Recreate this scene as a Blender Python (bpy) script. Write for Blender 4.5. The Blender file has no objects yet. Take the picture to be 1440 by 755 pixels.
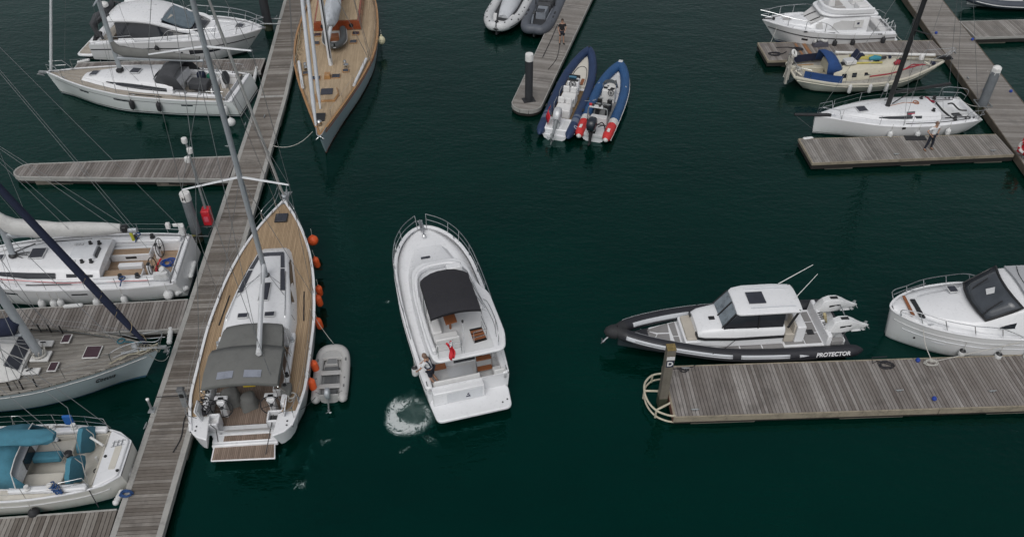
import bpy, bmesh, math, random
from math import sin, cos, tan, pi, radians, atan2, hypot, sqrt, floor
from mathutils import Vector, Matrix

random.seed(11)
SC = bpy.context.scene
COL = SC.collection

# ------------------------------------------------------------------ camera, sky, sun, exposure
CAM_H = 27.0
CAM_F = 1200.0                     # focal length in pixels of the 1440 px wide photograph
CAM_T = radians(41.05)             # pitch below the horizon
cam_data = bpy.data.cameras.new('camera')
cam_data.sensor_fit = 'HORIZONTAL'
cam_data.sensor_width = 36.0
cam_data.lens = CAM_F / 1440.0 * 36.0
cam_data.clip_start = 0.1
cam_data.clip_end = 4000.0
cam = bpy.data.objects.new('camera', cam_data)
COL.objects.link(cam)
cam.location = (0, 0, CAM_H)
cam.rotation_euler = (pi / 2 - CAM_T, 0, 0)
SC.camera = cam

SUN_ELEV, SUN_AZ = radians(55), radians(195)     # high and behind the camera, behind cloud
world = bpy.data.worlds.new('World')
SC.world = world
world.use_nodes = True
wn = world.node_tree
wn.nodes.clear()
sky = wn.nodes.new('ShaderNodeTexSky')
sky.sky_type = 'NISHITA'
sky.sun_disc = False
sky.sun_elevation = SUN_ELEV
sky.sun_rotation = SUN_AZ
sky.air_density = 1.0
sky.dust_density = 4.0
hsv = wn.nodes.new('ShaderNodeHueSaturation')
hsv.inputs['Saturation'].default_value = 0.22     # an overcast sky has little colour
hsv.inputs['Value'].default_value = 1.0
bg = wn.nodes.new('ShaderNodeBackground')
bg.inputs['Strength'].default_value = 0.095
wo = wn.nodes.new('ShaderNodeOutputWorld')
wn.links.new(sky.outputs[0], hsv.inputs['Color'])
wn.links.new(hsv.outputs[0], bg.inputs['Color'])
wn.links.new(bg.outputs[0], wo.inputs['Surface'])

sun_data = bpy.data.lights.new('sun', 'SUN')
sun_data.energy = 0.8
sun_data.angle = radians(50)
sun_data.color = (1.0, 0.985, 0.96)
sun = bpy.data.objects.new('sun', sun_data)
COL.objects.link(sun)

sd = Vector((sin(SUN_AZ) * cos(SUN_ELEV), cos(SUN_AZ) * cos(SUN_ELEV), sin(SUN_ELEV)))
sun.rotation_euler = (-sd).to_track_quat('-Z', 'Y').to_euler()

vs = SC.view_settings
vs.view_transform = 'Standard'
vs.look = 'None'
vs.exposure = 0.10
vs.gamma = 1.0
vs.use_curve_mapping = False
SC.cycles.max_bounces = 6
SC.cycles.use_denoising = True


# ------------------------------------------------------------------ geometry of the place
def W(px, py, z=0.0):
 """the point at height z that the photograph shows at (px, py)"""
 a = (px - 720.0) / CAM_F
 b = -(py - 377.5) / CAM_F
 dx, dy, dz = a, cos(CAM_T) + b * sin(CAM_T), -sin(CAM_T) + b * cos(CAM_T)
 t = (z - CAM_H) / dz
 return Vector((dx * t, dy * t, z))


def Z(ox, oy, k):
 return lambda x, y: (ox + x / k, oy + y / k)


def sstep(a, b, x):
 x = max(0.0, min(1.0, (x - a) / (b - a)))
 return x * x * (3 - 2 * x)


def sp(pts, t):
 """smooth monotone interpolation through (t, value) points"""
 n = len(pts)
 if t <= pts[0][0]:
  return pts[0][1]
 if t >= pts[-1][0]:
  return pts[-1][1]
 d = [(pts[i + 1][1] - pts[i][1]) / (pts[i + 1][0] - pts[i][0]) for i in range(n - 1)]
 m = [d[0]] + [0.0 if d[i - 1] * d[i] <= 0 else 2 * d[i - 1] * d[i] / (d[i - 1] + d[i]) for i in range(1, n - 1)] + [d[-1]]
 for i in range(n - 1):
  if t <= pts[i + 1][0]:
   h = pts[i + 1][0] - pts[i][0]
   u = (t - pts[i][0]) / h
   return ((2 * u ** 3 - 3 * u * u + 1) * pts[i][1] + (u ** 3 - 2 * u * u + u) * h * m[i]
     + (-2 * u ** 3 + 3 * u * u) * pts[i + 1][1] + (u ** 3 - u * u) * h * m[i + 1])


def lin(pts, t):
 if t <= pts[0][0]:
  return pts[0][1:]
 for a, b in zip(pts, pts[1:]):
  if t <= b[0]:
   u = (t - a[0]) / (b[0] - a[0])
   return tuple(p + (q - p) * u for p, q in zip(a[1:], b[1:]))
 return pts[-1][1:]


def smooth_path(pts, n=6, closed=False):
 """Catmull-Rom through 3-D points"""
 P = [Vector(p) for p in pts]
 out = []
 m = len(P)
 rng = range(m) if closed else range(m - 1)
 for i in rng:
  a, b = P[i], P[(i + 1) % m]
  z = P[i - 1] if (closed or i > 0) else a * 2 - b
  c = P[(i + 2) % m] if (closed or i + 2 < m) else b * 2 - a
  for k in range(n):
   u = k / n
   out.append(0.5 * ((2 * a) + (b - z) * u + (2 * z - 5 * a + 4 * b - c) * u * u + (3 * a - z - 3 * b + c) * u ** 3))
 if not closed:
  out.append(P[-1].copy())
 return out


def inset_poly(pts, d):
 """move the sides of a 2-D polygon inward by d"""
 n = len(pts)
 A = sum(pts[i][0] * pts[(i + 1) % n][1] - pts[(i + 1) % n][0] * pts[i][1] for i in range(n))
 s = 1 if A > 0 else -1
 out = []
 for i in range(n):
  p, q, r = Vector(pts[i - 1][:2]), Vector(pts[i][:2]), Vector(pts[(i + 1) % n][:2])
  e1 = (q - p).normalized()
  e2 = (r - q).normalized()
  n1 = Vector((-e1.y, e1.x)) * s
  n2 = Vector((-e2.y, e2.x)) * s
  k = 1 + n1.dot(n2)
  m = (n1 + n2) / max(k, 0.35)
  o = q + m * d
  out.append((o.x, o.y))
 return out


def round_poly(pts, r, n=4):
 out = []
 m = len(pts)
 for i in range(m):
  p, q, w = Vector(pts[i - 1][:2]), Vector(pts[i][:2]), Vector(pts[(i + 1) % m][:2])
  a = q + (p - q).normalized() * min(r, (p - q).length * .45)
  b = q + (w - q).normalized() * min(r, (w - q).length * .45)
  for k in range(n + 1):
   u = k / n
   o = a * (1 - u) ** 2 + q * 2 * u * (1 - u) + b * u * u
   out.append((o.x, o.y))
 return out


# parts that come several to a thing: every separate piece becomes a part of its own
EACH = set('''handle tube_handle turnbuckle cockpit_coaming canvas_frame genoa_track fitting instruments cockpit_seat helm_seats bow_seat seat_block
roof_groove grab_rail wiper awning_window sprayhood_window line_coil stern_davit lifebuoy_pod white_pad front_window windscreen tube_patch tube_fitting
vent_handle stern_corner deck_block arch_lamp porthole flybridge_pad flybridge_seat raised_side backrest hose vent_slot deck_filler step_pad roof_window
awning_frame brown_seat stair_tread stair_rail thwart floor_board bag stern_pad rubbing_strake inner_trim whip_antenna window_frame rope_clutch foot_rest
stern_gear cockpit_fitting locker_slot vent windscreen_cover aft_canopy traveller_track seat_cushion eyes ears red_band guide_ladder yellow_board black_gear
boarding_ladder cowl_louvre propeller fin side_lettering dashboard radar_arch flybridge_rail aft_rail pulpit pushpit bow_rail side_rail stern_rail rail'''.split())


class MB:
 """collects shapes; build() links them as one mesh object"""

 def __init__(s):
  s.v, s.f = [], []

 def add(s, vs_, fs_):
  o = len(s.v)
  s.v += [tuple(v) for v in vs_]
  s.f += [tuple(i + o for i in f) for f in fs_]
  return s

 def box(s, c, d, rz=0.0, M=None):
  x, y, z = d[0] / 2, d[1] / 2, d[2] / 2
  R = M if M is not None else Matrix.Rotation(rz, 3, 'Z')
  c = Vector(c)
  vs_ = [c + R @ Vector((i * x, j * y, k * z)) for i in (-1, 1) for j in (-1, 1) for k in (-1, 1)]
  return s.add(vs_, [(0, 1, 3, 2), (4, 6, 7, 5), (0, 4, 5, 1), (2, 3, 7, 6), (0, 2, 6, 4), (1, 5, 7, 3)])

 def slab(s, pts, z0, z1, inset=0.0, shift=(0, 0)):
  """upright prism over a 2-D outline; z0 and z1 may be functions of (x, y)"""
  n = len(pts)
  top = inset_poly(pts, inset) if inset else [(p[0], p[1]) for p in pts]
  top = [(p[0] + shift[0], p[1] + shift[1]) for p in top]
  f0 = z0 if callable(z0) else (lambda x, y: z0)
  f1 = z1 if callable(z1) else (lambda x, y: z1)
  vs_ = [(p[0], p[1], f0(p[0], p[1])) for p in pts] + [(p[0], p[1], f1(p[0], p[1])) for p in top]
  fs_ = [tuple(range(n))[::-1], tuple(range(n, 2 * n))]
  fs_ += [(i, (i + 1) % n, n + (i + 1) % n, n + i) for i in range(n)]
  return s.add(vs_, fs_)

 def plate(s, pts, th):
  """thin plate over a roughly flat 3-D outline"""
  P = [Vector(p) for p in pts]
  nrm = Vector((0, 0, 0))
  for i in range(len(P)):
   a, b = P[i], P[(i + 1) % len(P)]
   nrm += a.cross(b)
  nrm.normalize()
  n = len(P)
  vs_ = [p - nrm * th / 2 for p in P] + [p + nrm * th / 2 for p in P]
  fs_ = [tuple(range(n))[::-1], tuple(range(n, 2 * n))] + [(i, (i + 1) % n, n + (i + 1) % n, n + i) for i in range(n)]
  return s.add(vs_, fs_)

 def loft(s, rings, caps=True, closed=True):
  n = len(rings[0])
  o = len(s.v)
  for r in rings:
   s.v += [tuple(p) for p in r]
  for i in range(len(rings) - 1):
   for k in range(n if closed else n - 1):
    a, b = o + i * n + k, o + i * n + (k + 1) % n
    s.f.append((a, b, b + n, a + n))
  if caps and closed:
   s.f.append(tuple(range(o, o + n))[::-1])
   e = o + (len(rings) - 1) * n
   s.f.append(tuple(range(e, e + n)))
  return s

 def tube(s, pts, r, n=6, closed=False, flat=1.0):
  """round bar along a path; r may be a list; flat squashes it vertically"""
  P = [Vector(p) for p in pts]
  m = len(P)
  rr = r if isinstance(r, (list, tuple)) else [r] * m
  rings = []
  u = None
  for i in range(m):
   a = P[i - 1] if (i > 0 or closed) else P[i]
   b = P[(i + 1) % m] if (i < m - 1 or closed) else P[i]
   t = (b - a)
   t = t.normalized() if t.length > 1e-9 else Vector((0, 0, 1))
   if u is None:
    u = t.cross(Vector((0, 0, 1)))
    if u.length < 0.05:
     u = t.cross(Vector((1, 0, 0)))
   u = (u - t * u.dot(t)).normalized()
   w = t.cross(u)
   rings.append([P[i] + (u * cos(2 * pi * k / n) + w * sin(2 * pi * k / n) * flat) * rr[i] for k in range(n)])
  if closed:
   rings.append(rings[0])
   return s.loft(rings, caps=False)
  return s.loft(rings)

 def strip(s, path, w, h, dz=0.0):
  """bar of rectangular section w x h standing on a path"""
  P = [Vector(p) for p in path]
  rings = []
  for i, p in enumerate(P):
   a, b = P[max(i - 1, 0)], P[min(i + 1, len(P) - 1)]
   t = Vector((b.x - a.x, b.y - a.y))
   t = t.normalized() if t.length > 1e-9 else Vector((1, 0))
   nx, ny = -t.y * w / 2, t.x * w / 2
   z = p.z + dz
   rings.append([(p.x + nx, p.y + ny, z), (p.x + nx, p.y + ny, z + h), (p.x - nx, p.y - ny, z + h), (p.x - nx, p.y - ny, z)])
  return s.loft(rings)

 def lathe(s, prof, c=(0, 0, 0), n=14, d=(0, 0, 1)):
  """turned shape: (radius, distance along d) pairs"""
  d = Vector(d).normalized()
  u = d.cross(Vector((0, 0, 1)))
  if u.length < 0.05:
   u = Vector((1, 0, 0))
  u.normalize()
  w = d.cross(u)
  c = Vector(c)
  return s.loft([[c + d * h + (u * cos(2 * pi * k / n) + w * sin(2 * pi * k / n)) * max(r, 1e-4) for k in range(n)] for r, h in prof])

 def ring(s, c, R, r, d=(0, 0, 1), n=24, m=8):
  d = Vector(d).normalized()
  u = d.cross(Vector((0, 0, 1)))
  if u.length < 0.05:
   u = Vector((1, 0, 0))
  u.normalize()
  w = d.cross(u)
  c = Vector(c)
  return s.tube([c + (u * cos(2 * pi * k / n) + w * sin(2 * pi * k / n)) * R for k in range(n)], r, m, closed=True)

 def islands(s):
  up = list(range(len(s.v)))

  def find(a):
   while up[a] != a:
    up[a] = up[up[a]]
    a = up[a]
   return a
  for f in s.f:
   for k in f[1:]:
    up[find(k)] = find(f[0])
  G = {}
  for f in s.f:
   G.setdefault(find(f[0]), []).append(f)
  out = []
  for fs_ in G.values():
   m, ix = MB(), {}
   for f in fs_:
    for k in f:
     if k not in ix:
      ix[k] = len(m.v)
      m.v.append(s.v[k])
   m.f = [tuple(ix[k] for k in f) for f in fs_]
   out.append(m)
  return out

 def build(s, name, mat, parent=None, bevel=0.0, ang=38, flat=False, label=None, seg=2):
  if name in EACH and parent is not None:
   q = s.islands()
   if len(q) > 1:
    return [m._build(name, mat, parent, bevel, ang, flat, label, seg) for m in q][0]
  return s._build(name, mat, parent, bevel, ang, flat, label, seg)

 def _build(s, name, mat, parent=None, bevel=0.0, ang=38, flat=False, label=None, seg=2):
  me = bpy.data.meshes.new(name)
  me.from_pydata([tuple(v) for v in s.v], [], s.f)
  bm = bmesh.new()
  bm.from_mesh(me)
  bmesh.ops.recalc_face_normals(bm, faces=bm.faces)
  bm.to_mesh(me)
  bm.free()
  if not flat:
   me.shade_smooth()
   me.set_sharp_from_angle(angle=radians(ang))
  me.materials.append(mat)
  o = bpy.data.objects.new(name, me)
  COL.objects.link(o)
  if parent is not None:
   o.parent = parent
  if bevel:
   md = o.modifiers.new('edge', 'BEVEL')
   md.width = bevel
   md.segments = seg
   md.limit_method = 'ANGLE'
   md.angle_limit = radians(35)
  if label:
   o['label'] = label
  return o


def tag(o, label, cat, group=None):
 o['label'] = label
 o['category'] = cat
 if group:
  o['group'] = group
 return o


def thing(name, label, cat, loc=(0, 0, 0), rz=0.0, group=None):
 o = bpy.data.objects.new(name, None)
 o.empty_display_size = 0.3
 COL.objects.link(o)
 o.location = loc
 o.rotation_euler = (0, 0, rz)
 return tag(o, label, cat, group)


def copy_tree(o, parent=None):
 c = o.copy()
 COL.objects.link(c)
 if parent is not None:
  c.parent = parent
 for ch in list(o.children):
  copy_tree(ch, c)
 return c


# ------------------------------------------------------------------ materials
MATS = {}


def nodes_of(name):
 m = bpy.data.materials.new(name)
 m.use_nodes = True
 nt = m.node_tree
 nt.nodes.clear()
 out = nt.nodes.new('ShaderNodeOutputMaterial')
 b = nt.nodes.new('ShaderNodeBsdfPrincipled')
 nt.links.new(b.outputs[0], out.inputs['Surface'])
 return m, nt, b


def N(nt, kind, **kw):
 n = nt.nodes.new(kind)
 for k, v in kw.items():
  if k in n.inputs.keys() if hasattr(n.inputs, 'keys') else False:
   n.inputs[k].default_value = v
  else:
   setattr(n, k, v)
 return n


def ramp(nt, fac, stops):
 r = nt.nodes.new('ShaderNodeValToRGB')
 el = r.color_ramp.elements
 while len(el) < len(stops):
  el.new(0.5)
 for e, (p, c) in zip(el, stops):
  e.position = p
  e.color = (c[0], c[1], c[2], 1) if not isinstance(c, (int, float)) else (c, c, c, 1)
 nt.links.new(fac, r.inputs[0])
 return r.outputs[0]


def math_(nt, op, a, b=None, c=None):
 n = nt.nodes.new('ShaderNodeMath')
 n.operation = op
 for i, v in enumerate((a, b, c)):
  if v is None:
   continue
  if isinstance(v, (int, float)):
   n.inputs[i].default_value = v
  else:
   nt.links.new(v, n.inputs[i])
 return n.outputs[0]


def mixc(nt, fac, a, b, mode='MIX'):
 n = nt.nodes.new('ShaderNodeMix')
 n.data_type = 'RGBA'
 n.blend_type = mode
 for sock, v in ((n.inputs[0], fac), (n.inputs[6], a), (n.inputs[7], b)):
  if isinstance(v, (int, float)):
   sock.default_value = v
  elif isinstance(v, tuple):
   sock.default_value = (v[0], v[1], v[2], 1)
  else:
   nt.links.new(v, sock)
 return n.outputs[2]


def objco(nt, scale=(1, 1, 1)):
 tc = nt.nodes.new('ShaderNodeTexCoord')
 mp = nt.nodes.new('ShaderNodeMapping')
 mp.inputs['Scale'].default_value = scale
 nt.links.new(tc.outputs['Object'], mp.inputs['Vector'])
 return mp.outputs[0]


def noise_(nt, co, scale, detail=4, rough=.55):
 n = nt.nodes.new('ShaderNodeTexNoise')
 n.inputs['Scale'].default_value = scale
 n.inputs['Detail'].default_value = detail
 n.inputs['Roughness'].default_value = rough
 if co is not None:
  nt.links.new(co, n.inputs['Vector'])
 return n.outputs['Fac']


def paint(name, col, rough=.45, metal=0.0, var=.12, scale=2.5, coat=0.0, bump=0.0, bscale=30, grime=None, spec=.5):
 """a surface with uneven tone (dirt, fading); var is the depth of the unevenness"""
 if name in MATS:
  return MATS[name]
 m, nt, b = nodes_of(name)
 co = objco(nt)
 f = noise_(nt, co, scale, 6, .6)
 f2 = noise_(nt, co, scale * 6.3, 3)
 f = math_(nt, 'ADD', math_(nt, 'MULTIPLY', f, .65), math_(nt, 'MULTIPLY', f2, .35))
 lo = tuple(c * (1 - var) for c in col) if grime is None else grime
 hi = tuple(min(1, c * (1 + var * .45)) for c in col)
 c = ramp(nt, f, [(.33, lo), (.5, col), (.7, hi)])
 nt.links.new(c, b.inputs['Base Color'])
 b.inputs['Roughness'].default_value = rough
 r = ramp(nt, f2, [(.3, max(0, rough - .08)), (.7, min(1, rough + .1))])
 nt.links.new(r, b.inputs['Roughness'])
 b.inputs['Metallic'].default_value = metal
 b.inputs['Specular IOR Level'].default_value = spec
 if coat:
  b.inputs['Coat Weight'].default_value = coat
  b.inputs['Coat Roughness'].default_value = .08
 if bump:
  bn = nt.nodes.new('ShaderNodeBump')
  bn.inputs['Strength'].default_value = bump
  bn.inputs['Distance'].default_value = .02
  nt.links.new(noise_(nt, co, bscale, 3), bn.inputs['Height'])
  nt.links.new(bn.outputs[0], b.inputs['Normal'])
 MATS[name] = m
 return m


def hullmat(name, top, bands, rough=.22, var=.06):
 """hull paint with painted bands by height: bands = [(z_top, colour), ...] from low to high, above them top"""
 if name in MATS:
  return MATS[name]
 m, nt, b = nodes_of(name)
 tc = nt.nodes.new('ShaderNodeTexCoord')
 sx = nt.nodes.new('ShaderNodeSeparateXYZ')
 nt.links.new(tc.outputs['Object'], sx.inputs[0])
 col = top
 cur = None
 f = noise_(nt, objco(nt, (.5, .5, 2.5)), 3, 5)
 c = mixc(nt, f, tuple(x * (1 - var * 1.6) for x in top), top)
 st = noise_(nt, objco(nt, (2.2, 2.2, .35)), 2.0, 6, .7)
 low = ramp(nt, sx.outputs[2], [(.12, 1.0), (.62, 0.0)])
 gr = math_(nt, 'MULTIPLY', low, ramp(nt, st, [(.40, 0.0), (.72, .55)]))
 c = mixc(nt, gr, c, tuple(x * k for x, k in zip(top, (.62, .60, .50))))
 for z, k in reversed(bands):
  lt = math_(nt, 'LESS_THAN', sx.outputs[2], z)
  c = mixc(nt, lt, c, k)
 nt.links.new(c, b.inputs['Base Color'])
 b.inputs['Roughness'].default_value = rough
 b.inputs['Coat Weight'].default_value = .3
 MATS[name] = m
 return m


def planked(name, base, dark, width=.055, seam=.12, axis=1, var=.3, rough=.75, seamcol=(.02, .018, .016), angle=0.0):
 """laid deck: planks with dark seams, each plank its own tone, grain along it"""
 if name in MATS:
  return MATS[name]
 m, nt, b = nodes_of(name)
 tc = nt.nodes.new('ShaderNodeTexCoord')
 mp = nt.nodes.new('ShaderNodeMapping')
 mp.inputs['Rotation'].default_value = (0, 0, angle)
 nt.links.new(tc.outputs['Object'], mp.inputs['Vector'])
 sx = nt.nodes.new('ShaderNodeSeparateXYZ')
 nt.links.new(mp.outputs[0], sx.inputs[0])
 q = math_(nt, 'DIVIDE', sx.outputs[axis], width)
 fl = math_(nt, 'FLOOR', q)
 fr = math_(nt, 'SUBTRACT', q, fl)
 wn_ = nt.nodes.new('ShaderNodeTexWhiteNoise')
 wn_.noise_dimensions = '2D'
 cx = nt.nodes.new('ShaderNodeCombineXYZ')
 nt.links.new(fl, cx.inputs[0])
 seg = math_(nt, 'FLOOR', math_(nt, 'ADD', math_(nt, 'DIVIDE', sx.outputs[1 - axis], 2.3), math_(nt, 'MULTIPLY', fl, .37)))
 nt.links.new(seg, cx.inputs[1])
 nt.links.new(cx.outputs[0], wn_.inputs['Vector'])
 mp2 = nt.nodes.new('ShaderNodeMapping')
 s3 = [14, 14, 14]
 s3[1 - axis] = 1.2
 mp2.inputs['Scale'].default_value = s3
 nt.links.new(mp.outputs[0], mp2.inputs['Vector'])
 g = noise_(nt, mp2.outputs[0], 1.0, 5, .65)
 big = noise_(nt, objco(nt), .9, 4)
 t = math_(nt, 'ADD', math_(nt, 'MULTIPLY', wn_.outputs[0], .45), math_(nt, 'MULTIPLY', g, .5))
 t = math_(nt, 'ADD', t, math_(nt, 'MULTIPLY', math_(nt, 'SUBTRACT', big, .5), .6))
 c = ramp(nt, t, [(.2, dark), (.75, base)])
 if seam > 0:
  sm = math_(nt, 'LESS_THAN', fr, seam)
  c = mixc(nt, sm, c, seamcol)
 nt.links.new(c, b.inputs['Base Color'])
 b.inputs['Roughness'].default_value = rough
 b.inputs['Specular IOR Level'].default_value = .25
 MATS[name] = m
 return m


def island_wood(name, stops, grain_axis=1, rough=.85):
 """loose boards: every board (mesh island) takes its own tone"""
 m, nt, b = nodes_of(name)
 ge = nt.nodes.new('ShaderNodeNewGeometry')
 s3 = [26, 26, 26]
 s3[grain_axis] = 1.3
 g = noise_(nt, objco(nt, s3), 1.0, 6, .7)
 big = noise_(nt, objco(nt), .55, 5, .6)
 spot = noise_(nt, objco(nt), 6.0, 3, .6)
 t = math_(nt, 'ADD', math_(nt, 'MULTIPLY', ge.outputs['Random Per Island'], .5), math_(nt, 'MULTIPLY', g, .38))
 t = math_(nt, 'ADD', t, math_(nt, 'MULTIPLY', math_(nt, 'SUBTRACT', big, .45), .55))
 t = math_(nt, 'ADD', t, math_(nt, 'MULTIPLY', math_(nt, 'SUBTRACT', spot, .5), .25))
 c = ramp(nt, t, stops)
 damp = noise_(nt, objco(nt), .8, 6, .68)
 c = mixc(nt, ramp(nt, damp, [(.54, 0.0), (.66, .55)]), c, tuple(x * .62 for x in stops[1][1]))
 vo = nt.nodes.new('ShaderNodeTexVoronoi')
 vo.inputs['Scale'].default_value = 1.3
 nt.links.new(objco(nt), vo.inputs['Vector'])
 sepc = nt.nodes.new('ShaderNodeSeparateColor')
 nt.links.new(vo.outputs['Color'], sepc.inputs[0])
 spl = math_(nt, 'ADD', vo.outputs['Distance'], math_(nt, 'MULTIPLY', noise_(nt, objco(nt), 22, 3), .09))
 dot = math_(nt, 'MULTIPLY', math_(nt, 'LESS_THAN', spl, .095), math_(nt, 'GREATER_THAN', sepc.outputs[0], .72))
 c = mixc(nt, dot, c, (.52, .51, .48))
 nt.links.new(c, b.inputs['Base Color'])
 rg = ramp(nt, damp, [(.5, rough), (.66, .45)])
 nt.links.new(rg, b.inputs['Roughness'])
 b.inputs['Specular IOR Level'].default_value = .25
 MATS[name] = m
 return m


def glass_dark(name, col=(.012, .014, .018), rough=.08):
 if name in MATS:
  return MATS[name]
 m, nt, b = nodes_of(name)
 f = noise_(nt, objco(nt), 1.7, 3)
 nt.links.new(mixc(nt, f, col, tuple(c * 2.2 for c in col)), b.inputs['Base Color'])
 b.inputs['Roughness'].default_value = rough
 b.inputs['Specular IOR Level'].default_value = .6
 MATS[name] = m
 return m


gel = paint('gelcoat_white', (.74, .75, .77), .32, var=.06, scale=1.2, coat=.2)
gel_grey = paint('gelcoat_grey', (.55, .56, .57), .5, var=.06, scale=1.5)
gel_cool = paint('gelcoat_cool', (.62, .64, .67), .45, var=.07)
nonslip = paint('nonslip_white', (.62, .63, .64), .8, var=.07, scale=3, bump=.3, bscale=180)
cream = paint('gelcoat_cream', (.60, .57, .48), .5, var=.12, scale=2)
cream_deck = paint('deck_cream', (.56, .53, .43), .8, var=.15, scale=3)
beige_deck = paint('deck_beige', (.56, .535, .48), .8, var=.1, scale=2.5)
steel = paint('stainless', (.62, .63, .64), .22, 1.0, .1, 8)
alu = paint('aluminium', (.40, .43, .46), .45, .35, .12, 3)
alu_white = paint('spar_white', (.66, .68, .70), .4, 0, .08, 3)
wire = paint('rigging_wire', (.23, .24, .25), .4, .6, .1, 3)
wire_light = paint('rigging_light', (.30, .31, .32), .5, .3, .1, 3)
black = paint('black_plastic', (.018, .019, .021), .45, var=.2)
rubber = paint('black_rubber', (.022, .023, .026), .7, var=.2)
fabric_black = paint('canvas_black', (.022, .022, .027), .9, var=.16, scale=3, bump=.35, bscale=9)
fabric_grey = paint('canvas_grey', (.145, .148, .142), .9, var=.16, scale=2, bump=.4, bscale=7)
fabric_dark = paint('canvas_dark_grey', (.055, .058, .064), .9, var=.2, scale=3, bump=.5, bscale=8)
fabric_blue = paint('canvas_blue', (.018, .06, .19), .9, var=.2, scale=3, bump=.5, bscale=8)
fabric_teal = paint('canvas_teal', (.055, .19, .26), .9, var=.2, scale=2, bump=.6, bscale=6)
fabric_navy = paint('canvas_navy', (.012, .018, .045), .85, var=.25, scale=4, bump=.4, bscale=10)
fabric_white = paint('sailcloth', (.55, .55, .54), .85, var=.16, scale=2, bump=.7, bscale=4)
cushion = paint('cushion_white', (.64, .64, .64), .75, var=.06, scale=3)
cushion_beige = paint('cushion_beige', (.45, .415, .36), .8, var=.08, scale=3)
glass = glass_dark('dark_glass')
glass_mid = glass_dark('smoked_glass', (.05, .062, .072), .1)
hatchglass = glass_dark('hatch_glass', (.022, .024, .032), .18)
hatchglass_plum = glass_dark('hatch_glass_plum', (.035, .018, .024), .2)
teak = planked('teak_honey', (.42, .305, .195), (.295, .21, .13), .07, .1)
teak_grey = planked('teak_weathered', (.30, .285, .26), (.155, .145, .13), .075, .1)
teak_pale = planked('teak_pale', (.50, .385, .26), (.37, .28, .185), .075, .09)
teak_bleach = planked('teak_bleached', (.42, .38, .33), (.30, .27, .23), .075, .06)
teak_x = planked('teak_cockpit', (.27, .205, .165), (.165, .125, .1), .07, .12)
varnish = paint('varnished_mahogany', (.27, .06, .022), .28, var=.35, scale=6, coat=.5)
varnish_gold = paint('varnished_oak', (.36, .19, .07), .35, var=.3, scale=6, coat=.4)
brown = paint('table_brown', (.25, .09, .035), .4, var=.2, scale=7)
red = paint('signal_red', (.52, .018, .03), .45, var=.15)
orange = paint('fender_orange', (.85, .125, .03), .5, var=.25, scale=5)
yellow = paint('yellow', (.65, .48, .02), .5, var=.15)
bluebuoy = paint('blue', (.015, .05, .30), .5, var=.2)
fender_white = paint('fender_white', (.62, .63, .63), .5, var=.18, scale=6)
rope_white = paint('rope_white', (.45, .44, .41), .9, var=.25, scale=20)
rope_black = paint('rope_black', (.025, .025, .03), .9, var=.25, scale=20)
rope_blue = paint('rope_blue', (.02, .06, .17), .9, var=.25, scale=20)


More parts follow.
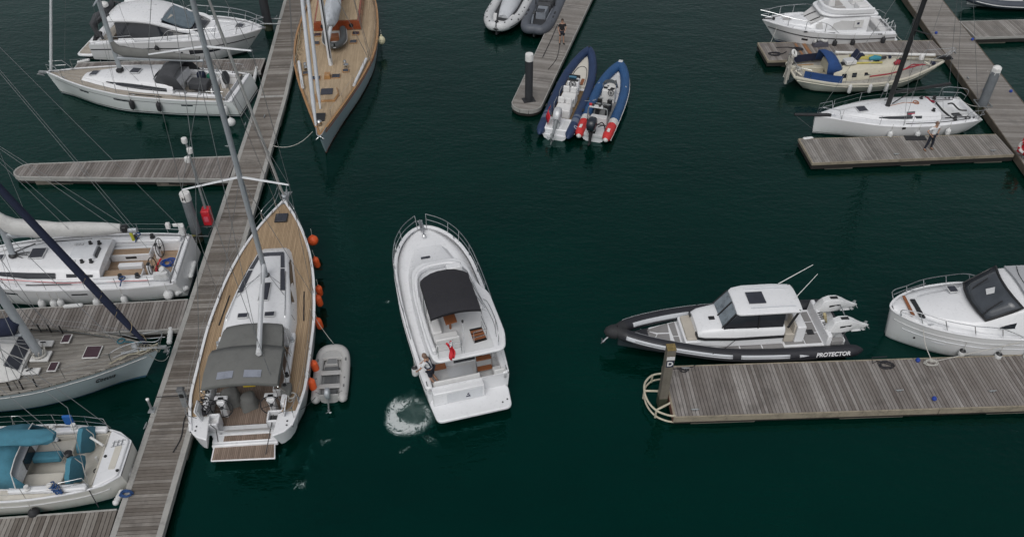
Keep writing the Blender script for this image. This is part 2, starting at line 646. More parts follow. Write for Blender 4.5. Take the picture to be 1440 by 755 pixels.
# ------------------------------------------------------------------ boats
class Boat:
 def __init__(s, name, label, cat, o, h, L, group=None):
  s.o, s.h, s.L = o, radians(h), L
  s.root = thing(name, label, cat, (o[0], o[1], 0), s.h, group)
  s.plan = s.sheer = None

 def p(s, px, z, y=None):
  """local point at height z seen at photo pixel px"""
  w = W(px[0], px[1], z)
  dx, dy = w.x - s.o[0], w.y - s.o[1]
  c, q = cos(s.h), sin(s.h)
  return Vector((dx * c + dy * q, -dx * q + dy * c, z))

 def w(s, l):
  """world point of a local one"""
  c, q = cos(s.h), sin(s.h)
  return Vector((s.o[0] + l[0] * c - l[1] * q, s.o[1] + l[0] * q + l[1] * c, l[2]))

 def hw(s, x):
  return sp(s.plan, x / s.L)

 def zs(s, x):
  return sp(s.sheer, x / s.L)

 def edge(s, x, side, inset=0.0, dz=0.0):
  return Vector((x, side * max(s.hw(x) - inset, 0.0), s.zs(x) + dz))

 def hull(s, plan, sheer, mat, wl=.9, draft=.45, rake=.7, srake=0.0, n=34, x0=0.0, pw=.7, name='hull', bowcut=.35):
  s.plan, s.sheer = plan, sheer
  s.hp = (wl, pw, bowcut)
  L = s.L
  t0 = x0 / L
  m = MB()
  rings = []
  for i in range(n + 1):
   u = i / n
   t = t0 + (1 - t0) * (1 - (1 - u) ** 1.7)
   hwd, zz = sp(plan, t), sp(sheer, t)
   half = []
   for v in (1, .8, .55, .3, .1, 0.0):
    k = wl - bowcut * sstep(.55, 1, t)
    hb = hwd * (k + (1 - k) * v ** pw)
    x = t * L - rake * (1 - v) * sstep(.7, 1, t) + srake * (1 - v) * (1 - sstep(0, .15, t))
    half.append((x, hb, zz * v + .0))
   x = half[-1][0]
   hb = half[-1][1]
   half.append((x - .15 * sstep(.7, 1, t), hb * .72, -draft * .6))
   half.append((x - .3 * sstep(.7, 1, t), 0.0, -draft))
   ring = half + [(a, -b, c) for a, b, c in half[-2::-1]]
   rings.append(ring)
  m.loft(rings, caps=False, closed=False)
  o = 0
  k = len(rings[0])
  m.f.append(tuple(range(k)))
  m.f.append(tuple(range(n * k, n * k + k)))
  return m.build(name, mat, s.root, ang=50)

 def deck(s, mat, x0=0.05, x1=None, inset=.05, dz=-.04, camber=.05, cuts=(), name='deck', n=40, th=0.03):
  """deck sheet following the sheer, with openings cuts = [(xa, xb, half width)]"""
  L = s.L
  x1 = L * .992 if x1 is None else x1
  xs = sorted(set([x0 + (x1 - x0) * (1 - (1 - i / n) ** 1.5) for i in range(n + 1)] + [c for q in cuts for c in q[:2]]))
  m = MB()
  rows = []
  for x in xs:
   h = max(s.hw(x) - inset, .01)
   z = s.zs(x) + dz
   cw = 0
   for q in cuts:
    if q[0] - 1e-6 <= x <= q[1] + 1e-6:
     cw = max(cw, q[2])
   if not cw:
    for q in cuts:
     cw = max(cw, q[2])
    cw = cw or h * .5
   cw = min(cw, h * .98)
   rows.append([(x, y, z + camber * (1 - (y / h) ** 2)) for y in (-h, -(h + cw) / 2, -cw, 0, cw, (h + cw) / 2, h)])
  o = len(m.v)
  for r in rows:
   m.v += r
  for i in range(len(rows) - 1):
   xm = (xs[i] + xs[i + 1]) / 2
   hole = any(q[0] < xm < q[1] for q in cuts)
   for k in range(6):
    if hole and k in (2, 3):
     continue
    a = i * 7 + k
    m.f.append((a, a + 1, a + 8, a + 7))
  ob = m.build(name, mat, s.root, ang=60)
  md = ob.modifiers.new('thick', 'SOLIDIFY')
  md.thickness = th
  md.offset = -1
  return ob

 def gunwale(s, mat, w=.08, h=.07, x0=0.0, x1=None, inset=.03, dz=-.01, name='toe_rail', n=40, stern=False, out=0.0):
  x1 = s.L if x1 is None else x1
  xs = [x0 + (x1 - x0) * (1 - (1 - i / n) ** 1.7) for i in range(n + 1)]
  P = [s.edge(x, 1, inset - out, dz) for x in xs]
  Q = [s.edge(x, -1, inset - out, dz) for x in xs]
  path = P + Q[::-1][1:] if (P[-1] - Q[-1]).length < .02 else P + Q[::-1]
  m = MB()
  m.strip(path, w, h)
  if stern:
   m.strip([P[0], Q[0]], w, h)
  return m.build(name, mat, s.root, bevel=min(w, h) * .25, ang=50)

 def stripe(s, v, th, mat, x0, x1, name='rubbing_strake', r=.025, rake=.7, wl=.9, pw=.7, bowcut=.35):
  """bead along the hull side at height fraction v"""
  m = MB()
  L = s.L
  for sd_ in (1, -1):
   P = []
   for i in range(31):
    x = x0 + (x1 - x0) * i / 30
    t = x / L
    k = wl - bowcut * sstep(.55, 1, t)
    hb = sp(s.plan, t) * (k + (1 - k) * v ** pw)
    P.append((x - rake * (1 - v) * sstep(.7, 1, t), sd_ * (hb + .004), sp(s.sheer, t) * v))
   m.tube(P, r, 6)
  return m.build(name, mat, s.root)

 def side_panel(s, x0, x1, v0, v1, mat, name, side=-1, rake=.7, wl=.9, pw=.7, n=8, parent=None, taper=0.0, bowcut=.35, off=.008):
  """window or panel lying on the hull side between height fractions"""
  m = MB()
  rows = []
  for i in range(n + 1):
   x = x0 + (x1 - x0) * i / n
   t = x / s.L
   k = wl - bowcut * sstep(.55, 1, t)
   vm = (v0 + v1) / 2
   hh = (v1 - v0) / 2 * (1 - taper * i / n)
   row = []
   for v in (vm - hh, vm + hh):
    hb = sp(s.plan, t) * (k + (1 - k) * v ** pw)
    row.append(Vector((x - rake * (1 - v) * sstep(.7, 1, t), side * (hb + off), sp(s.sheer, t) * v)))
   rows.append(row)
  ring = [r[0] for r in rows] + [r[1] for r in rows[::-1]]
  inn = [Vector((p.x, p.y - side * .03, p.z)) for p in ring]
  q = len(ring)
  m.v = [tuple(p) for p in ring + inn]
  for i in range(n):
   m.f.append((i, i + 1, q - 2 - i, q - 1 - i))
   m.f.append((q + i, q + i + 1, q + q - 2 - i, q + q - 1 - i))
  for i in range(q):
   m.f.append((i, (i + 1) % q, q + (i + 1) % q, q + i))
  return m.build(name, mat, parent or s.root)

 def house(s, st, mat, name='coachroof', bevel=0.0, parent=None, r=.1):
  """cabin top lofted through stations (x, half width low, z low, half width top, z top, camber)"""
  m = MB()
  rings = []
  for x, wb, zb, wt, zt, cb in st:
   rr = min(r, wt * .3, max((zt - zb) * .45, .01))
   half = [(wb, zb), (wt + .25 * rr, zt - rr), (wt - .25 * rr, zt - rr * .25), (wt - rr, zt), (wt * .5, zt + cb * .75)]
   rings.append([(x, y, z) for y, z in half] + [(x, 0, zt + cb)] + [(x, -y, z) for y, z in half[::-1]])
  m.loft(rings)
  s.st = st
  return m.build(name, mat, parent or s.root, ang=40, bevel=bevel)

 def house_window(s, st, xs, mat, name='cabin_window', side=1, off=.007, parent=None):
  """window on a house side; xs = [(x, low fraction, high fraction)]"""
  rows = []
  for x, a, b in xs:
   wb, zb, wt, zt, cb = lin(st, x)
   row = []
   for f in (a, b):
    y = wb + (wt - wb) * f
    row.append(Vector((x, side * (y + off), zb + (zt - zb) * f)))
   rows.append(row)
  n = len(rows) - 1
  ring = [r[0] for r in rows] + [r[1] for r in rows[::-1]]
  inn = [Vector((p.x, p.y - side * .04, p.z)) for p in ring]
  q = len(ring)
  m = MB()
  m.v = [tuple(p) for p in ring + inn]
  for i in range(n):
   m.f.append((i, i + 1, q - 2 - i, q - 1 - i))
   m.f.append((q + i, q + i + 1, q + q - 2 - i, q + q - 1 - i))
  for i in range(q):
   m.f.append((i, (i + 1) % q, q + (i + 1) % q, q + i))
  return m.build(name, mat, parent or s.root)

 def hatch(s, c, d, mat=None, frame=None, rz=0.0, th=.05, tilt=0.0, name='hatch'):
  """deck hatch: frame with a glass lid as its sub-part"""
  m = MB()
  R = Matrix.Rotation(rz, 3, 'Z') @ Matrix.Rotation(tilt, 3, 'Y')
  m.box(c, (d[0], d[1], th), M=R)
  f = m.build(name, frame or gel_grey, s.root, bevel=.012)
  g = MB()
  g.box(Vector(c) + R @ Vector((0, 0, th / 2 + .004)), (d[0] - .07, d[1] - .07, .02), M=R)
  g.build('glass', mat or hatchglass, f, bevel=.006)
  return f

 def well(s, x0, x1, cw, ztop, zfl, wall, floor, cw1=None, aft=True, wname='cockpit_well', fname='cockpit_floor'):
  """sunken cockpit: walls and floor"""
  cw1 = cw1 or cw
  m = MB()
  t = .03
  o = [(x0, cw), (x1, cw1), (x1, -cw1), (x0, -cw)]
  for i in range(4 if aft else 3):
   a, b = o[i], o[(i + 1) % 4]
   d = Vector((b[0] - a[0], b[1] - a[1])).normalized()
   nn = Vector((d.y, -d.x)) * t
   za, zb = (ztop(a[0]) if callable(ztop) else ztop), (ztop(b[0]) if callable(ztop) else ztop)
   m.add([(a[0], a[1], zfl), (b[0], b[1], zfl), (b[0], b[1], zb), (a[0], a[1], za),
    (a[0] - nn.x, a[1] - nn.y, zfl), (b[0] - nn.x, b[1] - nn.y, zfl), (b[0] - nn.x, b[1] - nn.y, zb), (a[0] - nn.x, a[1] - nn.y, za)],
    [(0, 1, 2, 3), (4, 5, 6, 7), (0, 1, 5, 4), (1, 2, 6, 5), (2, 3, 7, 6), (3, 0, 4, 7)])
  m.build(wname, wall, s.root, flat=True)
  f = MB()
  f.slab(o, zfl - .05, zfl)
  return f.build(fname, floor, s.root, flat=True)

 def winch(s, c, r=.085, h=.17, mat=None):
  m = MB()
  m.lathe([(r * 1.25, 0), (r * 1.2, h * .2), (r * .75, h * .35), (r * .75, h * .75), (r, h * .85), (r * .9, h), (.02, h * 1.02)], c, 12)
  return m.build('winch', mat or steel, s.root)

 def wheel(s, c, R, d, mat=None):
  m = MB()
  m.ring(c, R, .022, d, 28, 6)
  dd = Vector(d).normalized()
  u = dd.cross(Vector((0, 0, 1))).normalized()
  w = dd.cross(u)
  for k in range(5):
   a = 2 * pi * k / 5 + .3
   m.tube([c, Vector(c) + (u * cos(a) + w * sin(a)) * R], .012, 5)
  m.lathe([(.06, -.04), (.06, .04), (.01, .05)], c, 10, dd)
  return m.build('steering_wheel', mat or black, s.root)

 def guard(s, pts, h=.62, nw=2, mat=None, r=.013, rw=.006, name='lifeline', lean=0.0, sname='stanchion', each=True):
  """lifelines on stanchions; every stanchion is a part"""
  mat = mat or steel
  tops = []
  for p in pts:
   p = Vector(p)
   q = p + Vector((0, lean * (1 if p.y > 0 else -1), h))
   tops.append((p, q))
   if each:
    MB().tube([p, q], r, 6).build(sname, mat, s.root)
  m = MB()
  for k in range(nw):
   f = 1 - k * .5
   m.tube([a + (b - a) * f for a, b in tops], rw, 5)
  m.build(name, wire_light, s.root)

 def rail(s, paths, mat=None, r=.016, name='pulpit', n=6):
  m = MB()
  for q in paths:
   m.tube(q, r, n)
  return m.build(name, mat or steel, s.root)

 def mast(s, x, z0, H, rad, mat, rake=0.0, spreaders=(), boom=None, y=0.0, name='mast', aft=1.5, spmat=None):
  """oval mast; spreaders = [(height, half span, sweep)]"""
  tx = lambda z: x - tan(rake) * (z - z0)
  m = MB()
  rings = []
  for f in (0, .25, .5, .75, .9, 1):
   z = z0 + (H - z0) * f
   k = 1 - .35 * max(0, f - .5) * 2
   rings.append([(tx(z) + cos(2 * pi * i / 12) * rad * aft * k, y + sin(2 * pi * i / 12) * rad * k, z) for i in range(12)])
  m.loft(rings)
  mo = m.build(name, mat, s.root)
  for z, hs, sw in spreaders:
   for sd_ in (1, -1):
    MB().tube([(tx(z), y + sd_ * rad * .8, z), (tx(z) - sw, y + sd_ * hs, z + .12)], [.075, .05], 8, flat=.45).build('spreader', spmat or mat, mo)
  s.tx = tx
  return mo

 def stays(s, lines, r=.007, mat=None, name='rigging'):
  m = MB()
  for l in lines:
   m.tube(l, r, 5)
  return m.build(name, mat or wire, s.root)


def outboard(root, c, d, tilt, size, cowl, leg, name='outboard_motor', label=None, lu=1.0, lb=1.0, lw=1.0):
 """outboard engine: c = clamp point, d = aft direction in the boat's frame, tilt in radians (0 = leg straight down)"""
 a = Vector(d).normalized()
 R = Matrix.Rotation(tilt, 3, Vector((0, 0, 1)).cross(a))   # lifts the leg aft
 R = R.inverted()
 up = R @ Vector((0, 0, 1))
 bk = R @ a
 sd_ = up.cross(bk)
 c = Vector(c)
 P = lambda u, b, q=0.0: c + up * (u * size) + bk * (b * size) + sd_ * (q * size)
 m = MB()
 rings = []
 for u, b0, b1, w in ((.0, .02, .42, .16), (.12, -.05, .52, .19), (.35, -.08, .58, .205), (.52, -.06, .54, .19), (.64, .0, .44, .15), (.69, .08, .34, .09)):
  cb, hl = (b0 + b1) / 2, (b1 - b0) / 2 * lb
  rings.append([P(u * lu, cb + hl * abs(cos(t)) ** .5 * (1 if cos(t) > 0 else -1), w * abs(sin(t)) ** .5 * (1 if sin(t) > 0 else -1)) for t in [2 * pi * k / 16 for k in range(16)]])
 m.loft(rings)
 o = m.build(name, cowl, root, ang=45)
 if label:
  o['label'] = label
 g = MB()
 rings = []
 for u, b0, b1, w in ((.0, .06, .36, .1), (-.35, .1, .32, .07), (-.7, .12, .32, .055), (-.72, .02, .5, .055), (-.76, .02, .5, .055), (-.78, .13, .3, .045), (-.98, .13, .3, .045), (-1.25, .18, .26, .012)):
  cb, hl = (b0 + b1) / 2, (b1 - b0) / 2 * lb
  rings.append([P(u * lu, cb + hl * cos(t), w * lw * sin(t)) for t in [2 * pi * k / 10 for k in range(10)]])
 g.loft(rings)
 g.lathe([(.01, 0), (.075 * size, .1 * size), (.085 * size, .3 * size), (.06 * size, .52 * size), (.01, .6 * size)], P(-.98, -.02), 10, bk)
 g.box(P(-.1, -.03), (.16 * size, .3 * size, .4 * size), M=R)
 g.build('drive_leg', leg, o)
 h = MB()
 for k in range(3):
  t0 = 2 * pi * k / 3
  pts = []
  for q, rr in ((-.45, .19), (.0, .22), (.45, .19)):
   pts.append(P(-.98, .54 + q * .12) + (up * cos(t0 + q) + sd_ * sin(t0 + q)) * rr * size)
  h.plate([P(-.98, .5), pts[0], pts[1], pts[2]], .015)
 h.build('propeller', leg, o)
 return o

# ------------------------------------------------------------------ water
def water():
 m, nt, b = nodes_of('water')
 big = noise_(nt, objco(nt, (.045, .06, .05)), 1.0, 5, .6)
 c = ramp(nt, big, [(.3, (.0000, .0082, .0058)), (.7, (.0000, .0165, .0112))])
 nt.links.new(c, b.inputs['Base Color'])
 b.inputs['Roughness'].default_value = .04
 b.inputs['IOR'].default_value = 1.33
 b.inputs['Specular IOR Level'].default_value = .72
 b.inputs['Specular Tint'].default_value = (.12, 1.0, .96, 1)
 w1 = noise_(nt, objco(nt, (.55, 1.1, 1)), 1.0, 4, .55)
 w2 = noise_(nt, objco(nt, (2.2, 4.2, 1)), 1.0, 3, .5)
 w3 = noise_(nt, objco(nt, (.16, .22, 1)), 1.0, 2, .5)
 h = math_(nt, 'ADD', math_(nt, 'MULTIPLY', w1, .032), math_(nt, 'MULTIPLY', w2, .019))
 h = math_(nt, 'MULTIPLY', h, math_(nt, 'ADD', .35, math_(nt, 'MULTIPLY', w3, 1.5)))
 bn = nt.nodes.new('ShaderNodeBump')
 bn.inputs['Strength'].default_value = 1.0
 bn.inputs['Distance'].default_value = 1.0
 nt.links.new(h, bn.inputs['Height'])
 nt.links.new(bn.outputs[0], b.inputs['Normal'])
 mb = MB()
 mb.add([(-900, -500, 0), (900, -500, 0), (900, 1500, 0), (-900, 1500, 0)], [(0, 1, 2, 3)])
 o = mb.build('water', m, flat=True)
 o['kind'] = 'structure'
 o['label'] = 'dark green harbour water'


water()

wood_a = island_wood('boards_grey_brown', [(.1, (.10, .086, .075)), (.36, (.155, .138, .122)), (.6, (.215, .198, .18)), (.88, (.34, .32, .295))])
wood_b = island_wood('boards_warm', [(.1, (.115, .099, .09)), (.36, (.18, .162, .15)), (.6, (.232, .214, .202)), (.88, (.34, .32, .305))])
wood_c = island_wood('boards_silver', [(.1, (.15, .138, .125)), (.4, (.215, .20, .185)), (.65, (.265, .25, .235)), (.88, (.35, .335, .315))])
edge_pale = paint('dock_edge_pale', (.33, .325, .31), .85, var=.3, scale=1.5, bump=.3, bscale=40)
edge_wood = paint('dock_fascia_wood', (.27, .235, .18), .9, var=.45, scale=2, bump=.4, bscale=14)
edge_dark = paint('dock_fascia_dark', (.10, .082, .062), .9, var=.5, scale=2, bump=.4, bscale=14)
float_mat = paint('pontoon_float', (.135, .12, .10), .9, var=.5, scale=1.2)
under = paint('dock_underside', (.02, .018, .016), .95, var=.3)
galv = paint('galvanised_steel', (.33, .35, .36), .55, .5, .25, 6)
pile_black = paint('pile_black', (.030, .033, .038), .62, var=.35, scale=2)
pile_grey = paint('pile_grey', (.155, .17, .185), .6, var=.25, scale=2)
cap_white = paint('cap_white', (.66, .66, .65), .55, var=.15, scale=5)
weed = paint('weed_stain', (.045, .05, .03), .95, var=.5, scale=6)
DECK_Z = .5


def dock(name, label, p0, p1, w0, w1, wood, bw=.145, frame=0.0, frame_mat=None, fascia=None, floats=(), round0=0.0, joints=(), pieces=None, group=None, fh=.24):
 """floating walkway from p0 to p1 (centre line), boards laid across"""
 L = hypot(p1[0] - p0[0], p1[1] - p0[1])
 rz = atan2(p1[1] - p0[1], p1[0] - p0[0])
 t = thing(name, label, 'dock', (p0[0], p0[1], 0), rz, group)
 hw_ = lambda x: (w0 + (w1 - w0) * x / L) / 2
 rnd = random.Random(int(L * 1000))

 def hx(x):
  h = hw_(x)
  if round0 and x < round0:
   u = 1 - x / round0
   h *= sqrt(max(1 - u * u * .92, .02))
  return h
 m = MB()
 n = int(L / bw)
 b = L / n
 for i in range(n):
  x0, x1 = i * b + .010, (i + 1) * b - .010
  h0, h1 = hx(x0) - frame, hx(x1) - frame
  dz = rnd.uniform(-.003, .003)
  e = rnd.uniform(-.008, .008) if not frame else 0
  m.add([(x0, -h0 + e, DECK_Z - .04 + dz), (x1, -h1 + e, DECK_Z - .04 + dz), (x1, h1 + e, DECK_Z - .04 + dz), (x0, h0 + e, DECK_Z - .04 + dz),
   (x0, -h0 + e, DECK_Z + dz), (x1, -h1 + e, DECK_Z + dz), (x1, h1 + e, DECK_Z + dz), (x0, h0 + e, DECK_Z + dz)],
   [(0, 1, 2, 3), (4, 5, 6, 7), (0, 1, 5, 4), (1, 2, 6, 5), (2, 3, 7, 6), (3, 0, 4, 7)])
 m.build('deck_boards', wood, t, flat=True)
 xs = [L * i / 40 for i in range(41)] if not round0 else sorted(set([round0 * (i / 12) ** 2 for i in range(13)] + [L * i / 40 for i in range(41)]))
 j = MB()
 ins = frame + .06 if not frame else frame * .6
 out = [(x, max(hx(x) - ins, .02)) for x in xs]
 j.slab([(x, h) for x, h in out] + [(x, -h) for x, h in out[::-1]], .08, DECK_Z - .05)
 j.build('joists', under, t, flat=True)
 fm = frame_mat or edge_pale
 fw = frame or .06
 for sd_ in (1, -1):
  cuts = [0] + list(joints) + [L]
  for a, c in zip(cuts, cuts[1:]):
   k = MB()
   px = [x for x in xs if a + .02 < x < c - .02]
   px = [a + .012] + px + [c - .012]
   k.strip([(x, sd_ * (hx(x) - fw / 2 + .003), DECK_Z - fh) for x in px], fw, fh + .012)
   k.build('edge_beam', fascia if (fascia and sd_ < 0) else fm, t, bevel=.012)
 if round0 or frame:
  k = MB()
  k.strip([(-.0, -hx(0.0) - .002, DECK_Z - fh), (0, hx(0.0) + .002, DECK_Z - fh)], max(fw, .08), fh + .014)
  k.build('end_beam', fm, t, bevel=.012)
 for x, l in floats:
  f = MB()
  f.box((x, 0, .08), (l, 2 * hw_(x) - .12, .52))
  f.build('float', float_mat, t, bevel=.03)
 return t


def lx(y):      # left edge of the long left walkway
 return -14.06 - .0555 * (y - 17.8)


# the long walkway on the left, in two straight runs
a0, a1 = Vector((lx(6) + .9, 6)), Vector((lx(46.5) + .9, 46.5))
La = (a1 - a0).length
dock('walkway', 'long grey boarded walkway running up the left side past the big blue-grey awning yacht', a0, a1, 1.82, 1.82, wood_a, .15, .22,
 floats=[(x, 2.4) for x in (3, 9, 15, 21, 27, 33, 39)], joints=(8.2, 15.6, 22.6, 29.8, 36.5))
a2 = Vector((lx(78) + .9 - 1.0, 78))
dock('walkway', 'far end of the left walkway between the pale blue classic yacht and the hardtop motorboat', a1 + Vector((0, .03)), a2, 1.82, 1.75, wood_a, .15, .22,
 floats=[(x, 2.4) for x in (3, 10, 17, 24)], joints=(7.0, 14.2, 21.0))

G_F = 'finger docks off the left walkway'
dock('finger_dock', 'finger dock mostly hidden between the hardtop motorboat and the sloop below it', (-28.3, 50.1), (-16.2, 50.6), 1.7, 1.8, wood_b, .15, .1, group=G_F, floats=[(1.5, 2.0), (7, 2)])
dock('finger_dock', 'empty rounded finger dock with pale rim and no boat moored to it', (-27.05, 38.55), (-15.28, 38.84), 1.25, 2.3, wood_b, .15, .09, group=G_F, floats=[(2.2, 2.0), (8.6, 1.6)], round0=.55)
dock('finger_dock', 'finger dock between the white racing yacht and the grey teak decked yacht', (-25.0, 26.55), (-14.62, 27.36), 1.8, 1.95, wood_b, .15, .07, group=G_F, floats=[(3, 2), (8, 2)])
dock('finger_dock', 'finger dock in the bottom left corner below the yacht with teal covers', (-24.0, 15.55), (-14.02, 16.33), 1.9, 2.1, wood_a, .15, .07, group=G_F, floats=[(3, 2), (8, 2)])

# the short walkway at the top between the RIBs
dock('walkway', 'walkway with rounded end between the four RIBs, black pile through its tip', (.72, 44.95), (7.0, 69.5), 1.86, 2.45, wood_c, .15, .05,
 floats=[(2.5, 2.2), (8, 2.2), (14, 2.2), (20, 2.2)], round0=.75)

# walkway and fingers on the right
rx = lambda y: 28.0 + .052 * (y - 37)
dock('walkway', 'wide walkway on the right with brown timber side, grey pile standing against it', (rx(33) + 1.36, 33), (rx(80) + 1.3, 80), 2.72, 2.65, wood_c, .15, .07,
 frame_mat=edge_dark, fh=.42, floats=[(x, 2.4) for x in (4, 12, 20, 28, 36)], joints=(9.5, 17.5, 26))
G_R = 'finger docks off the right walkway'
dock('finger_dock', 'finger dock with a man in a white shirt standing on it', (16.5, 40.5), (28.0, 41.15), 2.5, 2.15, wood_c, .145, .05, frame_mat=edge_wood, group=G_R, floats=[(1.6, 1.6), (6.0, 1.7), (10.2, 1.6)], fh=.16)
dock('finger_dock', 'finger dock with a few rusty orange boards behind the cream yacht with blue covers', (16.75, 52.45), (28.75, 53.0), 2.6, 2.2, wood_b, .145, .05, frame_mat=edge_wood, group=G_R, floats=[(1.9, 1.8), (7, 1.8)], fh=.16)
dock('finger_dock', 'finger dock leading off to the right edge at the top right corner', (31.75, 55.8), (46, 56.6), 2.55, 2.5, wood_c, .145, .05, frame_mat=edge_pale, group=G_R, floats=[(1.2, 2.2), (8, 2.0)], fh=.16)
dock('finger_dock', 'broad foreground dock on the right, timber post with letter sign at its left end', (6.36, 22.86), (27.0, 23.72), 2.72, 2.78, wood_b, .145, .06, frame_mat=edge_wood,
 floats=[(2, 2.6), (8, 2.6), (14, 2.6), (19, 2)], joints=(10.62,), fh=.30)

# ------------------------------------------------------------------ piles and dock furniture
def z_for(base, py, lo=0.0, hi=14.0):
 """height over world point base at which the photo row py is reached"""
 for _ in range(40):
  mid = (lo + hi) / 2
  x, y, z = base[0], base[1], mid
  d = Vector((x, y, z - CAM_H))
  fwd = d.y * cos(CAM_T) - d.z * sin(CAM_T)
  up = d.y * sin(CAM_T) + d.z * cos(CAM_T)
  row = 377.5 - CAM_F * up / fwd
  if row > py:
   lo = mid
  else:
   hi = mid
 return lo


def pile(label, base, ztop, r, mat, cone=False, letter=None, group='mooring piles'):
 t = thing('mooring_pile', label, 'pile', (base[0], base[1], 0), 0, group)
 m = MB()
 m.lathe([(r, -1.5), (r, ztop - .35)], n=20)
 m.build('shaft', mat, t)
 s = MB()
 s.lathe([(r * 1.015, -.2), (r * 1.015, .42), (r * 1.01, .5)], n=20)
 s.build('weed_band', weed, t)
 c = MB()
 if cone:
  c.lathe([(r * 1.03, ztop - .5), (r * 1.03, ztop - .12), (r * .5, ztop), (.01, ztop + .03)], n=6)
 else:
  c.lathe([(r * 1.06, ztop - .42), (r * 1.06, ztop - .06), (r * .98, ztop), (.01, ztop + .015)], n=20)
 co = c.build('cap', cap_white, t, ang=30)
 return t, co


def lettering(txt, size, mat, M, name='lettering', parent=None, extrude=.004, xscale=1.0, shear=0.0, width=0.0):
 cu = bpy.data.curves.new(name, 'FONT')
 cu.body = txt
 cu.size = size
 cu.extrude = extrude
 cu.align_x = 'CENTER'
 cu.align_y = 'CENTER'
 cu.shear = shear
 cu.offset = width
 tmp = bpy.data.objects.new('tmp_text', cu)
 COL.objects.link(tmp)
 dg = bpy.context.evaluated_depsgraph_get()
 me = bpy.data.meshes.new_from_object(tmp.evaluated_get(dg))
 bpy.data.objects.remove(tmp)
 me.name = name
 me.materials.clear()
 me.materials.append(mat)
 for v in me.vertices:
  v.co.x *= xscale
 me.transform(M)
 o = bpy.data.objects.new(name, me)
 COL.objects.link(o)
 if parent is not None:
  o.parent = parent
 return o


ink_dark = paint('sign_ink_navy', (.012, .016, .05), .5, var=.1)
ink_white = paint('sign_white', (.7, .7, .7), .5, var=.08)
ink_black = paint('lettering_black', (.01, .01, .012), .5, var=.1)

# pile standing at the tip of the short walkway
b = W(743.5, 141, .5)
t, c = pile('black pile with white cap standing in the rounded walkway end', b, z_for(b, 76), .235, pile_black)
# dark square laid on the deck paints the shaded cut-out round that pile
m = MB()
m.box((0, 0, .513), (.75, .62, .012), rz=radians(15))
m.build('cutout_shade', rubber, t)
# H pile on the left
b = W(277.5, 331, .3)
zt = z_for(b, 271)
t, c = pile('dark pile with a white cap lettered H beside the red locker', b, zt, .24, pile_grey)
lettering('H', .26, ink_black, Matrix.Translation((.0, -.262, zt - .22)) @ Matrix.Rotation(pi / 2, 4, 'X'), 'letter', c, width=.008)
g = MB()
for dz in (0, .0):
 g.tube([(-.5, -.35, .55), (-.5, .4, .55), (.7, .4, .55), (.7, -.35, .55)], .05, 6, closed=True)
g.tube([(.0, -.35, .55), (.0, -.35, .25), (.0, .4, .25), (.0, .4, .55)], .04, 6)
g.build('guide_frame', galv, t)
y_ = MB()
for k in range(3):
 y_.tube([(-.5 + k * .22, -.42, .62), (-.5 + k * .22, -.42, .2)], .025, 6)
y_.tube([(-.55, -.42, .62), (.1, -.42, .62)], .025, 6)
y_.build('guide_ladder', paint('faded_yellow', (.42, .40, .12), .7, var=.3, scale=6), t)
r_ = MB()
r_.lathe([(.02, -.2), (.13, -.2), (.15, -.1), (.15, .1), (.13, .2), (.02, .2)], (-.72, -.2, .5), 12, (0, 1, 0))
r_.build('guide_roller', fender_white, t)
# grey pile on the right
b = W(1384.5, 152, .3)
b.x = W(1384.5, 152, .5).x
t, c = pile('grey pile with pointed white cap against the right walkway', b, z_for(b, 93), .27, pile_grey, cone=True)
g = MB()
g.tube([(.38, -.42, .62), (-.38, -.42, .62), (-.38, .42, .62), (.38, .42, .62)], .04, 6, closed=True)
g.build('guide_frame', galv, t)
# pile at the top, beside the bow of the hardtop motorboat
b = W(377, 36, .3)
t, c = pile('plain black pile by the hardtop motorboat bow, its top out of the picture', b, 5.2, .3, pile_black)
g = MB()
g.tube([(.9, -.4, .6), (-.4, -.4, .6), (-.4, .4, .6), (.9, .4, .6)], .05, 6)
g.build('guide_frame', galv, t)

# timber post with the letter sign at the left end of the foreground dock
b = W(931, 562, .3)
zt = z_for(b, 488)
t = thing('sign_post', 'weathered square timber post with a letter D sign at the dock end', 'post', (b.x, b.y, 0), radians(4))
m = MB()
m.slab([(-.17, -.17), (.17, -.17), (.17, .17), (-.17, .17)], -1.5, zt - .03)
timber = planked('post_timber', (.22, .20, .165), (.10, .09, .075), .4, 0, axis=0, rough=.95)
m.build('timber', timber, t, bevel=.02)
l = MB()
rnd = random.Random(4)
l.slab([(-.172, -.172), (.172, -.172), (.172, .172), (-.172, .172)], zt - .03, lambda x, y: zt + .01 + .02 * rnd.random())
l.build('lichen_top', paint('lichen', (.21, .155, .06), .95, var=.6, scale=9, bump=.8, bscale=20), t)
sg = MB()
sg.box((0, -.183, zt - .75), (.29, .016, .34))
so = sg.build('sign_plate', ink_dark, t, bevel=.004)
w = MB()
w.box((0, -.186, zt - .44), (.31, .02, .17))
w.build('blank_plate', ink_white, t, bevel=.004)
lettering('D', .33, ink_white, Matrix.Translation((0, -.193, zt - .75)) @ Matrix.Rotation(pi / 2, 4, 'X'), 'letter', so, width=.012)
wd = MB()
wd.slab([(-.174, -.174), (.174, -.174), (.174, .174), (-.174, .174)], -.2, .55)
wd.build('weed_band', weed, t)

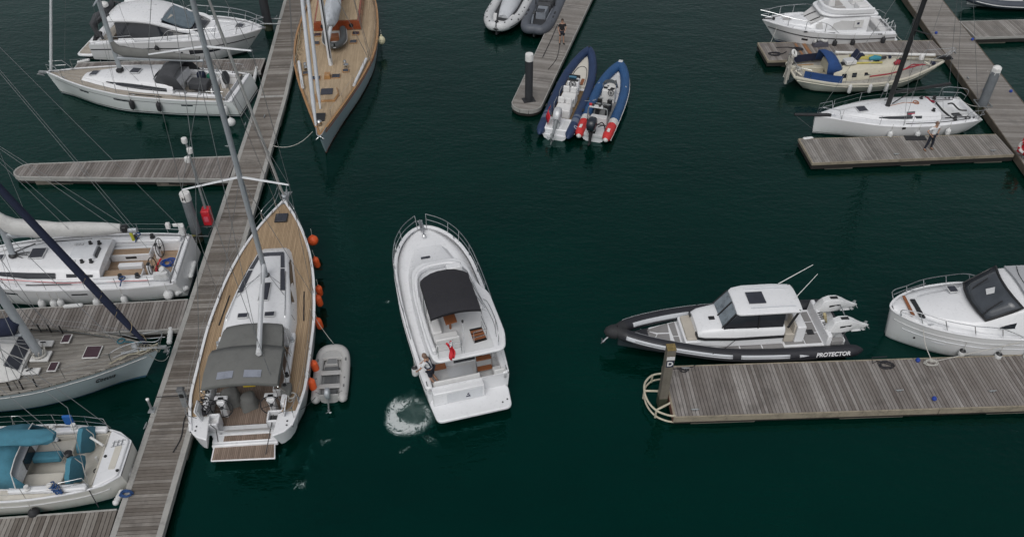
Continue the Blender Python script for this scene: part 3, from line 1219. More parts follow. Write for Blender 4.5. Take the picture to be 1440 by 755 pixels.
# curved guard frame round the post
gf = thing('guard_rail', 'pale curved steel guard frame round the timber sign post', 'guard frame', (6.3, 22.8, 0), radians(2.4))
arc = [(.0, 1.05), (-.45, .95), (-.8, .6), (-.92, .1), (-.85, -.45), (-.6, -.9), (-.2, -1.15), (.12, -1.22)]
cream_paint = paint('faded_cream_paint', (.50, .46, .36), .7, var=.3, scale=5)
m = MB()
m.tube([(x, y, .48) for x, y in smooth_path([(a, b_, 0) for a, b_ in arc], 4) for _ in (0,)] if False else [(p.x, p.y, .48) for p in smooth_path([(a, b_, 0) for a, b_ in arc], 4)], .042, 8)
m.build('upper_rail', cream_paint, gf)
m = MB()
m.tube([(p.x * .96, p.y, .12) for p in smooth_path([(a, b_, 0) for a, b_ in arc], 4)], .04, 8)
m.build('lower_rail', cream_paint, gf)
for x, y in (arc[1], arc[3], arc[5]):
 m = MB()
 m.tube([(x, y, .05), (x, y, .5)], .045, 8)
 m.build('upright', cream_paint, gf)
for x, y in ((-.9, .15), (-.62, -.88)):
 m = MB()
 m.tube([(x, y, .46), (.1, y * .55, .46)], .045, 8)
 m.build('brace', cream_paint, gf)
m = MB()
m.box((.03, 0, .33), (.05, 2.5, .3))
m.build('end_board', paint('end_board_red', (.16, .07, .05), .9, var=.5, scale=4), gf)


def capsule(name, label, cat, a, b, r, mat, group=None, lumps=0):
 """padded bumper between two points"""
 a, b = Vector(a), Vector(b)
 d = b - a
 m = MB()
 L = d.length
 prof = [(r * .05, -r), (r * .6, -r * .8), (r * .95, -r * .3)]
 n = 8
 for i in range(n + 1):
  k = 1 - (.16 if lumps and i % 2 else 0)
  prof.append((r * k, L * i / n))
 prof += [(r * .95, L + r * .3), (r * .6, L + r * .8), (r * .05, L + r)]
 m.lathe([(q, h - L / 2) for q, h in prof], (0, 0, 0), 12, d)
 o = m.build(name, mat, ang=60)
 o.location = (a + b) / 2
 return tag(o, label, cat, group)


# white padded bumpers on the walkway edge
GB = 'white padded bumpers along the left walkway edge'
for p, q, lab in (((273, 370), (268, 388), 'white padded bumper on the walkway edge beside the white racing yacht stern'),
    ((262, 405), (249, 413), 'bent white padded bumper at the corner by the dock above the grey teak yacht'),
    ((240, 463), (238, 481), 'white padded bumper on the walkway in front of the grey teak yacht bow'),
    ((187, 640), (180, 668), 'long white padded bumper behind the stern of the teal covered yacht'),
    ((171, 692), (163, 706), 'white padded bumper with blue rope at the bottom left dock corner'),
    ((361, 96), (357, 114), 'white padded bumper at the stern of the sloop with the grey boom cover'),
    ((111, 88), (124, 85), 'white padded bumper on the far tip of the dock behind the sloop')):
 capsule('dock_bumper', lab, 'bumper', W(*p, .42), W(*q, .42), .12, fender_white, GB, 1)
capsule('dock_bumper', 'white corner bumper on the left tip of the dock with the standing man', 'bumper', W(1131, 196, .44), W(1141, 195, .44), .12, fender_white, GB, 0)

# lamp pole with white boxes and the red locker at its foot
b = W(296, 318, .5)
t = thing('lamp_pole', 'slim grey pole with three white boxes at its top beside the red locker', 'lamp pole', (b.x, b.y, .5), 0)
zt = z_for(b, 196) - .5
m = MB()
m.tube([(0, 0, 0), (0, 0, zt)], [.07, .05], 8)
m.build('pole', galv, t)
for dz, dx in ((0, .0), (.55, .12), (1.05, -.12)):
 q = MB()
 q.lathe([(.03, -.14), (.13, -.12), (.15, .0), (.13, .12), (.02, .15)], (dx, -.1, zt - dz), 10)
 q.build('lamp_box', cap_white, t)
t = thing('red_locker', 'bright red safety locker at the foot of the lamp pole', 'locker', (b.x, b.y, .5), radians(4))
m = MB()
m.slab([(-.2, -.28), (.2, -.28), (.2, .22), (-.2, .22)], .25, 1.02)
m.slab([(-.22, -.3), (.22, -.3), (.22, .24), (-.22, .24)], 1.03, 1.12, .04)
m.build('cabinet', red, t, bevel=.03)
m = MB()
for x in (-.14, .14):
 m.box((x, 0, .12), (.05, .3, .26))
m.build('stand', galv, t)
m = MB()
m.box((0, -.295, .65), (.22, .02, .3))
m.build('front_panel', paint('faded_red', (.6, .10, .14), .5), t)

# lifebuoy cabinet at the right edge
b = W(1437, 222, .5)
t = thing('lifebuoy_station', 'red housing with white lifebuoy at the right edge of the picture', 'lifebuoy', (b.x, b.y, .5), radians(-65))
m = MB()
m.slab([(-.42, -.1), (.42, -.1), (.42, .18), (-.42, .18)], .2, 1.2, .05)
m.build('housing', red, t, bevel=.05)
m = MB()
m.ring((0, -.16, .7), .3, .085, (0, 1, 0))
m.build('lifebuoy', cap_white, t)
m = MB()
m.tube([(0, .05, 0), (0, .05, .3)], .05, 8)
m.build('post', galv, t)
m = MB()
for k in range(4):
 a = k * pi / 2 + .5
 m.box((cos(a) * .3, -.165, .7 + sin(a) * .3), (.13, .19, .13))
m.build('red_band', red, t, bevel=.03)

# service pedestals on the left walkway
for p, lab in (((262, 570), 'grey service pedestal by the stern of the big yacht with the grey awning'),):
 b = W(*p, .5)
 t = thing('service_pedestal', lab, 'pedestal', (b.x, b.y, .5), radians(3))
 m = MB()
 m.slab([(-.13, -.1), (.13, -.1), (.13, .1), (-.13, .1)], 0, .95, .015)
 m.build('column', galv, t, bevel=.02)
 m = MB()
 m.slab([(-.16, -.13), (.16, -.13), (.16, .13), (-.16, .13)], .952, 1.06, .05)
 m.build('top', paint('pedestal_top', (.10, .105, .11), .6), t, bevel=.02)
 m = MB()
 m.box((0, -.112, .7), (.16, .02, .2))
 m.build('socket_panel', black, t)
 m = MB()
 m.tube(smooth_path([(.13, 0, .6), (.25, -.2, .15), (.1, -.7, .03), (.18, -1.6, .03), (.05, -2.3, .03)], 5), .022, 6)
 m.build('cable', rope_black, t)
b = W(214, 577, .5)
t = thing('handrail_post', 'short galvanised post with white top on the walkway edge', 'post', (b.x, b.y, .5), 0)
m = MB()
m.tube([(0, 0, 0), (0, 0, .65)], .05, 8)
m.build('tube', galv, t)
m = MB()
m.box((0, 0, .02), (.26, .3, .04))
m.build('foot', galv, t, bevel=.01)
m = MB()
m.lathe([(.06, .62), (.07, .7), (.01, .74)], n=10)
m.build('cap', cap_white, t)
# horn cleats along the dock edges
GC = 'mooring cleats on the docks'
cl = MB()
cl.tube([(-.17, 0, .09), (-.08, 0, .075), (.08, 0, .075), (.17, 0, .09)], [.015, .028, .028, .015], 8)
cl.box((-.05, 0, .035), (.04, .06, .07))
cl.box((.05, 0, .035), (.04, .06, .07))
cme = cl.build('mooring_cleat', galv)
spots = [((205, 600), 87, 'black-roped mooring cleat on the left walkway edge'), ((389, 25), 87, 'mooring cleat on the walkway by the hardtop motorboat bow'),
  ((321, 207), 4, 'mooring cleat where the empty finger dock meets the walkway'), ((345, 176), 87, 'mooring cleat on the walkway below the sloop stern'),
  ((372, 165), 87, 'mooring cleat on the walkway opposite the classic yacht bow'), ((237, 497), 87, 'mooring cleat on the walkway near the grey teak yacht bow'),
  ((1395, 551), 3, 'mooring cleat at the near edge of the foreground dock, right part'), ((977, 577), 3, 'mooring cleat at the near edge of the foreground dock, left part'),
  ((1264, 550), 3, 'mooring cleat at the near edge of the foreground dock by the blue ball'), ((964, 519), 3, 'mooring cleat near the sign post on the foreground dock'),
  ((1396, 213), 3, 'mooring cleat at the near right end of the dock with the standing man'), ((1260, 218), 3, 'mooring cleat at the near edge of the dock with the standing man'),
  ((322, 395), 87, 'mooring cleat on the right edge of the walkway beside the big yacht'), ((1361, 111), 87, 'mooring cleat on the right walkway by the cream yacht bow'),
  ((1343, 75), 87, 'mooring cleat in the middle of the right walkway')]
for i, (p, dg, lab) in enumerate(spots):
 o = cme if i == 0 else cme.copy()
 if i:
  COL.objects.link(o)
 o.location = W(*p, .515)
 o.rotation_euler = (0, 0, radians(dg))
 tag(o, lab, 'cleat', GC)
# small blue balls fixed to the dock edges
GBB = 'blue corner balls on the docks'
bb = MB()
bb.lathe([(.01, -.1), (.07, -.075), (.1, 0), (.07, .075), (.01, .1)], (0, 0, .08), 12)
bm_ = bb.build('dock_ball', bluebuoy)
for i, (p, lab) in enumerate((((1290, 508), 'blue ball at the far edge of the foreground dock'), ((1313, 562), 'blue ball at the near edge of the foreground dock'),
       ((1316, 48), 'blue ball on the right walkway beside the motor cruiser stern'), ((1367, 57), 'blue ball at the corner of the top right finger dock'),
       ((1421, 130), 'blue ball on the far edge of the right walkway past the grey pile'), ((1385, 130), 'blue box-like ball between the grey pile and the walkway edge'))):
 o = bm_ if i == 0 else bm_.copy()
 if i:
  COL.objects.link(o)
 o.location = W(*p, .5)
 if i == 5:
  o.scale = (1.7, 1.7, 2.2)
 tag(o, lab, 'ball', GBB)


def rope(label, pts, r, mat, group=None, sag=0.0, cat='rope', name='mooring_line'):
 P = [Vector(p) for p in pts]
 if sag:
  Q = []
  for a, b in zip(P, P[1:]):
   for k in range(8):
    u = k / 8
    q = a.lerp(b, u)
    q.z -= sag * 4 * u * (1 - u)
    Q.append(q)
  P = Q + [P[-1]]
 m = MB()
 c = P[0].copy()
 m.tube([p - c for p in P], r, 6)
 o = m.build(name, mat)
 o.location = c
 return tag(o, label, cat, group)


def coil(label, c, R, r, mat, turns=3, seed=0, tail=None, cat='rope'):
 rnd = random.Random(seed)
 P = []
 for i in range(turns * 14):
  a = 2 * pi * i / 14
  k = R * (1 + .22 * sin(a * 1.7 + seed) + rnd.uniform(-.06, .06))
  P.append(Vector((k * cos(a), k * .62 * sin(a), r + .004 * i / 3)))
 if tail:
  P += [Vector(t) for t in tail]
 m = MB()
 m.tube(P, r, 5)
 o = m.build('coiled_rope', mat)
 o.location = c
 return tag(o, label, cat)


coil('dark mooring rope lying coiled on the foreground dock behind the outboard boat', W(1246, 514, .505), .3, .02, rope_black, 3, 1, [(-.3, .25, .02), (-.55, .1, .02), (-.45, .45, .02), (.2, .5, .02)])
coil('small dark rope beside the sign post on the foreground dock', W(962, 521, .505), .16, .018, rope_black, 2, 2, [(-.3, .1, .02), (-.55, .06, .02), (.4, .2, .02), (.5, .28, .02)])
coil('white rope coiled on the foreground dock below the motor yacht bow', W(1309, 511, .505), .25, .022, rope_white, 3, 3)
coil('dark hose coiled on the left tip of the dock behind the cream yacht', W(1089, 77, .505), .34, .03, rope_black, 3, 5, [(.6, .1, .02), (.9, .4, .02)])
coil('dark rope tangle on the dock behind the cream yacht stern', W(1122, 70, .505), .3, .03, rope_black, 3, 7, [(-.6, .3, .02), (-1.4, .25, .02)])
coil('blue rope wound round the bottom left bumper', W(178, 695, .52), .2, .03, rope_blue, 3, 8)
rope('long dark pole lying on the short walkway near the man in black', [W(784, 35, .53), W(774, 58, .53), W(763, 81, .53)], .025, rope_black, cat='pole', name='boat_hook')
rope('dark hose curving across the short walkway by the man in black', smooth_path([W(788, 58, .52), W(786, 70, .52), W(782, 84, .52), W(771, 98, .52)], 5), .02, rope_black, cat='hose', name='water_hose')
rope('black cable lying across the left walkway by the big yacht awning', [W(219, 558, .53), W(268, 556, .53)], .018, rope_black, cat='cable', name='shore_cable')
# flat black mat on the man's dock
m = MB()
m.slab([(-.62, -.24), (.58, -.24), (.62, .24), (-.58, .24)], 0, .02)
o = m.build('rubber_mat', rubber, flat=True)
o.location = W(1287, 194.5, .506)
tag(o, 'flat black mat on the dock left of the standing man', 'mat')
# pale boxes and gear on the dock behind the cream yacht
t = thing('gear_box', 'grey and white gear bundle on the dock above the blue sprayhood', 'gear', W(1153, 64, .505), .1)
m = MB()
m.slab([(-.55, -.3), (.5, -.3), (.55, .3), (-.5, .3)], 0, .28, .06)
m.build('crate', paint('gear_dark', (.07, .07, .09), .7), t, bevel=.03)
m = MB()
m.tube(smooth_path([(-.5, -.1, .3), (-.1, .2, .36), (.2, -.15, .36), (.5, .1, .3)], 5), .09, 7)
m.build('bundle', fabric_white, t)
for q, w_, lab in (((1125, 66), .16, 'rusty orange board let into the dock behind the cream yacht'), ((1137, 66), .25, 'wider rusty orange board let into the dock behind the cream yacht')):
 m = MB()
 m.box((0, 0, .008), (w_, 2.1, .012))
 o = m.build('replacement_board', paint('board_rust', (.26, .13, .065), .85, var=.4, scale=3), flat=True)
 o.location = W(q[0], q[1] + 6, .505)
 o.rotation_euler = (0, 0, radians(3))
 tag(o, lab, 'board')

# ------------------------------------------------------------------ big cruising yacht with grey awning (left of centre)
def big_yacht():
 b = Boat('sailing_yacht', 'largest sailing yacht, honey teak deck, dark grey awning over the cockpit, orange fenders', 'yacht', (-10.25, 20.35), 94.5, 13.9)
 plan = [(0, 1.92), (.04, 2.05), (.15, 2.27), (.35, 2.28), (.55, 2.08), (.7, 1.72), (.82, 1.22), (.91, .70), (.97, .27), (1, .05)]
 sheer = [(0, 1.22), (.3, 1.3), (.6, 1.42), (1, 1.68)]
 hm = hullmat('hull_white_blue_line', (.66, .68, .70), [(.0, (.02, .025, .04)), (.1, (.03, .035, .05)), (.14, (.6, .62, .64)), (.19, (.1, .12, .16))])
 b.hull(plan, sheer, hm, rake=.25, srake=.75, draft=.6)
 zs = b.zs
 b.deck(teak, .75, 13.75, inset=.1, dz=-.03, camber=.06, cuts=[(.75, 4.6, 1.42)])
 b.gunwale(gel, .11, .07, .05, 13.85, inset=.05)
 # stern quarters: white corners and coamings
 m = MB()
 for s in (1, -1):
  q = [(-.42, s * 1.2), (-.24, s * 1.62), (-.02, s * 1.84), (.3, s * 2.0), (.78, s * 2.1), (.78, s * 1.3), (.1, s * 1.24)]
  m.slab(inset_poly(q, .16), .38, 1.22, -.16)
 m.slab([(-.12, -1.25), (-.12, 1.25), (.0, 1.25), (.0, -1.25)], .28, .46)
 b_ = m.build('stern_corner', gel, b.root, bevel=.04)
 m = MB()
 for s in (1, -1):
  for k, xx in enumerate((.1, .3)):
   m.lathe([(.035, 0), (.035, .012)], (xx - .05, s * 1.7, 1.243), 10)
 m.build('deck_filler', black, b_)
 # cockpit
 b.well(.78, 4.6, 1.42, lambda x: zs(x) + .03, .56, gel, teak_x, aft=False)
 m = MB()
 m.slab([(.0, -1.25), (.0, 1.25), (.45, 1.25), (.45, -1.25)], .3, .5)
 m.slab([(.3, -1.3), (.3, 1.3), (.76, 1.3), (.76, -1.3)], .4, .57)
 m.build('stern_step', gel, b.root, bevel=.03)
 m = MB()
 m.slab([(.04, -.95), (.04, .82), (.36, .82), (.36, -.95)], .502, .512)
 m.build('step_teak', teak_x, b.root, flat=True)
 for s, y0, y1 in ((1, .93, 1.5), (-1, .88, 1.5)):          # open lockers at the stern corners
  m = MB()
  for a in ((.32, .40), (.80, .88)):
   m.slab([(a[0], s * y0), (a[1], s * y0), (a[1], s * y1), (a[0], s * y1)], .56, 1.2)
  m.slab([(.32, s * y0), (.88, s * y0), (.88, s * (y0 + .07)), (.32, s * (y0 + .07))], .56, 1.2)
  m.slab([(.40, s * (y1 - .05)), (.80, s * (y1 - .05)), (.80, s * y1), (.40, s * y1)], .56, 1.2)
  lk = m.build('stern_locker', gel, b.root, bevel=.02)
  m = MB()
  m.box((.6, s * (y0 + y1) / 2, .86), (.44, y1 - y0 - .1, .2))
  m.build('locker_contents', cushion if s > 0 else black, lk)
  m = MB()
  m.box((.75, s * 1.62, 1.55), (.6, .05, .62), M=Matrix.Rotation(-s * .25, 3, 'X'))
  m.build('locker_lid', gel, lk, bevel=.03)
  m = MB()
  m.box((.75, s * 1.585, 1.55), (.38, .03, .42), M=Matrix.Rotation(-s * .25, 3, 'X'))
  m.build('lid_panel', gel_grey if s > 0 else teak_x, lk)
 # coamings
 for s in (1, -1):
  m = MB()
  m.strip([(x, s * 1.48, zs(x)) for x in (.9, 1.6, 2.4, 3.2, 4.0, 4.7)], .2, .26)
  m.build('coaming', gel, b.root, bevel=.06)
 # seats
 for s in (1, -1):
  m = MB()
  m.slab([(2.1, s * .85), (4.5, s * .75), (4.5, s * 1.4), (2.1, s * 1.4)], .56, .95)
  st = m.build('cockpit_seat', gel, b.root, bevel=.03)
  m = MB()
  m.slab([(2.15, s * .9), (4.45, s * .8), (4.45, s * 1.36), (2.15, s * 1.36)], .952, .97)
  m.build('seat_teak', teak_x, st, flat=True)
 # covered gear lying in the cockpit: grey covers and one yellow bag
 for cx, cy, wx, wy, zz in ((1.95, .78, .75, .42, 1.25), (1.75, .05, .7, .33, 1.18)):
  m = MB()
  rings = []
  for k, (f, q) in enumerate(((0, 1.15), (.3, 1.0), (.6, .9), (.85, .8), (1, .55))):
   rings.append([(cx + wx * q * (.5 + .1 * sin(3 * a + k)) * cos(a), cy + wy * q * (1 + .14 * sin(5 * a + k * 2)) * sin(a), .57 + (zz - .57) * f) for a in [2 * pi * i / 18 for i in range(18)]])
  m.loft(rings)
  m.build('cockpit_cover', fabric_grey, b.root, ang=60)
 m = MB()
 m.box((2.2, .0, 1.3), (.24, .5, .16))
 m.build('yellow_bag', yellow, b.root, bevel=.05)
 # pedestals, wheels
 for s in (1, -1):
  y = s * .95 - .03
  m = MB()
  m.loft([[(1.33 + a * k, y + c * k, z) for a, c in ((-.16, -.14), (.16, -.14), (.16, .14), (-.16, .14))] for z, k in ((.56, 1.0), (1.1, .8), (1.42, 1.15), (1.5, 1.0))])
  m.box((1.36, y, 1.5), (.2, .5, .1))
  pd = m.build('wheel_pedestal', gel, b.root, bevel=.03)
  m = MB()
  m.box((1.3, y, 1.556), (.12, .2, .02))
  m.build('instrument', black, pd)
  b.wheel((1.12, y, 1.2), .42, (-1, 0, .25), rubber)
 # winches
 for s in (1, -1):
  for x in (1.7, 2.3, 4.2):
   b.winch((x, s * 1.5, zs(x) + .27), .075, .17, alu if x > 4 else black)
 # coachroof
 st = [(4.55, 1.50, 1.28, 1.36, 2.0, .06), (5.5, 1.52, 1.3, 1.32, 2.12, .07), (7, 1.36, 1.34, 1.12, 2.12, .07), (8.5, 1.12, 1.38, .88, 2.02, .07), (9.6, .92, 1.42, .72, 1.86, .05), (10.15, .78, 1.45, .60, 1.66, .03), (10.4, .66, 1.46, .52, 1.5, .01)]
 hs = b.house(st, gel, r=.16)
 for s in (1, -1):
  b.house_window(st, [(5.4, .35, .72), (6.5, .33, .78), (7.8, .35, .8), (8.9, .42, .75), (9.3, .55, .6)], glass, side=s, parent=hs)
 # dark glass bands on the roof top
 zt = lambda x: lin(st, x)[3] + lin(st, x)[4] * .75 + .012
 m = MB()
 for s in (1, -1):
  m.plate([(6.7, s * 1.02, zt(6.7) - .02), (8.2, s * .79, zt(8.2) - .02), (8.2, s * .61, zt(8.2)), (6.7, s * .80, zt(6.7))], .02)
  m.plate([(8.32, s * .78, zt(8.32) - .02), (9.55, s * .58, zt(9.55) - .02), (9.55, s * .42, zt(9.55)), (8.32, s * .60, zt(8.32))], .02)
 m.plate([(9.3, -.42, zt(9.3) + .004), (9.3, .42, zt(9.3) + .004), (9.62, .55, zt(9.62) - .004), (9.62, -.55, zt(9.62) - .004)], .02)
 m.build('roof_window', glass_mid if False else hatchglass, b.root, flat=True)
 b.hatch((6.6, -.16, 2.22), (1.15, .46), tilt=0)
 b.hatch((12.5, -.05, zs(12.5) + .07), (.66, .6), frame=black)
 b.hatch((5.2, .55, 2.2), (.3, .45)); b.hatch((5.2, -.55, 2.2), (.3, .45))
 m = MB()
 for s in (1, -1):
  m.tube([(5.0, s * 1.2, 2.14), (5.05, s * 1.2, 2.2), (8.0, s * .86, 2.12), (8.05, s * .86, 2.05)], .016, 6)
 m.build('grab_rail', steel, b.root)
 # genoa tracks, deck fittings
 m = MB()
 for s in (1, -1):
  m.strip([(5.6, s * 1.78, 1.33), (7.4, s * 1.62, 1.37)], .05, .035)
 m.build('genoa_track', black, b.root)
 m = MB()
 for s in (1, -1):
  for x in (1.2, 5.9, 12.9):
   y = s * (b.hw(x) - .13)
   m.tube([(x - .14, y, zs(x) + .1), (x, y, zs(x) + .07), (x + .14, y, zs(x) + .1)], .018, 6)
   m.tube([(x, y, zs(x)), (x, y, zs(x) + .08)], .022, 6)
 m.build('deck_cleat', steel, b.root)
 # sprayhood and awning (bimini)
 def canopy(name, st_, parent=None, edge=.18):
  m = MB()
  rows = []
  for x, hw_, z, y0, cb in st_:
   rows.append([(x, y0 + hw_ * q, z + cb * (1 - abs(q) ** 2.2) - (edge if abs(q) > .99 else 0)) for q in (-1.0, -.97, -.8, -.5, -.2, .2, .5, .8, .97, 1.0)])
  o = len(m.v)
  for r in rows:
   m.v += r
  k = len(rows[0])
  for i in range(len(rows) - 1):
   for j in range(k - 1):
    m.f.append((i * k + j, i * k + j + 1, (i + 1) * k + j + 1, (i + 1) * k + j))
  ob = m.build(name, fabric_grey, b.root, ang=50)
  md = ob.modifiers.new('thick', 'SOLIDIFY')
  md.thickness = .02
  return ob
 canopy('sprayhood', [(4.4, 1.06, 2.2, -.16, .05), (4.12, 1.14, 2.62, -.18, .16), (3.7, 1.2, 2.78, -.2, .18), (3.2, 1.26, 2.74, -.2, .15), (2.72, 1.3, 2.78, -.2, .16), (2.5, 1.3, 2.72, -.2, .14)])
 cn = canopy('awning', [(2.6, 1.42, 2.88, -.2, .2), (2.2, 1.44, 3.0, -.18, .2), (1.75, 1.45, 2.98, -.18, .2), (1.3, 1.45, 3.0, -.18, .2), (.95, 1.44, 2.97, -.18, .19), (.64, 1.43, 2.93, -.18, .18), (.59, 1.42, 2.82, -.18, .17)], edge=.14)
 m = MB()
 clear = paint('awning_window', (.25, .27, .32), .35, var=.25, scale=4)
 for y0, y1 in ((.06, .66), (-.97, -.34)):
  zz = lambda y: 2.985 + .2 * (1 - abs((y + .18) / 1.45) ** 2.2) + .014
  m.plate([(.86, y0, zz(y0) - .02), (.86, y1, zz(y1) - .02), (1.2, y1, zz(y1)), (1.2, y0, zz(y0))], .012)
 m.build('awning_window', clear, cn, flat=True)
 m = MB()
 for x in (.6, 1.75, 2.55):
  for s in (1, -1):
   m.tube([(1.6 if x < 2 else 2.4, s * 1.55 - .05, 1.3), (x, s * 1.4 - .18, 2.82)], .018, 6)
 for x in (3.1, 4.0):
  for s in (1, -1):
   m.tube([(3.4, s * 1.5 - .05, 1.35), (x, s * 1.2 - .19, 2.6)], .016, 6)
 m.build('awning_frame', steel, b.root)
 # mast, boom, rigging
 H, rk = 20.0, .035
 mo = b.mast(7.75, 2.1, H, .105, alu, rake=rk, spreaders=[(7.5, 2.05, .85), (13.2, 1.75, .7)], y=-.05, spmat=alu_white)
 m = MB()
 m.lathe([(.17, 0), (.17, .05), (.12, .1)], (7.75, -.05, 2.12), 12)
 m.build('mast_foot', black, mo)
 m = MB()
 m.tube([(7.55, -.12, 2.85), (6.0, -.27, 2.97), (2.02, -.78, 3.3)], [.1, .105, .1], 10, flat=1.25)
 bo = m.build('boom', alu_white, b.root)
 m = MB()
 m.lathe([(.05, -.02), (.115, 0), (.12, .16), (.1, .2)], (2.05, -.775, 3.3), 10, (-1, -.12, .08))
 m.build('boom_end', gel_grey, bo)
 tx = b.tx
 L = []
 tip = lambda s, z, hs, sw: (tx(z) - sw, -.05 + s * hs, z + .12)
 for s in (1, -1):
  t1, t2 = tip(s, 7.5, 2.05, .85), tip(s, 13.2, 1.75, .7)
  ch = (7.15, s * (b.hw(7.15) - .12), zs(7.1))
  L += [[ch, t1], [t1, t2], [t2, (tx(19), -.05, 19)], [t1, (tx(13.1), -.05, 13.1)], [ch, (tx(7.5), -.05, 7.5)]]
  L += [[(tx(2.6), -.05, 2.5), (6.4, s * 1.0, 2.15)], [(tx(2.6), -.05, 2.35), (6.9, s * 1.02, 2.1)]]
  L += [[(.5, s * 1.6, 1.25), (3.0, -.05, 11.0)]]
 L += [[(3.0, -.05, 11.0), (tx(19.8), -.05, 19.8)], [(13.5, -.05, 1.75), (tx(19.4), -.05, 19.4)], [(12.6, -.05, 1.6), (tx(15), -.05, 15)], [(2.1, -.78, 3.4), (tx(19.9) - .2, -.05, 19.9)], [(7.6, -.05, 3.2), (5.2, -.38, 3.0)]]
 b.stays(L, .011)
 # furled headsails
 m = MB()
 m.tube([(14.0, -.05, 1.95), (13.6, -.05, 2.6), (tx(19.3) + .1, -.05, 19.3)], [.05, .07, .04], 8)
 b_f = m.build('furled_headsail', fabric_white, b.root)
 m = MB()
 m.lathe([(.05, 0), (.14, .02), (.14, .16), (.05, .2)], (14.05, -.05, 1.8), 12, (-.3, 0, 1))
 m.build('furling_drum', alu, b_f)
 m = MB()
 m.box((14.1, -.05, 1.64), (1.0, .32, .14))
 m.tube([(14.55, -.05, 1.55), (14.75, -.05, 1.75)], .05, 6)
 m.plate([(14.9, -.28, 1.5), (14.35, -.05, 1.38), (14.9, .18, 1.5), (14.7, -.05, 1.62)], .05)
 m.build('anchor', galv, b.root)
 # pulpit, lifelines, pushpit
 e = lambda x, s, dz=0: b.edge(x, s, .06, .05 + dz)
 for s in (1, -1):
  b.rail([smooth_path([e(12.3, s), e(12.35, s, .6), e(13.3, s, .66), (14.15, s * .22, 2.38)], 5), [e(13.3, s), e(13.3, s, .66)], [(14.0, s * .16, 1.7), (14.15, s * .22, 2.38)], [e(12.35, s, .32), e(13.3, s, .34), (14.1, s * .2, 2.05)]])
  b.guard([e(x, s) for x in (12.3, 10.6, 8.9, 7.2, 5.5, 3.8, 2.3, 1.0)], .62, 2)
  b.rail([smooth_path([e(1.0, s), e(1.0, s, .62), e(.35, s, .62), e(.1, s * .8, .62)], 4), [e(.35, s), e(.35, s, .62)]], name='pushpit')
 # swim platform
 m = MB()
 m.slab([(-.78, -1.22), (-.72, 1.2), (.02, 1.22), (.02, -1.12)], .28, .35)
 sw = m.build('swim_platform', gel, b.root, bevel=.02)
 m = MB()
 m.slab([(-.74, -1.17), (-.69, 1.15), (.0, 1.15), (.0, -1.08)], .352, .362)
 m.build('platform_teak', teak_x, sw, flat=True)
 m = MB()
 m.tube([(-.6, -.85, .4), (.55, -1.15, 1.3)], .02, 6)
 m.tube([(-.1, .95, .7), (.1, .95, 1.2), (.3, 1.2, 1.25)], .018, 6)
 m.build('stern_davit', black, b.root)
 # small mixed clutter around the stern
 rnd = random.Random(5)
 m = MB()
 for k in range(16):
  x, y = 1.05 + rnd.uniform(-.25, .3), 1.5 + rnd.uniform(-.18, .16)
  P = [(x, y, 1.3)] + [(x + rnd.uniform(-.2, .2), y + rnd.uniform(-.2, .2), 1.3 + rnd.uniform(.0, .3)) for _ in range(3)]
  m.tube(smooth_path(P, 3), .022, 5)
 m.build('black_ropes', rope_black, b.root)
 m = MB()
 m.box((1.62, -1.55, 1.5), (.5, .4, .34))
 m.build('instrument_cover', fabric_grey, b.root, bevel=.08)
 m = MB()
 m.ring((1.35, -1.78, 1.42), .14, .03, (0, .2, 1))
 m.ring((1.2, -1.74, 1.36), .1, .02, (0, .2, 1))
 m.build('line_coil', rope_white, b.root)
 return b


BIG = big_yacht()

# orange fenders hanging along its right side: round balls and sausages
def fender_ball(r, mat):
 m = MB()
 m.lathe([(.01, -r), (r * .5, -r * .87), (r * .87, -r * .5), (r, 0), (r * .87, r * .5), (r * .5, r * .87), (r * .2, r * 1.02), (r * .18, r * 1.2), (.01, r * 1.22)], n=16)
 return m


def fender_sausage(r, l):
 m = MB()
 m.lathe([(.01, -l / 2 - r * .2), (r * .25, -l / 2), (r * .85, -l / 2 + r * .5), (r, -l / 2 + r), (r, l / 2 - r), (r * .85, l / 2 - r * .5), (r * .25, l / 2), (r * .22, l / 2 + r * .4), (.01, l / 2 + r * .42)], n=14)
 return m


def fenders(boat, kind, mat, items, group, r=.13, l=.6, white_cap=None, tilt=0.0, drop=.45, name='fender'):
 proto = None
 for px, z, lab in items:
  if proto is None:
   proto = (fender_ball(r, mat) if kind == 'ball' else fender_sausage(r, l)).build(name, mat)
   o = proto
   if white_cap:
    m = MB()
    m.lathe([(r * .9, l / 2 - r * .62), (r * .9, l / 2 - r * .4), (r * .3, l / 2 + .01), (.02, l / 2 + r * .5)], n=12)
    m.build('fender_end', white_cap, o)
   top = l / 2 if kind != 'ball' else r
   m = MB()
   m.tube([(0, 0, top), (0, 0, top + drop)], .012, 5)
   m.build('fender_line', rope_white, o)
  else:
   o = copy_tree(proto)
  p = W(px[0], px[1], z)
  if boat is not None and boat.sheer:      # hang it against the hull side
   q = boat.p(px, z)
   wl, pw, bc = boat.hp
   t_ = q.x / boat.L
   k = wl - bc * sstep(.55, 1, t_)
   hb = boat.hw(q.x) * (k + (1 - k) * max(min(z / boat.zs(q.x), 1), 0) ** pw)
   if abs(q.y) < hb + r:
    p = boat.w((q.x, (1 if q.y > 0 else -1) * (hb + r), z))
  o.location = p
  o.rotation_euler = (tilt, tilt * .4, random.uniform(0, 3))
  tag(o, lab, 'fender', group)
 return proto


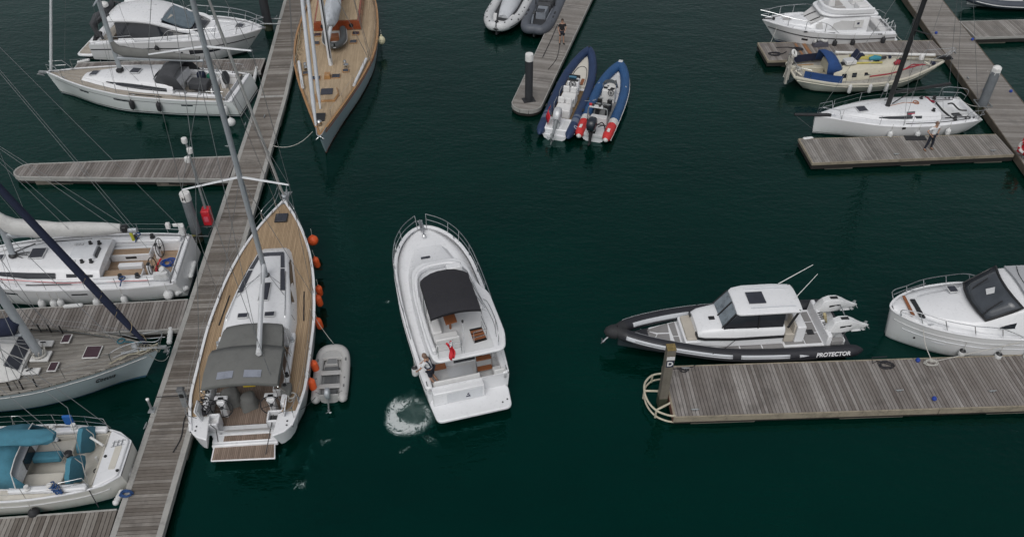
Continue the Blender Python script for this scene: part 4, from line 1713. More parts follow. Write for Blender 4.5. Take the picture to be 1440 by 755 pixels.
GO = 'orange fenders along the big yacht'
fenders(BIG, 'ball', orange, [((440, 338), .75, 'round orange ball fender nearest the bow of the big yacht')], GO, r=.265)
fenders(BIG, 'sausage', orange, [((445, 369), .72, 'lone orange sausage fender just below the round ball fender'),
        ((449, 409), .70, 'upper of two orange sausage fenders hanging close together'),
        ((448, 423), .70, 'lower of two orange sausage fenders hanging close together'),
        ((447, 455), .70, 'orange sausage fender above the bow of the small grey tender'),
        ((437, 515), .68, 'orange sausage fender hanging upright beside the middle of the grey tender'),
        ((432, 541), .66, 'orange sausage fender by the outboard end of the grey tender')], GO, r=.15, l=.66, tilt=-.1)

# ------------------------------------------------------------------ white flybridge motor yacht under way
def motor_yacht():
 b = Boat('motor_yacht', 'white flybridge motor yacht under way with black canvas top and red ensign', 'motor yacht', (-1.5, 21.9), 105.8, 10.22)
 A, D = Z(540, 300, 5.395), Z(590, 420, 4.193)
 plan = [(0, 1.50), (.06, 1.62), (.1, 1.72), (.3, 1.86), (.5, 1.92), (.7, 1.84), (.82, 1.62), (.9, 1.28), (.95, .92), (.985, .5), (1, .08)]
 sheer = [(0, 1.05), (.2, 1.2), (.5, 1.5), (.8, 1.8), (1, 1.95)]
 hm = hullmat('hull_motor_white', (.72, .73, .75), [(.02, (.02, .025, .03)), (.14, (.05, .06, .08)), (.19, (.7, .71, .73))])
 b.hull(plan, sheer, hm, rake=.7, draft=.5, x0=.95, wl=.93, bowcut=.3)
 zs = b.zs
 # swim platform
 m = MB()
 m.slab(round_poly([(-.2, -1.52), (-.2, 1.52), (1.0, 1.66), (1.0, -1.66)], .25), .3, .45)
 m.build('swim_platform', gel, b.root, bevel=.04)
 # decks
 b.deck(gel, 2.3, 10.1, inset=.16, dz=-.10, camber=.03, name='side_deck')
 b.gunwale(gel, .16, .10, 1.0, 10.18, inset=.08, dz=-.01)
 b.stripe(.72, .03, gel_grey, 1.0, 9.8, r=.03)
 # cockpit
 b.well(1.0, 2.35, 1.45, lambda x: zs(x) + .05, .72, gel, nonslip)
 m = MB()
 for s in (1, -1):
  m.strip([(x, s * 1.56, zs(x) - .3) for x in (.95, 1.4, 1.9, 2.4)], .24, .42)
 m.build('cockpit_coaming', gel, b.root, bevel=.06)
 m = MB()
 m.slab([(.62, -.62), (.62, 1.5), (1.02, 1.5), (1.02, -.62)], .45, 1.12, .02)
 tr = m.build('transom', gel, b.root, bevel=.04)
 m = MB()
 m.slab([(.606, -.5), (.606, .95), (.62, .95), (.62, -.5)], .52, 1.02)
 m.build('garage_door', gel_cool, tr)
 # small dark emblem on the transom
 m = MB()
 m.tube(smooth_path([(.602, .17, .70), (.602, .06, .68), (.602, .04, .74), (.602, .12, .79), (.602, .05, .86)], 4), .018, 5)
 m.tube([(.602, .18, .66), (.602, .0, .66)], .014, 5)
 m.build('emblem', ink_dark, tr)
 m = MB()
 m.slab([(1.03, -.58), (1.03, 1.4), (1.42, 1.4), (1.42, -.58)], .72, 1.06)
 st_ = m.build('stern_bench', cushion, b.root, bevel=.06)
 m = MB()
 m.slab([(1.03, -.55), (1.03, 1.38), (1.16, 1.38), (1.16, -.55)], 1.07, 1.36, .02)
 m.build('bench_back', cushion, st_, bevel=.05)
 m = MB()
 m.slab([(.98, -1.56), (.98, -1.12), (1.5, -1.12), (1.5, -1.56)], .72, 1.12)
 sb = m.build('corner_seat', cushion, b.root, bevel=.06)
 m = MB()
 m.slab([(.98, -1.58), (.98, -1.1), (1.1, -1.1), (1.1, -1.58)], 1.12, 1.4, .02)
 m.build('seat_back', cushion, sb, bevel=.05)
 m = MB()
 m.slab([(1.55, -.4), (1.55, .62), (2.2, .62), (2.2, -.4)], .722, .735)
 m.build('floor_hatch', gel_cool, b.root, bevel=.005)
 # deckhouse
 st = [(2.3, 1.30, 1.1, 1.24, 2.78, .0), (4.0, 1.38, 1.3, 1.26, 2.80, .02), (5.6, 1.36, 1.45, 1.22, 2.80, .04), (6.5, 1.30, 1.55, 1.12, 2.62, .05), (7.2, 1.22, 1.62, 1.05, 2.12, .05), (7.75, 1.12, 1.66, .95, 1.86, .04), (8.9, .8, 1.74, .62, 1.80, .03)]
 hs = b.house(st, gel, 'deckhouse', r=.2)
 for s in (1, -1):
  b.house_window(st, [(2.7, .45, .88), (4.0, .40, .88), (5.4, .36, .85), (6.2, .40, .75), (6.7, .5, .6)], glass, 'side_window', s, parent=hs)
 m = MB()
 m.box((8.05, .25, 1.90), (.12, .42, .05))
 m.build('bow_hatch', hatchglass, b.root, bevel=.01)
 m = MB()
 m.box((2.285, -.3, 1.75), (.03, 1.2, 1.7))
 m.build('aft_door', glass, hs)
 # flybridge
 out = round_poly([(.72, -1.5), (.72, 1.3), (1.6, 1.42), (4.6, 1.40), (6.1, 1.2), (6.6, .8), (6.6, -.8), (6.2, -1.2), (4.7, -1.36), (4.05, -1.70), (1.6, -1.72)], .3)
 m = MB()
 m.slab(out, 2.72, 2.86, -.02)
 fl = m.build('flybridge', gel, b.root, bevel=.06, seg=3)
 m = MB()
 m.slab(round_poly([(.9, -1.1), (.9, 1.15), (5.2, 1.12), (5.2, -1.1)], .1), 2.87, 2.885)
 m.build('flybridge_floor', nonslip, fl)
 m = MB()
 P = smooth_path([(1.1, 1.22, 2.86), (2.4, 1.28, 2.86), (4.4, 1.24, 2.86), (5.6, 1.06, 2.86), (6.05, .6, 2.86), (6.12, 0, 2.86), (6.05, -.6, 2.86), (5.6, -1.06, 2.86), (4.4, -1.12, 2.86), (3.0, -1.1, 2.86)], 5)
 m.strip(P, .16, .26)
 m.build('flybridge_coaming', gel, fl, bevel=.05)
 m = MB()
 P = smooth_path([(4.3, 1.24, 3.1), (5.4, 1.06, 3.1), (5.85, .6, 3.1), (5.95, 0, 3.1), (5.85, -.6, 3.1), (5.4, -1.0, 3.1), (4.3, -1.1, 3.1)], 5)
 rows = [[p, p + Vector((-.14, 0, .16))] for p in P]
 m.loft([[a, c_, c_ + Vector((-.02, 0, 0)), a + Vector((-.02, 0, 0))] for a, c_ in rows])
 m.build('wind_screen', gel, fl)
 # black canvas top on its frame
 zb = 4.35
 c4 = [b.p(A(*q), zb) for q in ((258, 500), (615, 405), (745, 705))] + [b.p(D(70, 120), zb)]
 f0 = (c4[0].x + c4[1].x) / 2 + .1
 a0 = (c4[2].x + c4[3].x) / 2
 yl, yr = (c4[0].y + c4[3].y) / 2, (c4[1].y + c4[2].y) / 2
 m = MB()
 rows = []
 for f, dz, ins in ((0, -.16, .06), (.02, -.05, .02), (.06, 0, 0), (.33, -.03, .0), (.36, 0, 0), (.65, -.03, 0), (.68, 0, 0), (.96, -.01, 0), (1.0, -.07, .0), (1.003, -.18, 0)):
  x = f0 + (a0 - f0) * f
  rows.append([(x - (.28 * abs(q) ** 3 * (1 - f)), (yl + yr) / 2 + (yl - yr) / 2 * q * (1 - ins), zb + dz + .16 * (1 - abs(q) ** 2) - (.16 if abs(q) > .99 else 0)) for q in (-1, -.97, -.8, -.5, -.2, .2, .5, .8, .97, 1)])
 for r in rows:
  m.v += r
 for i in range(len(rows) - 1):
  for j in range(9):
   m.f.append((i * 10 + j, i * 10 + j + 1, i * 10 + j + 11, i * 10 + j + 10))
 ct = m.build('canvas_top', fabric_black, b.root, ang=40)
 md = ct.modifiers.new('thick', 'SOLIDIFY')
 md.thickness = .02
 m = MB()
 for s, y in ((1, yl), (-1, yr)):
  for x0_, x1_ in ((2.6, a0 + .05), (2.8, a0 + .8), (3.0, f0 - .9), (3.2, f0 - .15)):
   m.tube([(x0_, s * 1.22, 3.2), (x1_, y * .97, zb - .06)], .017, 6)
 m.build('canvas_frame', steel, ct)
 # flybridge furniture
 tb = [b.p(D(*q), 3.45) for q in ((135, 95), (205, 85), (222, 135), (155, 155))]
 m = MB()
 m.slab([(p.x, p.y) for p in tb], 3.42, 3.46)
 m.tube([((tb[0].x + tb[2].x) / 2, (tb[0].y + tb[2].y) / 2, 2.88), ((tb[0].x + tb[2].x) / 2, (tb[0].y + tb[2].y) / 2, 3.42)], .05, 8)
 m.build('table', brown, fl, bevel=.01)
 so = MB()
 so.slab([(1.35, .15), (1.35, 1.12), (1.9, 1.12), (1.9, .15)], 2.885, 3.2)
 so.slab([(1.92, .72), (1.92, 1.12), (3.4, 1.12), (3.4, .72)], 2.885, 3.2)
 so = so.build('sofa', cushion, fl, bevel=.06)
 m = MB()
 m.slab([(1.2, .15), (1.2, 1.14), (1.34, 1.14), (1.34, .15)], 2.885, 3.5, .02)
 m.build('sofa_back', cushion, so, bevel=.05)
 hm_ = MB()
 hm_.slab([(5.0, -.9), (5.0, -.1), (5.5, -.1), (5.5, -.9)], 2.885, 3.6, .08)
 hm_.build('helm_console', gel, fl, bevel=.05)
 m = MB()
 for y in (-.7, -.1, .5):
  m.slab([(4.1, y - .25), (4.1, y + .25), (4.6, y + .25), (4.6, y - .25)], 2.885, 3.3)
  m.slab([(4.0, y - .25), (4.0, y + .25), (4.1, y + .25), (4.1, y - .25)], 3.2, 3.75)
 m.build('helm_seats', cushion, fl, bevel=.05)
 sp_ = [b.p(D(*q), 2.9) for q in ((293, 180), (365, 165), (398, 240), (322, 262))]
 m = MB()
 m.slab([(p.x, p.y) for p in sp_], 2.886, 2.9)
 op = m.build('stair_opening', paint('opening_shade', (.012, .010, .009), .9), fl, flat=True)  # near-black plate on the solid floor paints the shade inside the stairwell
 m = MB()
 for k in range(3):
  u = .25 + .25 * k
  p, q = sp_[0].lerp(sp_[3], u), sp_[1].lerp(sp_[2], u)
  m.plate([(p.x - .07, p.y, 2.91), (q.x - .07, q.y, 2.91), (q.x + .07, q.y, 2.91), (p.x + .07, p.y, 2.91)], .012)
 m.build('stair_tread', brown, op)
 m = MB()
 for k in (0, 1, 2, 3):
  p, q = sp_[k], sp_[(k + 1) % 4]
  if k != 0:
   m.tube([(p.x, p.y, 2.88), (p.x, p.y, 3.5)], .014, 6)
  if k in (1, 2):
   m.tube([(p.x, p.y, 3.5), (q.x, q.y, 3.5)], .016, 6)
   m.tube([(p.x, p.y, 3.2), (q.x, q.y, 3.2)], .012, 6)
 m.tube(smooth_path([(3.2, -1.26, 3.3), (2.6, -1.3, 3.62), (1.6, -1.34, 3.62), (1.0, -1.3, 3.4), (.95, -1.28, 2.88)], 5), .018, 6)
 m.tube(smooth_path([(3.0, -1.2, 3.3), (2.4, -1.24, 3.42), (1.6, -1.28, 3.42), (1.1, -1.24, 3.2)], 5), .014, 6)
 m.tube([(1.6, -1.34, 3.62), (1.6, -1.34, 2.88)], .014, 6)
 m.build('flybridge_rail', steel, fl)
 m = MB()
 m.tube([(1.15, 1.15, 3.45), (.95, 1.15, 3.5), (.9, .2, 3.5)], .016, 6)
 for y in (1.12, .65, .2):
  m.tube([(.9, y, 2.86), (.9, y, 3.5)], .014, 6)
 m.tube([(.9, .1, 2.86), (1.55, -.02, 3.9)], .016, 6)
 m.build('aft_rail', steel, fl)
 m = MB()
 m.lathe([(.04, 0), (.045, .1), (.01, .14)], (1.55, -.02, 3.88), 8)
 m.build('antenna_tip', black, fl)
 # ensign on its staff
 fp = b.p(D(196, 258), 3.75)
 m = MB()
 m.tube([(fp.x + .15, fp.y, 2.86), (fp.x - .1, fp.y + .02, 4.0)], .016, 6)
 fs = m.build('flag_staff', steel, fl)
 m = MB()
 rows = []
 for i in range(9):
  u = i / 8
  rows.append([(fp.x - .1 - .05 * u - .5 * u * .6 + .06 * sin(9 * v), fp.y + .03 + .22 * v * (1 - .25 * u) + .05 * sin(7 * u + 2 * v), 3.95 - .6 * u - .08 * v) for v in (0, .25, .5, .75, 1)])
 for r in rows:
  m.v += r
 for i in range(8):
  for j in range(4):
   m.f.append((i * 5 + j, i * 5 + j + 1, i * 5 + j + 6, i * 5 + j + 5))
 fg = m.build('ensign', red, fs, ang=60)
 md = fg.modifiers.new('thick', 'SOLIDIFY')
 md.thickness = .006
 m = MB()
 m.plate([rows[0][0], rows[0][2], rows[2][2], rows[2][0]], .02)
 cn = m.build('canton', paint('flag_blue', (.02, .03, .16), .8), fs, flat=True)
 m = MB()
 q = [Vector(p) for p in (rows[0][0], rows[0][2], rows[2][2], rows[2][0])]
 up = Vector((0, 0, .016))
 for a_, c_ in ((q[0], q[2]), (q[1], q[3]), ((q[0] + q[1]) / 2, (q[2] + q[3]) / 2), ((q[0] + q[3]) / 2, (q[1] + q[2]) / 2)):
  m.tube([a_ + up, c_ + up], .022, 4)
 m.build('canton_cross', cushion, cn)
 # stairs up to the flybridge
 m = MB()
 for k in range(3):
  m.box((1.62 - .0 + .18 * k, -.85, .98 + .42 * k), (.24, .62, .05))
 m.build('stair_tread', brown, b.root, bevel=.01)
 m = MB()
 for y in (-.52, -1.18):
  m.tube([(1.5, y, .75), (2.2, y, 2.7)], .025, 6)
 m.build('stair_rail', steel, b.root)
 m = MB()
 m.box((2.05, .95, 1.12), (.3, .55, .06))
 m.box((2.2, -1.2, 1.55), (.2, .5, .06))
 m.build('brown_seat', brown, b.root, bevel=.01)
 # rails
 e = lambda x, s, dz=0: b.edge(x, s, .07, .08 + dz)
 xs = [4.2, 5.4, 6.6, 7.7, 8.7, 9.4, 9.85]
 for s in (1, -1):
  top = [e(x, s, .58) + Vector((.08, s * .05, 0)) for x in xs] + [Vector((10.36, s * .26, 2.58))]
  mid = [e(x, s, .30) + Vector((.04, s * .03, 0)) for x in xs[1:]] + [Vector((10.32, s * .25, 2.3))]
  b.rail([smooth_path([e(3.6, s)] + top, 4), smooth_path(mid, 4), [(10.05, s * .22, 1.98), (10.36, s * .26, 2.58)]] + [[e(x, s), e(x, s, .58) + Vector((.08, s * .05, 0))] for x in xs[:-1]], name='bow_rail', r=.019)
 m = MB()
 m.box((10.2, 0, 2.02), (.7, .2, .08))
 m.tube([(10.6, 0, 2.1), (9.9, 0, 2.12), (9.55, .02, 2.05)], .035, 6)
 m.lathe([(.09, 0), (.1, .1), (.05, .16)], (9.5, .02, 1.92), 10)
 m.plate([(10.7, -.14, 2.0), (10.45, 0, 1.72), (10.7, .14, 2.0), (10.6, 0, 2.1)], .04)
 m.build('anchor_gear', steel, b.root)
 m = MB()
 for s in (1, -1):
  for x in (1.15, 5.2, 9.0):
   p = b.edge(x, s, .1, .1)
   m.tube([p + Vector((-.12, 0, .05)), p + Vector((.12, 0, .05))], .02, 6)
   m.tube([p, p + Vector((0, 0, .05))], .02, 6)
 m.build('deck_cleat', steel, b.root)
 m = MB()
 for x, y in ((.1, -1.2), (.2, -1.42), (1.25, -.5), (1.5, -.45), (1.2, .5)):
  m.lathe([(.035, 0), (.035, .02)], (x, y, .455 if x < .5 else (1.07 if x < 1.4 else .735)), 8)
 m.build('fitting', black, b.root)
 return b


MY = motor_yacht()
fenders(MY, 'sausage', fender_white, [((587, 521), 1.0, 'white fender with black top hanging on the flybridge yacht beside the leaning man')], None, r=.13, l=.55, white_cap=black)


# ------------------------------------------------------------------ inflatables
def tube_run(side_pts, r, cone=.35, n=10):
 """points and radii of a tube that starts with a cone"""
 P = smooth_path(side_pts, n)
 d = (P[0] - P[1]).normalized()
 C_ = [P[0] + d * cone, P[0] + d * cone * .8, P[0] + d * cone * .4]
 return C_ + P, [r * .12, r * .5, r * .88] + [r] * len(P)


def collar(b, side, r, segs, n=14, cone=.35, blunt=None, name='tube'):
 """side = half centre line from stern to bow (y>0); segs = [(from, to, material, name)] as fractions of the whole side"""
 for s in (1, -1):
  P, R = tube_run([(x, s * y, z) for x, y, z in side], r, cone)
  tot = [0.0]
  for i in range(1, len(P)):
   tot.append(tot[-1] + (P[i] - P[i - 1]).length)
  for f0, f1, mat_, nm in segs:
   idx = [i for i in range(len(P)) if f0 - 1e-6 <= tot[i] / tot[-1] <= f1 + 1e-6]
   lo, hi = max(idx[0] - (1 if f0 > 0 else 0), 0), idx[-1]
   m = MB()
   m.tube([P[i] for i in range(lo, hi + 1)], [R[i] for i in range(lo, hi + 1)], n)
   m.build(nm, mat_, b.root, ang=60)


def vhull(b, st, mat, name='hull'):
 """hard hull below the tubes: (x, half beam, z side, z keel)"""
 m = MB()
 m.loft([[(x, h, zt), (x, h * .85, zt * .3), (x, 0, zk), (x, -h * .85, zt * .3), (x, -h, zt), (x, 0, zt)] for x, h, zt, zk in st])
 return m.build(name, mat, b.root)


def tender(name, label, o, h, L, group=None):
 b = Boat(name, label, 'inflatable', o, h, L, group)
 hyp = paint('hypalon_grey', (.40, .40, .395), .6, var=.12, scale=2)
 dk = paint('tender_dark', (.10, .105, .11), .8, var=.2)
 mid = paint('tender_grey', (.19, .195, .20), .7, var=.15)
 side = [(.0, .58, .30), (.7, .60, .30), (1.5, .60, .32), (2.1, .58, .36), (2.5, .50, .42), (2.68, .34, .46), (2.74, .15, .47), (2.75, 0, .47)]
 collar(b, side, .215, [(0, 1, hyp, 'tube')], cone=.22)
 vhull(b, [(.0, .42, .25, -.12), (1.5, .42, .26, -.14), (2.2, .34, .3, -.06), (2.65, .05, .4, .2)], hyp)
 m = MB()
 m.slab([(.0, -.42), (0, .42), (1.9, .42), (2.25, .25), (2.25, -.25), (1.9, -.42)], .2, .27)
 m.build('floor', mid, b.root)
 m = MB()
 m.slab([(2.1, -.5), (2.1, .5), (2.55, .4), (2.66, 0), (2.55, -.4)], .4, .56, .03)
 m.build('bow_deck', hyp, b.root, bevel=.03)
 m = MB()
 m.slab(round_poly([(1.75, -.3), (1.75, .3), (2.2, .22), (2.35, 0), (2.2, -.22)], .08), .28, .5, .03)
 lk = m.build('bow_locker', hyp, b.root, bevel=.02)
 m = MB()
 m.slab(round_poly([(1.82, -.24), (1.82, .24), (2.14, .17), (2.24, 0), (2.14, -.17)], .06), .505, .515)
 m.build('bow_pad', mid, lk)
 for x in (1.32, .55):
  m = MB()
  m.box((x, 0, .46), (.24, .92, .06))
  m.build('thwart', hyp, b.root, bevel=.02)
 m = MB()
 m.box((1.62, 0, .36), (.2, .66, .14))
 m.box((.28, -.15, .33), (.28, .34, .12))
 m.build('bag', dk, b.root, bevel=.03)
 m = MB()
 m.box((1.0, 0, .275), (.6, .5, .01))
 for y in (.28, -.02, -.3):
  m.box((.95, y, .285), (.75, .03, .02))
 m.build('floor_board', dk, b.root)
 m = MB()
 m.box((.0, 0, .38), (.05, .86, .32))
 m.build('transom', hyp, b.root, bevel=.01)
 outboard(b.root, (-.02, .02, .5), (-1, 0, 0), .35, .62, alu, galv)
 m = MB()
 for s in (1, -1):
  for x in (.5, 1.0, 1.6, 2.0):
   m.box((x, s * .62, .50 + (.07 if x > 1.8 else 0)), (.16, .06, .03))
  m.tube([(-.05, s * .78, .34), (.12, s * .74, .42), (.2, s * .55, .51), (.16, s * .42, .45)], .02, 5)
 m.build('handle', dk, b.root)
 return b


TENDER = tender('tender', 'small grey inflatable tender with silver outboard alongside the big yacht', (-7.42, 22.66), 94.7, 2.96)
TENDER.root.scale = (.95, .93, .95)
rope('thin white painter from the big yacht to the bow of the small grey tender', [BIG.w((6.2, -2.0, 1.45)), TENDER.w((2.8, 0, .6))], .012, rope_white, sag=.15)
rope('stern line from the small grey tender to the big yacht quarter', [BIG.w((.7, -1.95, 1.2)), TENDER.w((.0, .5, .45))], .012, rope_black, sag=.1)


def rib_blue():
 b = Boat('rigid_inflatable', 'dark blue inflatable with white helm seats and silver outboard, tied to the walkway', 'RIB', (2.46, 42.38), 74.3, 9.75, 'RIBs by the short walkway')
 navy = paint('hypalon_navy', (.016, .036, .095), .55, var=.25, scale=1.5)
 band = paint('hypalon_band', (.11, .14, .20), .6)
 A = Z(740, 60, 5.39)
 side = [(.4, .86, .46), (2, .90, .46), (4.5, .92, .52), (6.4, .84, .66), (7.9, .6, .82), (9.0, .3, .95), (9.6, .0, 1.02)]
 collar(b, side, .27, [(0, .16, navy, 'tube_end'), (.16, .20, band, 'tube_band'), (.20, .215, navy, 'tube_end'), (.215, .25, band, 'tube_band'), (.25, 1, navy, 'tube')], cone=.75)
 vhull(b, [(.0, .72, .3, -.25), (4.5, .75, .33, -.28), (7.5, .5, .5, -.1), (9.3, .05, .85, .5)], gel)
 m = MB()
 m.slab([(.9, -.68), (.9, .68), (4.9, .70), (6.4, .62), (6.4, -.62), (4.9, -.70)], .3, .38)
 m.build('deck', planked('rib_teak', (.24, .16, .09), (.15, .10, .055), .06, .12), b.root)
 m = MB()
 z1 = lambda x, y: .50 + (x - 5.2) * .09
 m.slab(round_poly([(5.6, -.66), (5.6, .66), (6.6, .62), (7.8, .42), (8.9, .12), (8.9, -.12), (7.8, -.42), (6.6, -.62)], .1), .3, z1)
 fd = m.build('foredeck', beige_deck, b.root)
 m = MB()
 m.tube([(p.x, p.y, z1(p.x, 0) + .02) for p in smooth_path([(5.8, .5, 0), (6.6, .46, 0), (7.5, .3, 0), (7.8, 0, 0), (7.5, -.3, 0), (6.6, -.46, 0), (5.8, -.5, 0)], 5)], .02, 5)
 m.build('foredeck_trim', fabric_dark, fd)
 m = MB()
 m.box((6.1, -.32, .60), (.75, .2, .03))
 m.build('foredeck_teak', brown, fd)
 # console and seats
 m = MB()
 m.slab([(4.75, -.40), (4.75, .42), (5.5, .36), (5.5, -.34)], .38, 1.25, .06)
 cs = m.build('console', gel, b.root, bevel=.06)
 m = MB()
 m.box((4.95, .02, 1.28), (.3, .62, .06), M=Matrix.Rotation(.3, 3, 'Y'))
 m.box((5.3, .02, 1.36), (.05, .7, .25), M=Matrix.Rotation(-.4, 3, 'Y'))
 m.build('dashboard', black, cs, bevel=.01)
 m = MB()
 m.box((5.12, .1, 1.36), (.12, .46, .16), M=Matrix.Rotation(-.5, 3, 'Y'))
 m.build('screen', paint('screen_blue', (.06, .16, .24), .2), cs)
 b.wheel((4.68, .02, 1.15), .19, (-1, 0, .6))
 for x in (3.6, 2.25):
  m = MB()
  m.slab([(x - .45, -.48), (x - .45, .48), (x + .5, .48), (x + .5, -.48)], .38, .95, .03)
  s_ = m.build('helm_seat', cushion, b.root, bevel=.07)
  m = MB()
  for y in (.25, -.22):
   m.slab([(x + .32, y - .2), (x + .32, y + .2), (x + .5, y + .2), (x + .5, y - .2)], .95, 1.35, .02)
  m.build('backrest', cushion, s_, bevel=.05)
  m = MB()
  for s in (1, -1):
   m.tube([(x - .4, s * .5, .95), (x - .3, s * .52, 1.3), (x + .4, s * .52, 1.3), (x + .45, s * .5, .95)], .018, 6)
  m.build('seat_rail', steel, s_)
 m = MB()
 m.slab(round_poly([(.15, -.68), (.15, .68), (1.5, .72), (1.5, -.72)], .15), .3, .62)
 sw = m.build('stern_deck', gel, b.root, bevel=.04)
 m = MB()
 for s in (1, -1):
  m.slab(round_poly([(.3, s * .3), (.3, s * .6), (1.2, s * .62), (1.2, s * .32)], .1), .622, .635)
 m.build('stern_pad', nonslip, sw)
 outboard(b.root, (.55, .02, .82), (-1, 0, 0), .95, 1.2, paint('cowl_silver', (.48, .49, .51), .3, .2, .05), galv)
 m = MB()
 m.tube([(1.05, .45, .6), (.95, .5, 1.75)], .016, 6)
 fs = m.build('flag_staff', steel, b.root)
 m = MB()
 rows = [[(.98 - .08 * u - .5 * u, .48 + .1 * sin(5 * u) + .16 * v, 1.7 - .55 * u - .5 * v) for v in (0, .33, .66, 1)] for u in [k / 6 for k in range(7)]]
 for r in rows:
  m.v += r
 for i in range(6):
  for j in range(3):
   m.f.append((i * 4 + j, i * 4 + j + 1, i * 4 + j + 5, i * 4 + j + 4))
 fg = m.build('ensign', red, fs, ang=60)
 md = fg.modifiers.new('thick', 'SOLIDIFY')
 md.thickness = .006
 m = MB()
 m.ring((.7, -1.1, .62), .12, .03, (0, -.6, .8), 16, 5)
 m.build('tube_emblem', paint('emblem_pale', (.3, .34, .42), .6), b.root)
 m = MB()
 for s in (1, -1):
  for x in (2.6, 4.0, 5.4, 6.8):
   yy = .95 if x < 6 else .84
   m.box((x, s * (yy + .17), .68 + (.14 if x > 6 else 0)), (.3, .12, .03))
 m.build('tube_handle', black, b.root)
 m = MB()
 m.lathe([(.05, 0), (.06, .06), (.02, .09)], (9.5, 0, 1.26), 8)
 m.build('bow_eye', black, b.root)
 return b


def rib_redtail():
 b = Boat('rigid_inflatable', 'blue inflatable with white and red tube ends and a black outboard', 'RIB', (4.68, 42.2), 73.2, 8.0, 'RIBs by the short walkway')
 blue = paint('hypalon_blue', (.02, .075, .19), .55, var=.25, scale=1.5)
 rd = paint('hypalon_red', (.55, .035, .035), .55, var=.2)
 wh = paint('hypalon_white', (.56, .56, .55), .6, var=.12)
 A = Z(800, 80, 5.81)
 side = [(.2, .80, .42), (1.8, .84, .42), (3.8, .86, .48), (5.3, .78, .62), (6.5, .56, .8), (7.3, .28, .92), (7.75, .0, 1.0)]
 collar(b, side, .29, [(0, .03, wh, 'tube_tip'), (.03, .205, rd, 'red_tube_end'), (.205, .27, wh, 'white_tube_band'), (.27, 1, blue, 'tube')], cone=.6)
 vhull(b, [(.0, .65, .28, -.22), (3.5, .68, .3, -.25), (5.8, .5, .5, -.1), (7.5, .05, .8, .5)], gel)
 m = MB()
 m.slab([(.6, -.6), (.6, .6), (4.6, .62), (5.9, .45), (5.9, -.45), (4.6, -.62)], .28, .36)
 m.build('deck', paint('rib_deck_grey', (.22, .225, .23), .85, var=.2, scale=4), b.root)
 m = MB()
 m.slab([(5.0, -.55), (5.0, .55), (6.4, .36), (6.9, .1), (6.9, -.1), (6.4, -.36)], .36, lambda x, y: .55 + (x - 5) * .1)
 fd = m.build('foredeck', gel_grey, b.root, bevel=.02)
 m = MB()
 m.plate([(5.5, -.35, .63), (5.5, .18, .63), (6.3, -.05, .71)], .02)
 m.build('anchor_locker', black, fd)
 m = MB()
 m.slab(round_poly([(3.9, -.42), (3.9, .42), (4.6, .44), (5.0, .2), (5.0, -.2), (4.6, -.44)], .1), .36, 1.2, .05)
 cs = m.build('console', cap_white, b.root, bevel=.05)
 m = MB()
 for x, y, w, d in ((4.25, .22, .22, .26), (4.25, -.2, .22, .26), (4.05, -.1, .14, .3), (4.5, .12, .1, .1)):
  m.box((x, y, 1.2), (w, d, .05))
 m.build('instruments', black, cs, bevel=.01)
 m = MB()
 P = [(4.3, .42, 1.2), (4.75, .36, 1.2), (4.95, 0, 1.2), (4.75, -.36, 1.2), (4.3, -.42, 1.2)]
 m.loft([[p, (p[0] - .12, p[1] * .95, 1.5), (p[0] - .14, p[1] * .95, 1.5), (p[0] - .02, p[1], 1.2)] for p in [tuple(q) for q in smooth_path(P, 4)]])
 m.build('wind_screen', glass_mid, cs)
 b.wheel((3.82, -.2, 1.15), .17, (-1, 0, .5))
 for x in (3.2, 2.55):
  for s in (1, -1):
   m = MB()
   m.slab(round_poly([(x - .3, s * .3 - .12), (x - .3, s * .3 + .12), (x + .25, s * .3 + .1), (x + .25, s * .3 - .1)], .06), .36, .92, .02)
   jk = m.build('jockey_seat', black, b.root, bevel=.03)
   m = MB()
   m.box((x - .28, s * .3, 1.02), (.1, .26, .32))
   m.build('backrest', black, jk, bevel=.03)
   m = MB()
   m.ring((x + .12, s * .3, 1.0), .14, .022, (.4, 0, 1), 14, 5)
   m.build('seat_grip', galv, jk)
 m = MB()
 m.slab([(1.35, -.55), (1.35, .55), (1.75, .5), (1.75, -.5)], .36, .82, .02)
 m.build('stern_seat', cushion, b.root, bevel=.05)
 m = MB()
 m.tube(smooth_path([(1.0, .58, .5), (.95, .56, 1.5), (.95, .4, 1.7), (.95, -.4, 1.7), (.95, -.56, 1.5), (1.0, -.58, .5)], 4), .035, 8)
 m.tube([(.95, .56, 1.3), (1.5, .5, .7)], .025, 6)
 m.tube([(.95, -.56, 1.3), (1.5, -.5, .7)], .025, 6)
 ar = m.build('radar_arch', galv, b.root)
 m = MB()
 m.box((.97, .1, 1.76), (.3, .8, .07))
 m.build('arch_plate', gel_grey, ar, bevel=.02)
 m = MB()
 m.box((.98, .44, 1.85), (.12, .18, .14))
 m.build('red_lamp', red, ar, bevel=.03)
 m = MB()
 for y in (.3, -.1, -.35):
  m.lathe([(.07, 0), (.08, .1), (.03, .14)], (.97, y, 1.8), 10)
 m.build('arch_lamp', black, ar)
 m = MB()
 m.slab([(-.05, -.55), (-.05, .55), (1.0, .58), (1.0, -.58)], .3, .52)
 m.build('stern_deck', gel_grey, b.root, bevel=.03)
 outboard(b.root, (.2, .12, .72), (-1, 0, 0), .3, 1.35, paint('cowl_black', (.016, .022, .032), .35, var=.2, coat=.2), rubber, lu=.8, lb=1.15)
 m = MB()
 m.tube(smooth_path([(.2, -.1, .95), (.5, -.35, 1.05), (.75, -.5, .7), (.6, -.6, .5)], 5), .03, 6)
 m.tube(smooth_path([(.2, -.2, .9), (.45, -.5, .9), (.3, -.62, .55)], 5), .025, 6)
 m.tube(smooth_path([(.3, .3, 1.0), (.6, .5, 1.1), (.85, .56, .7)], 5), .025, 6)
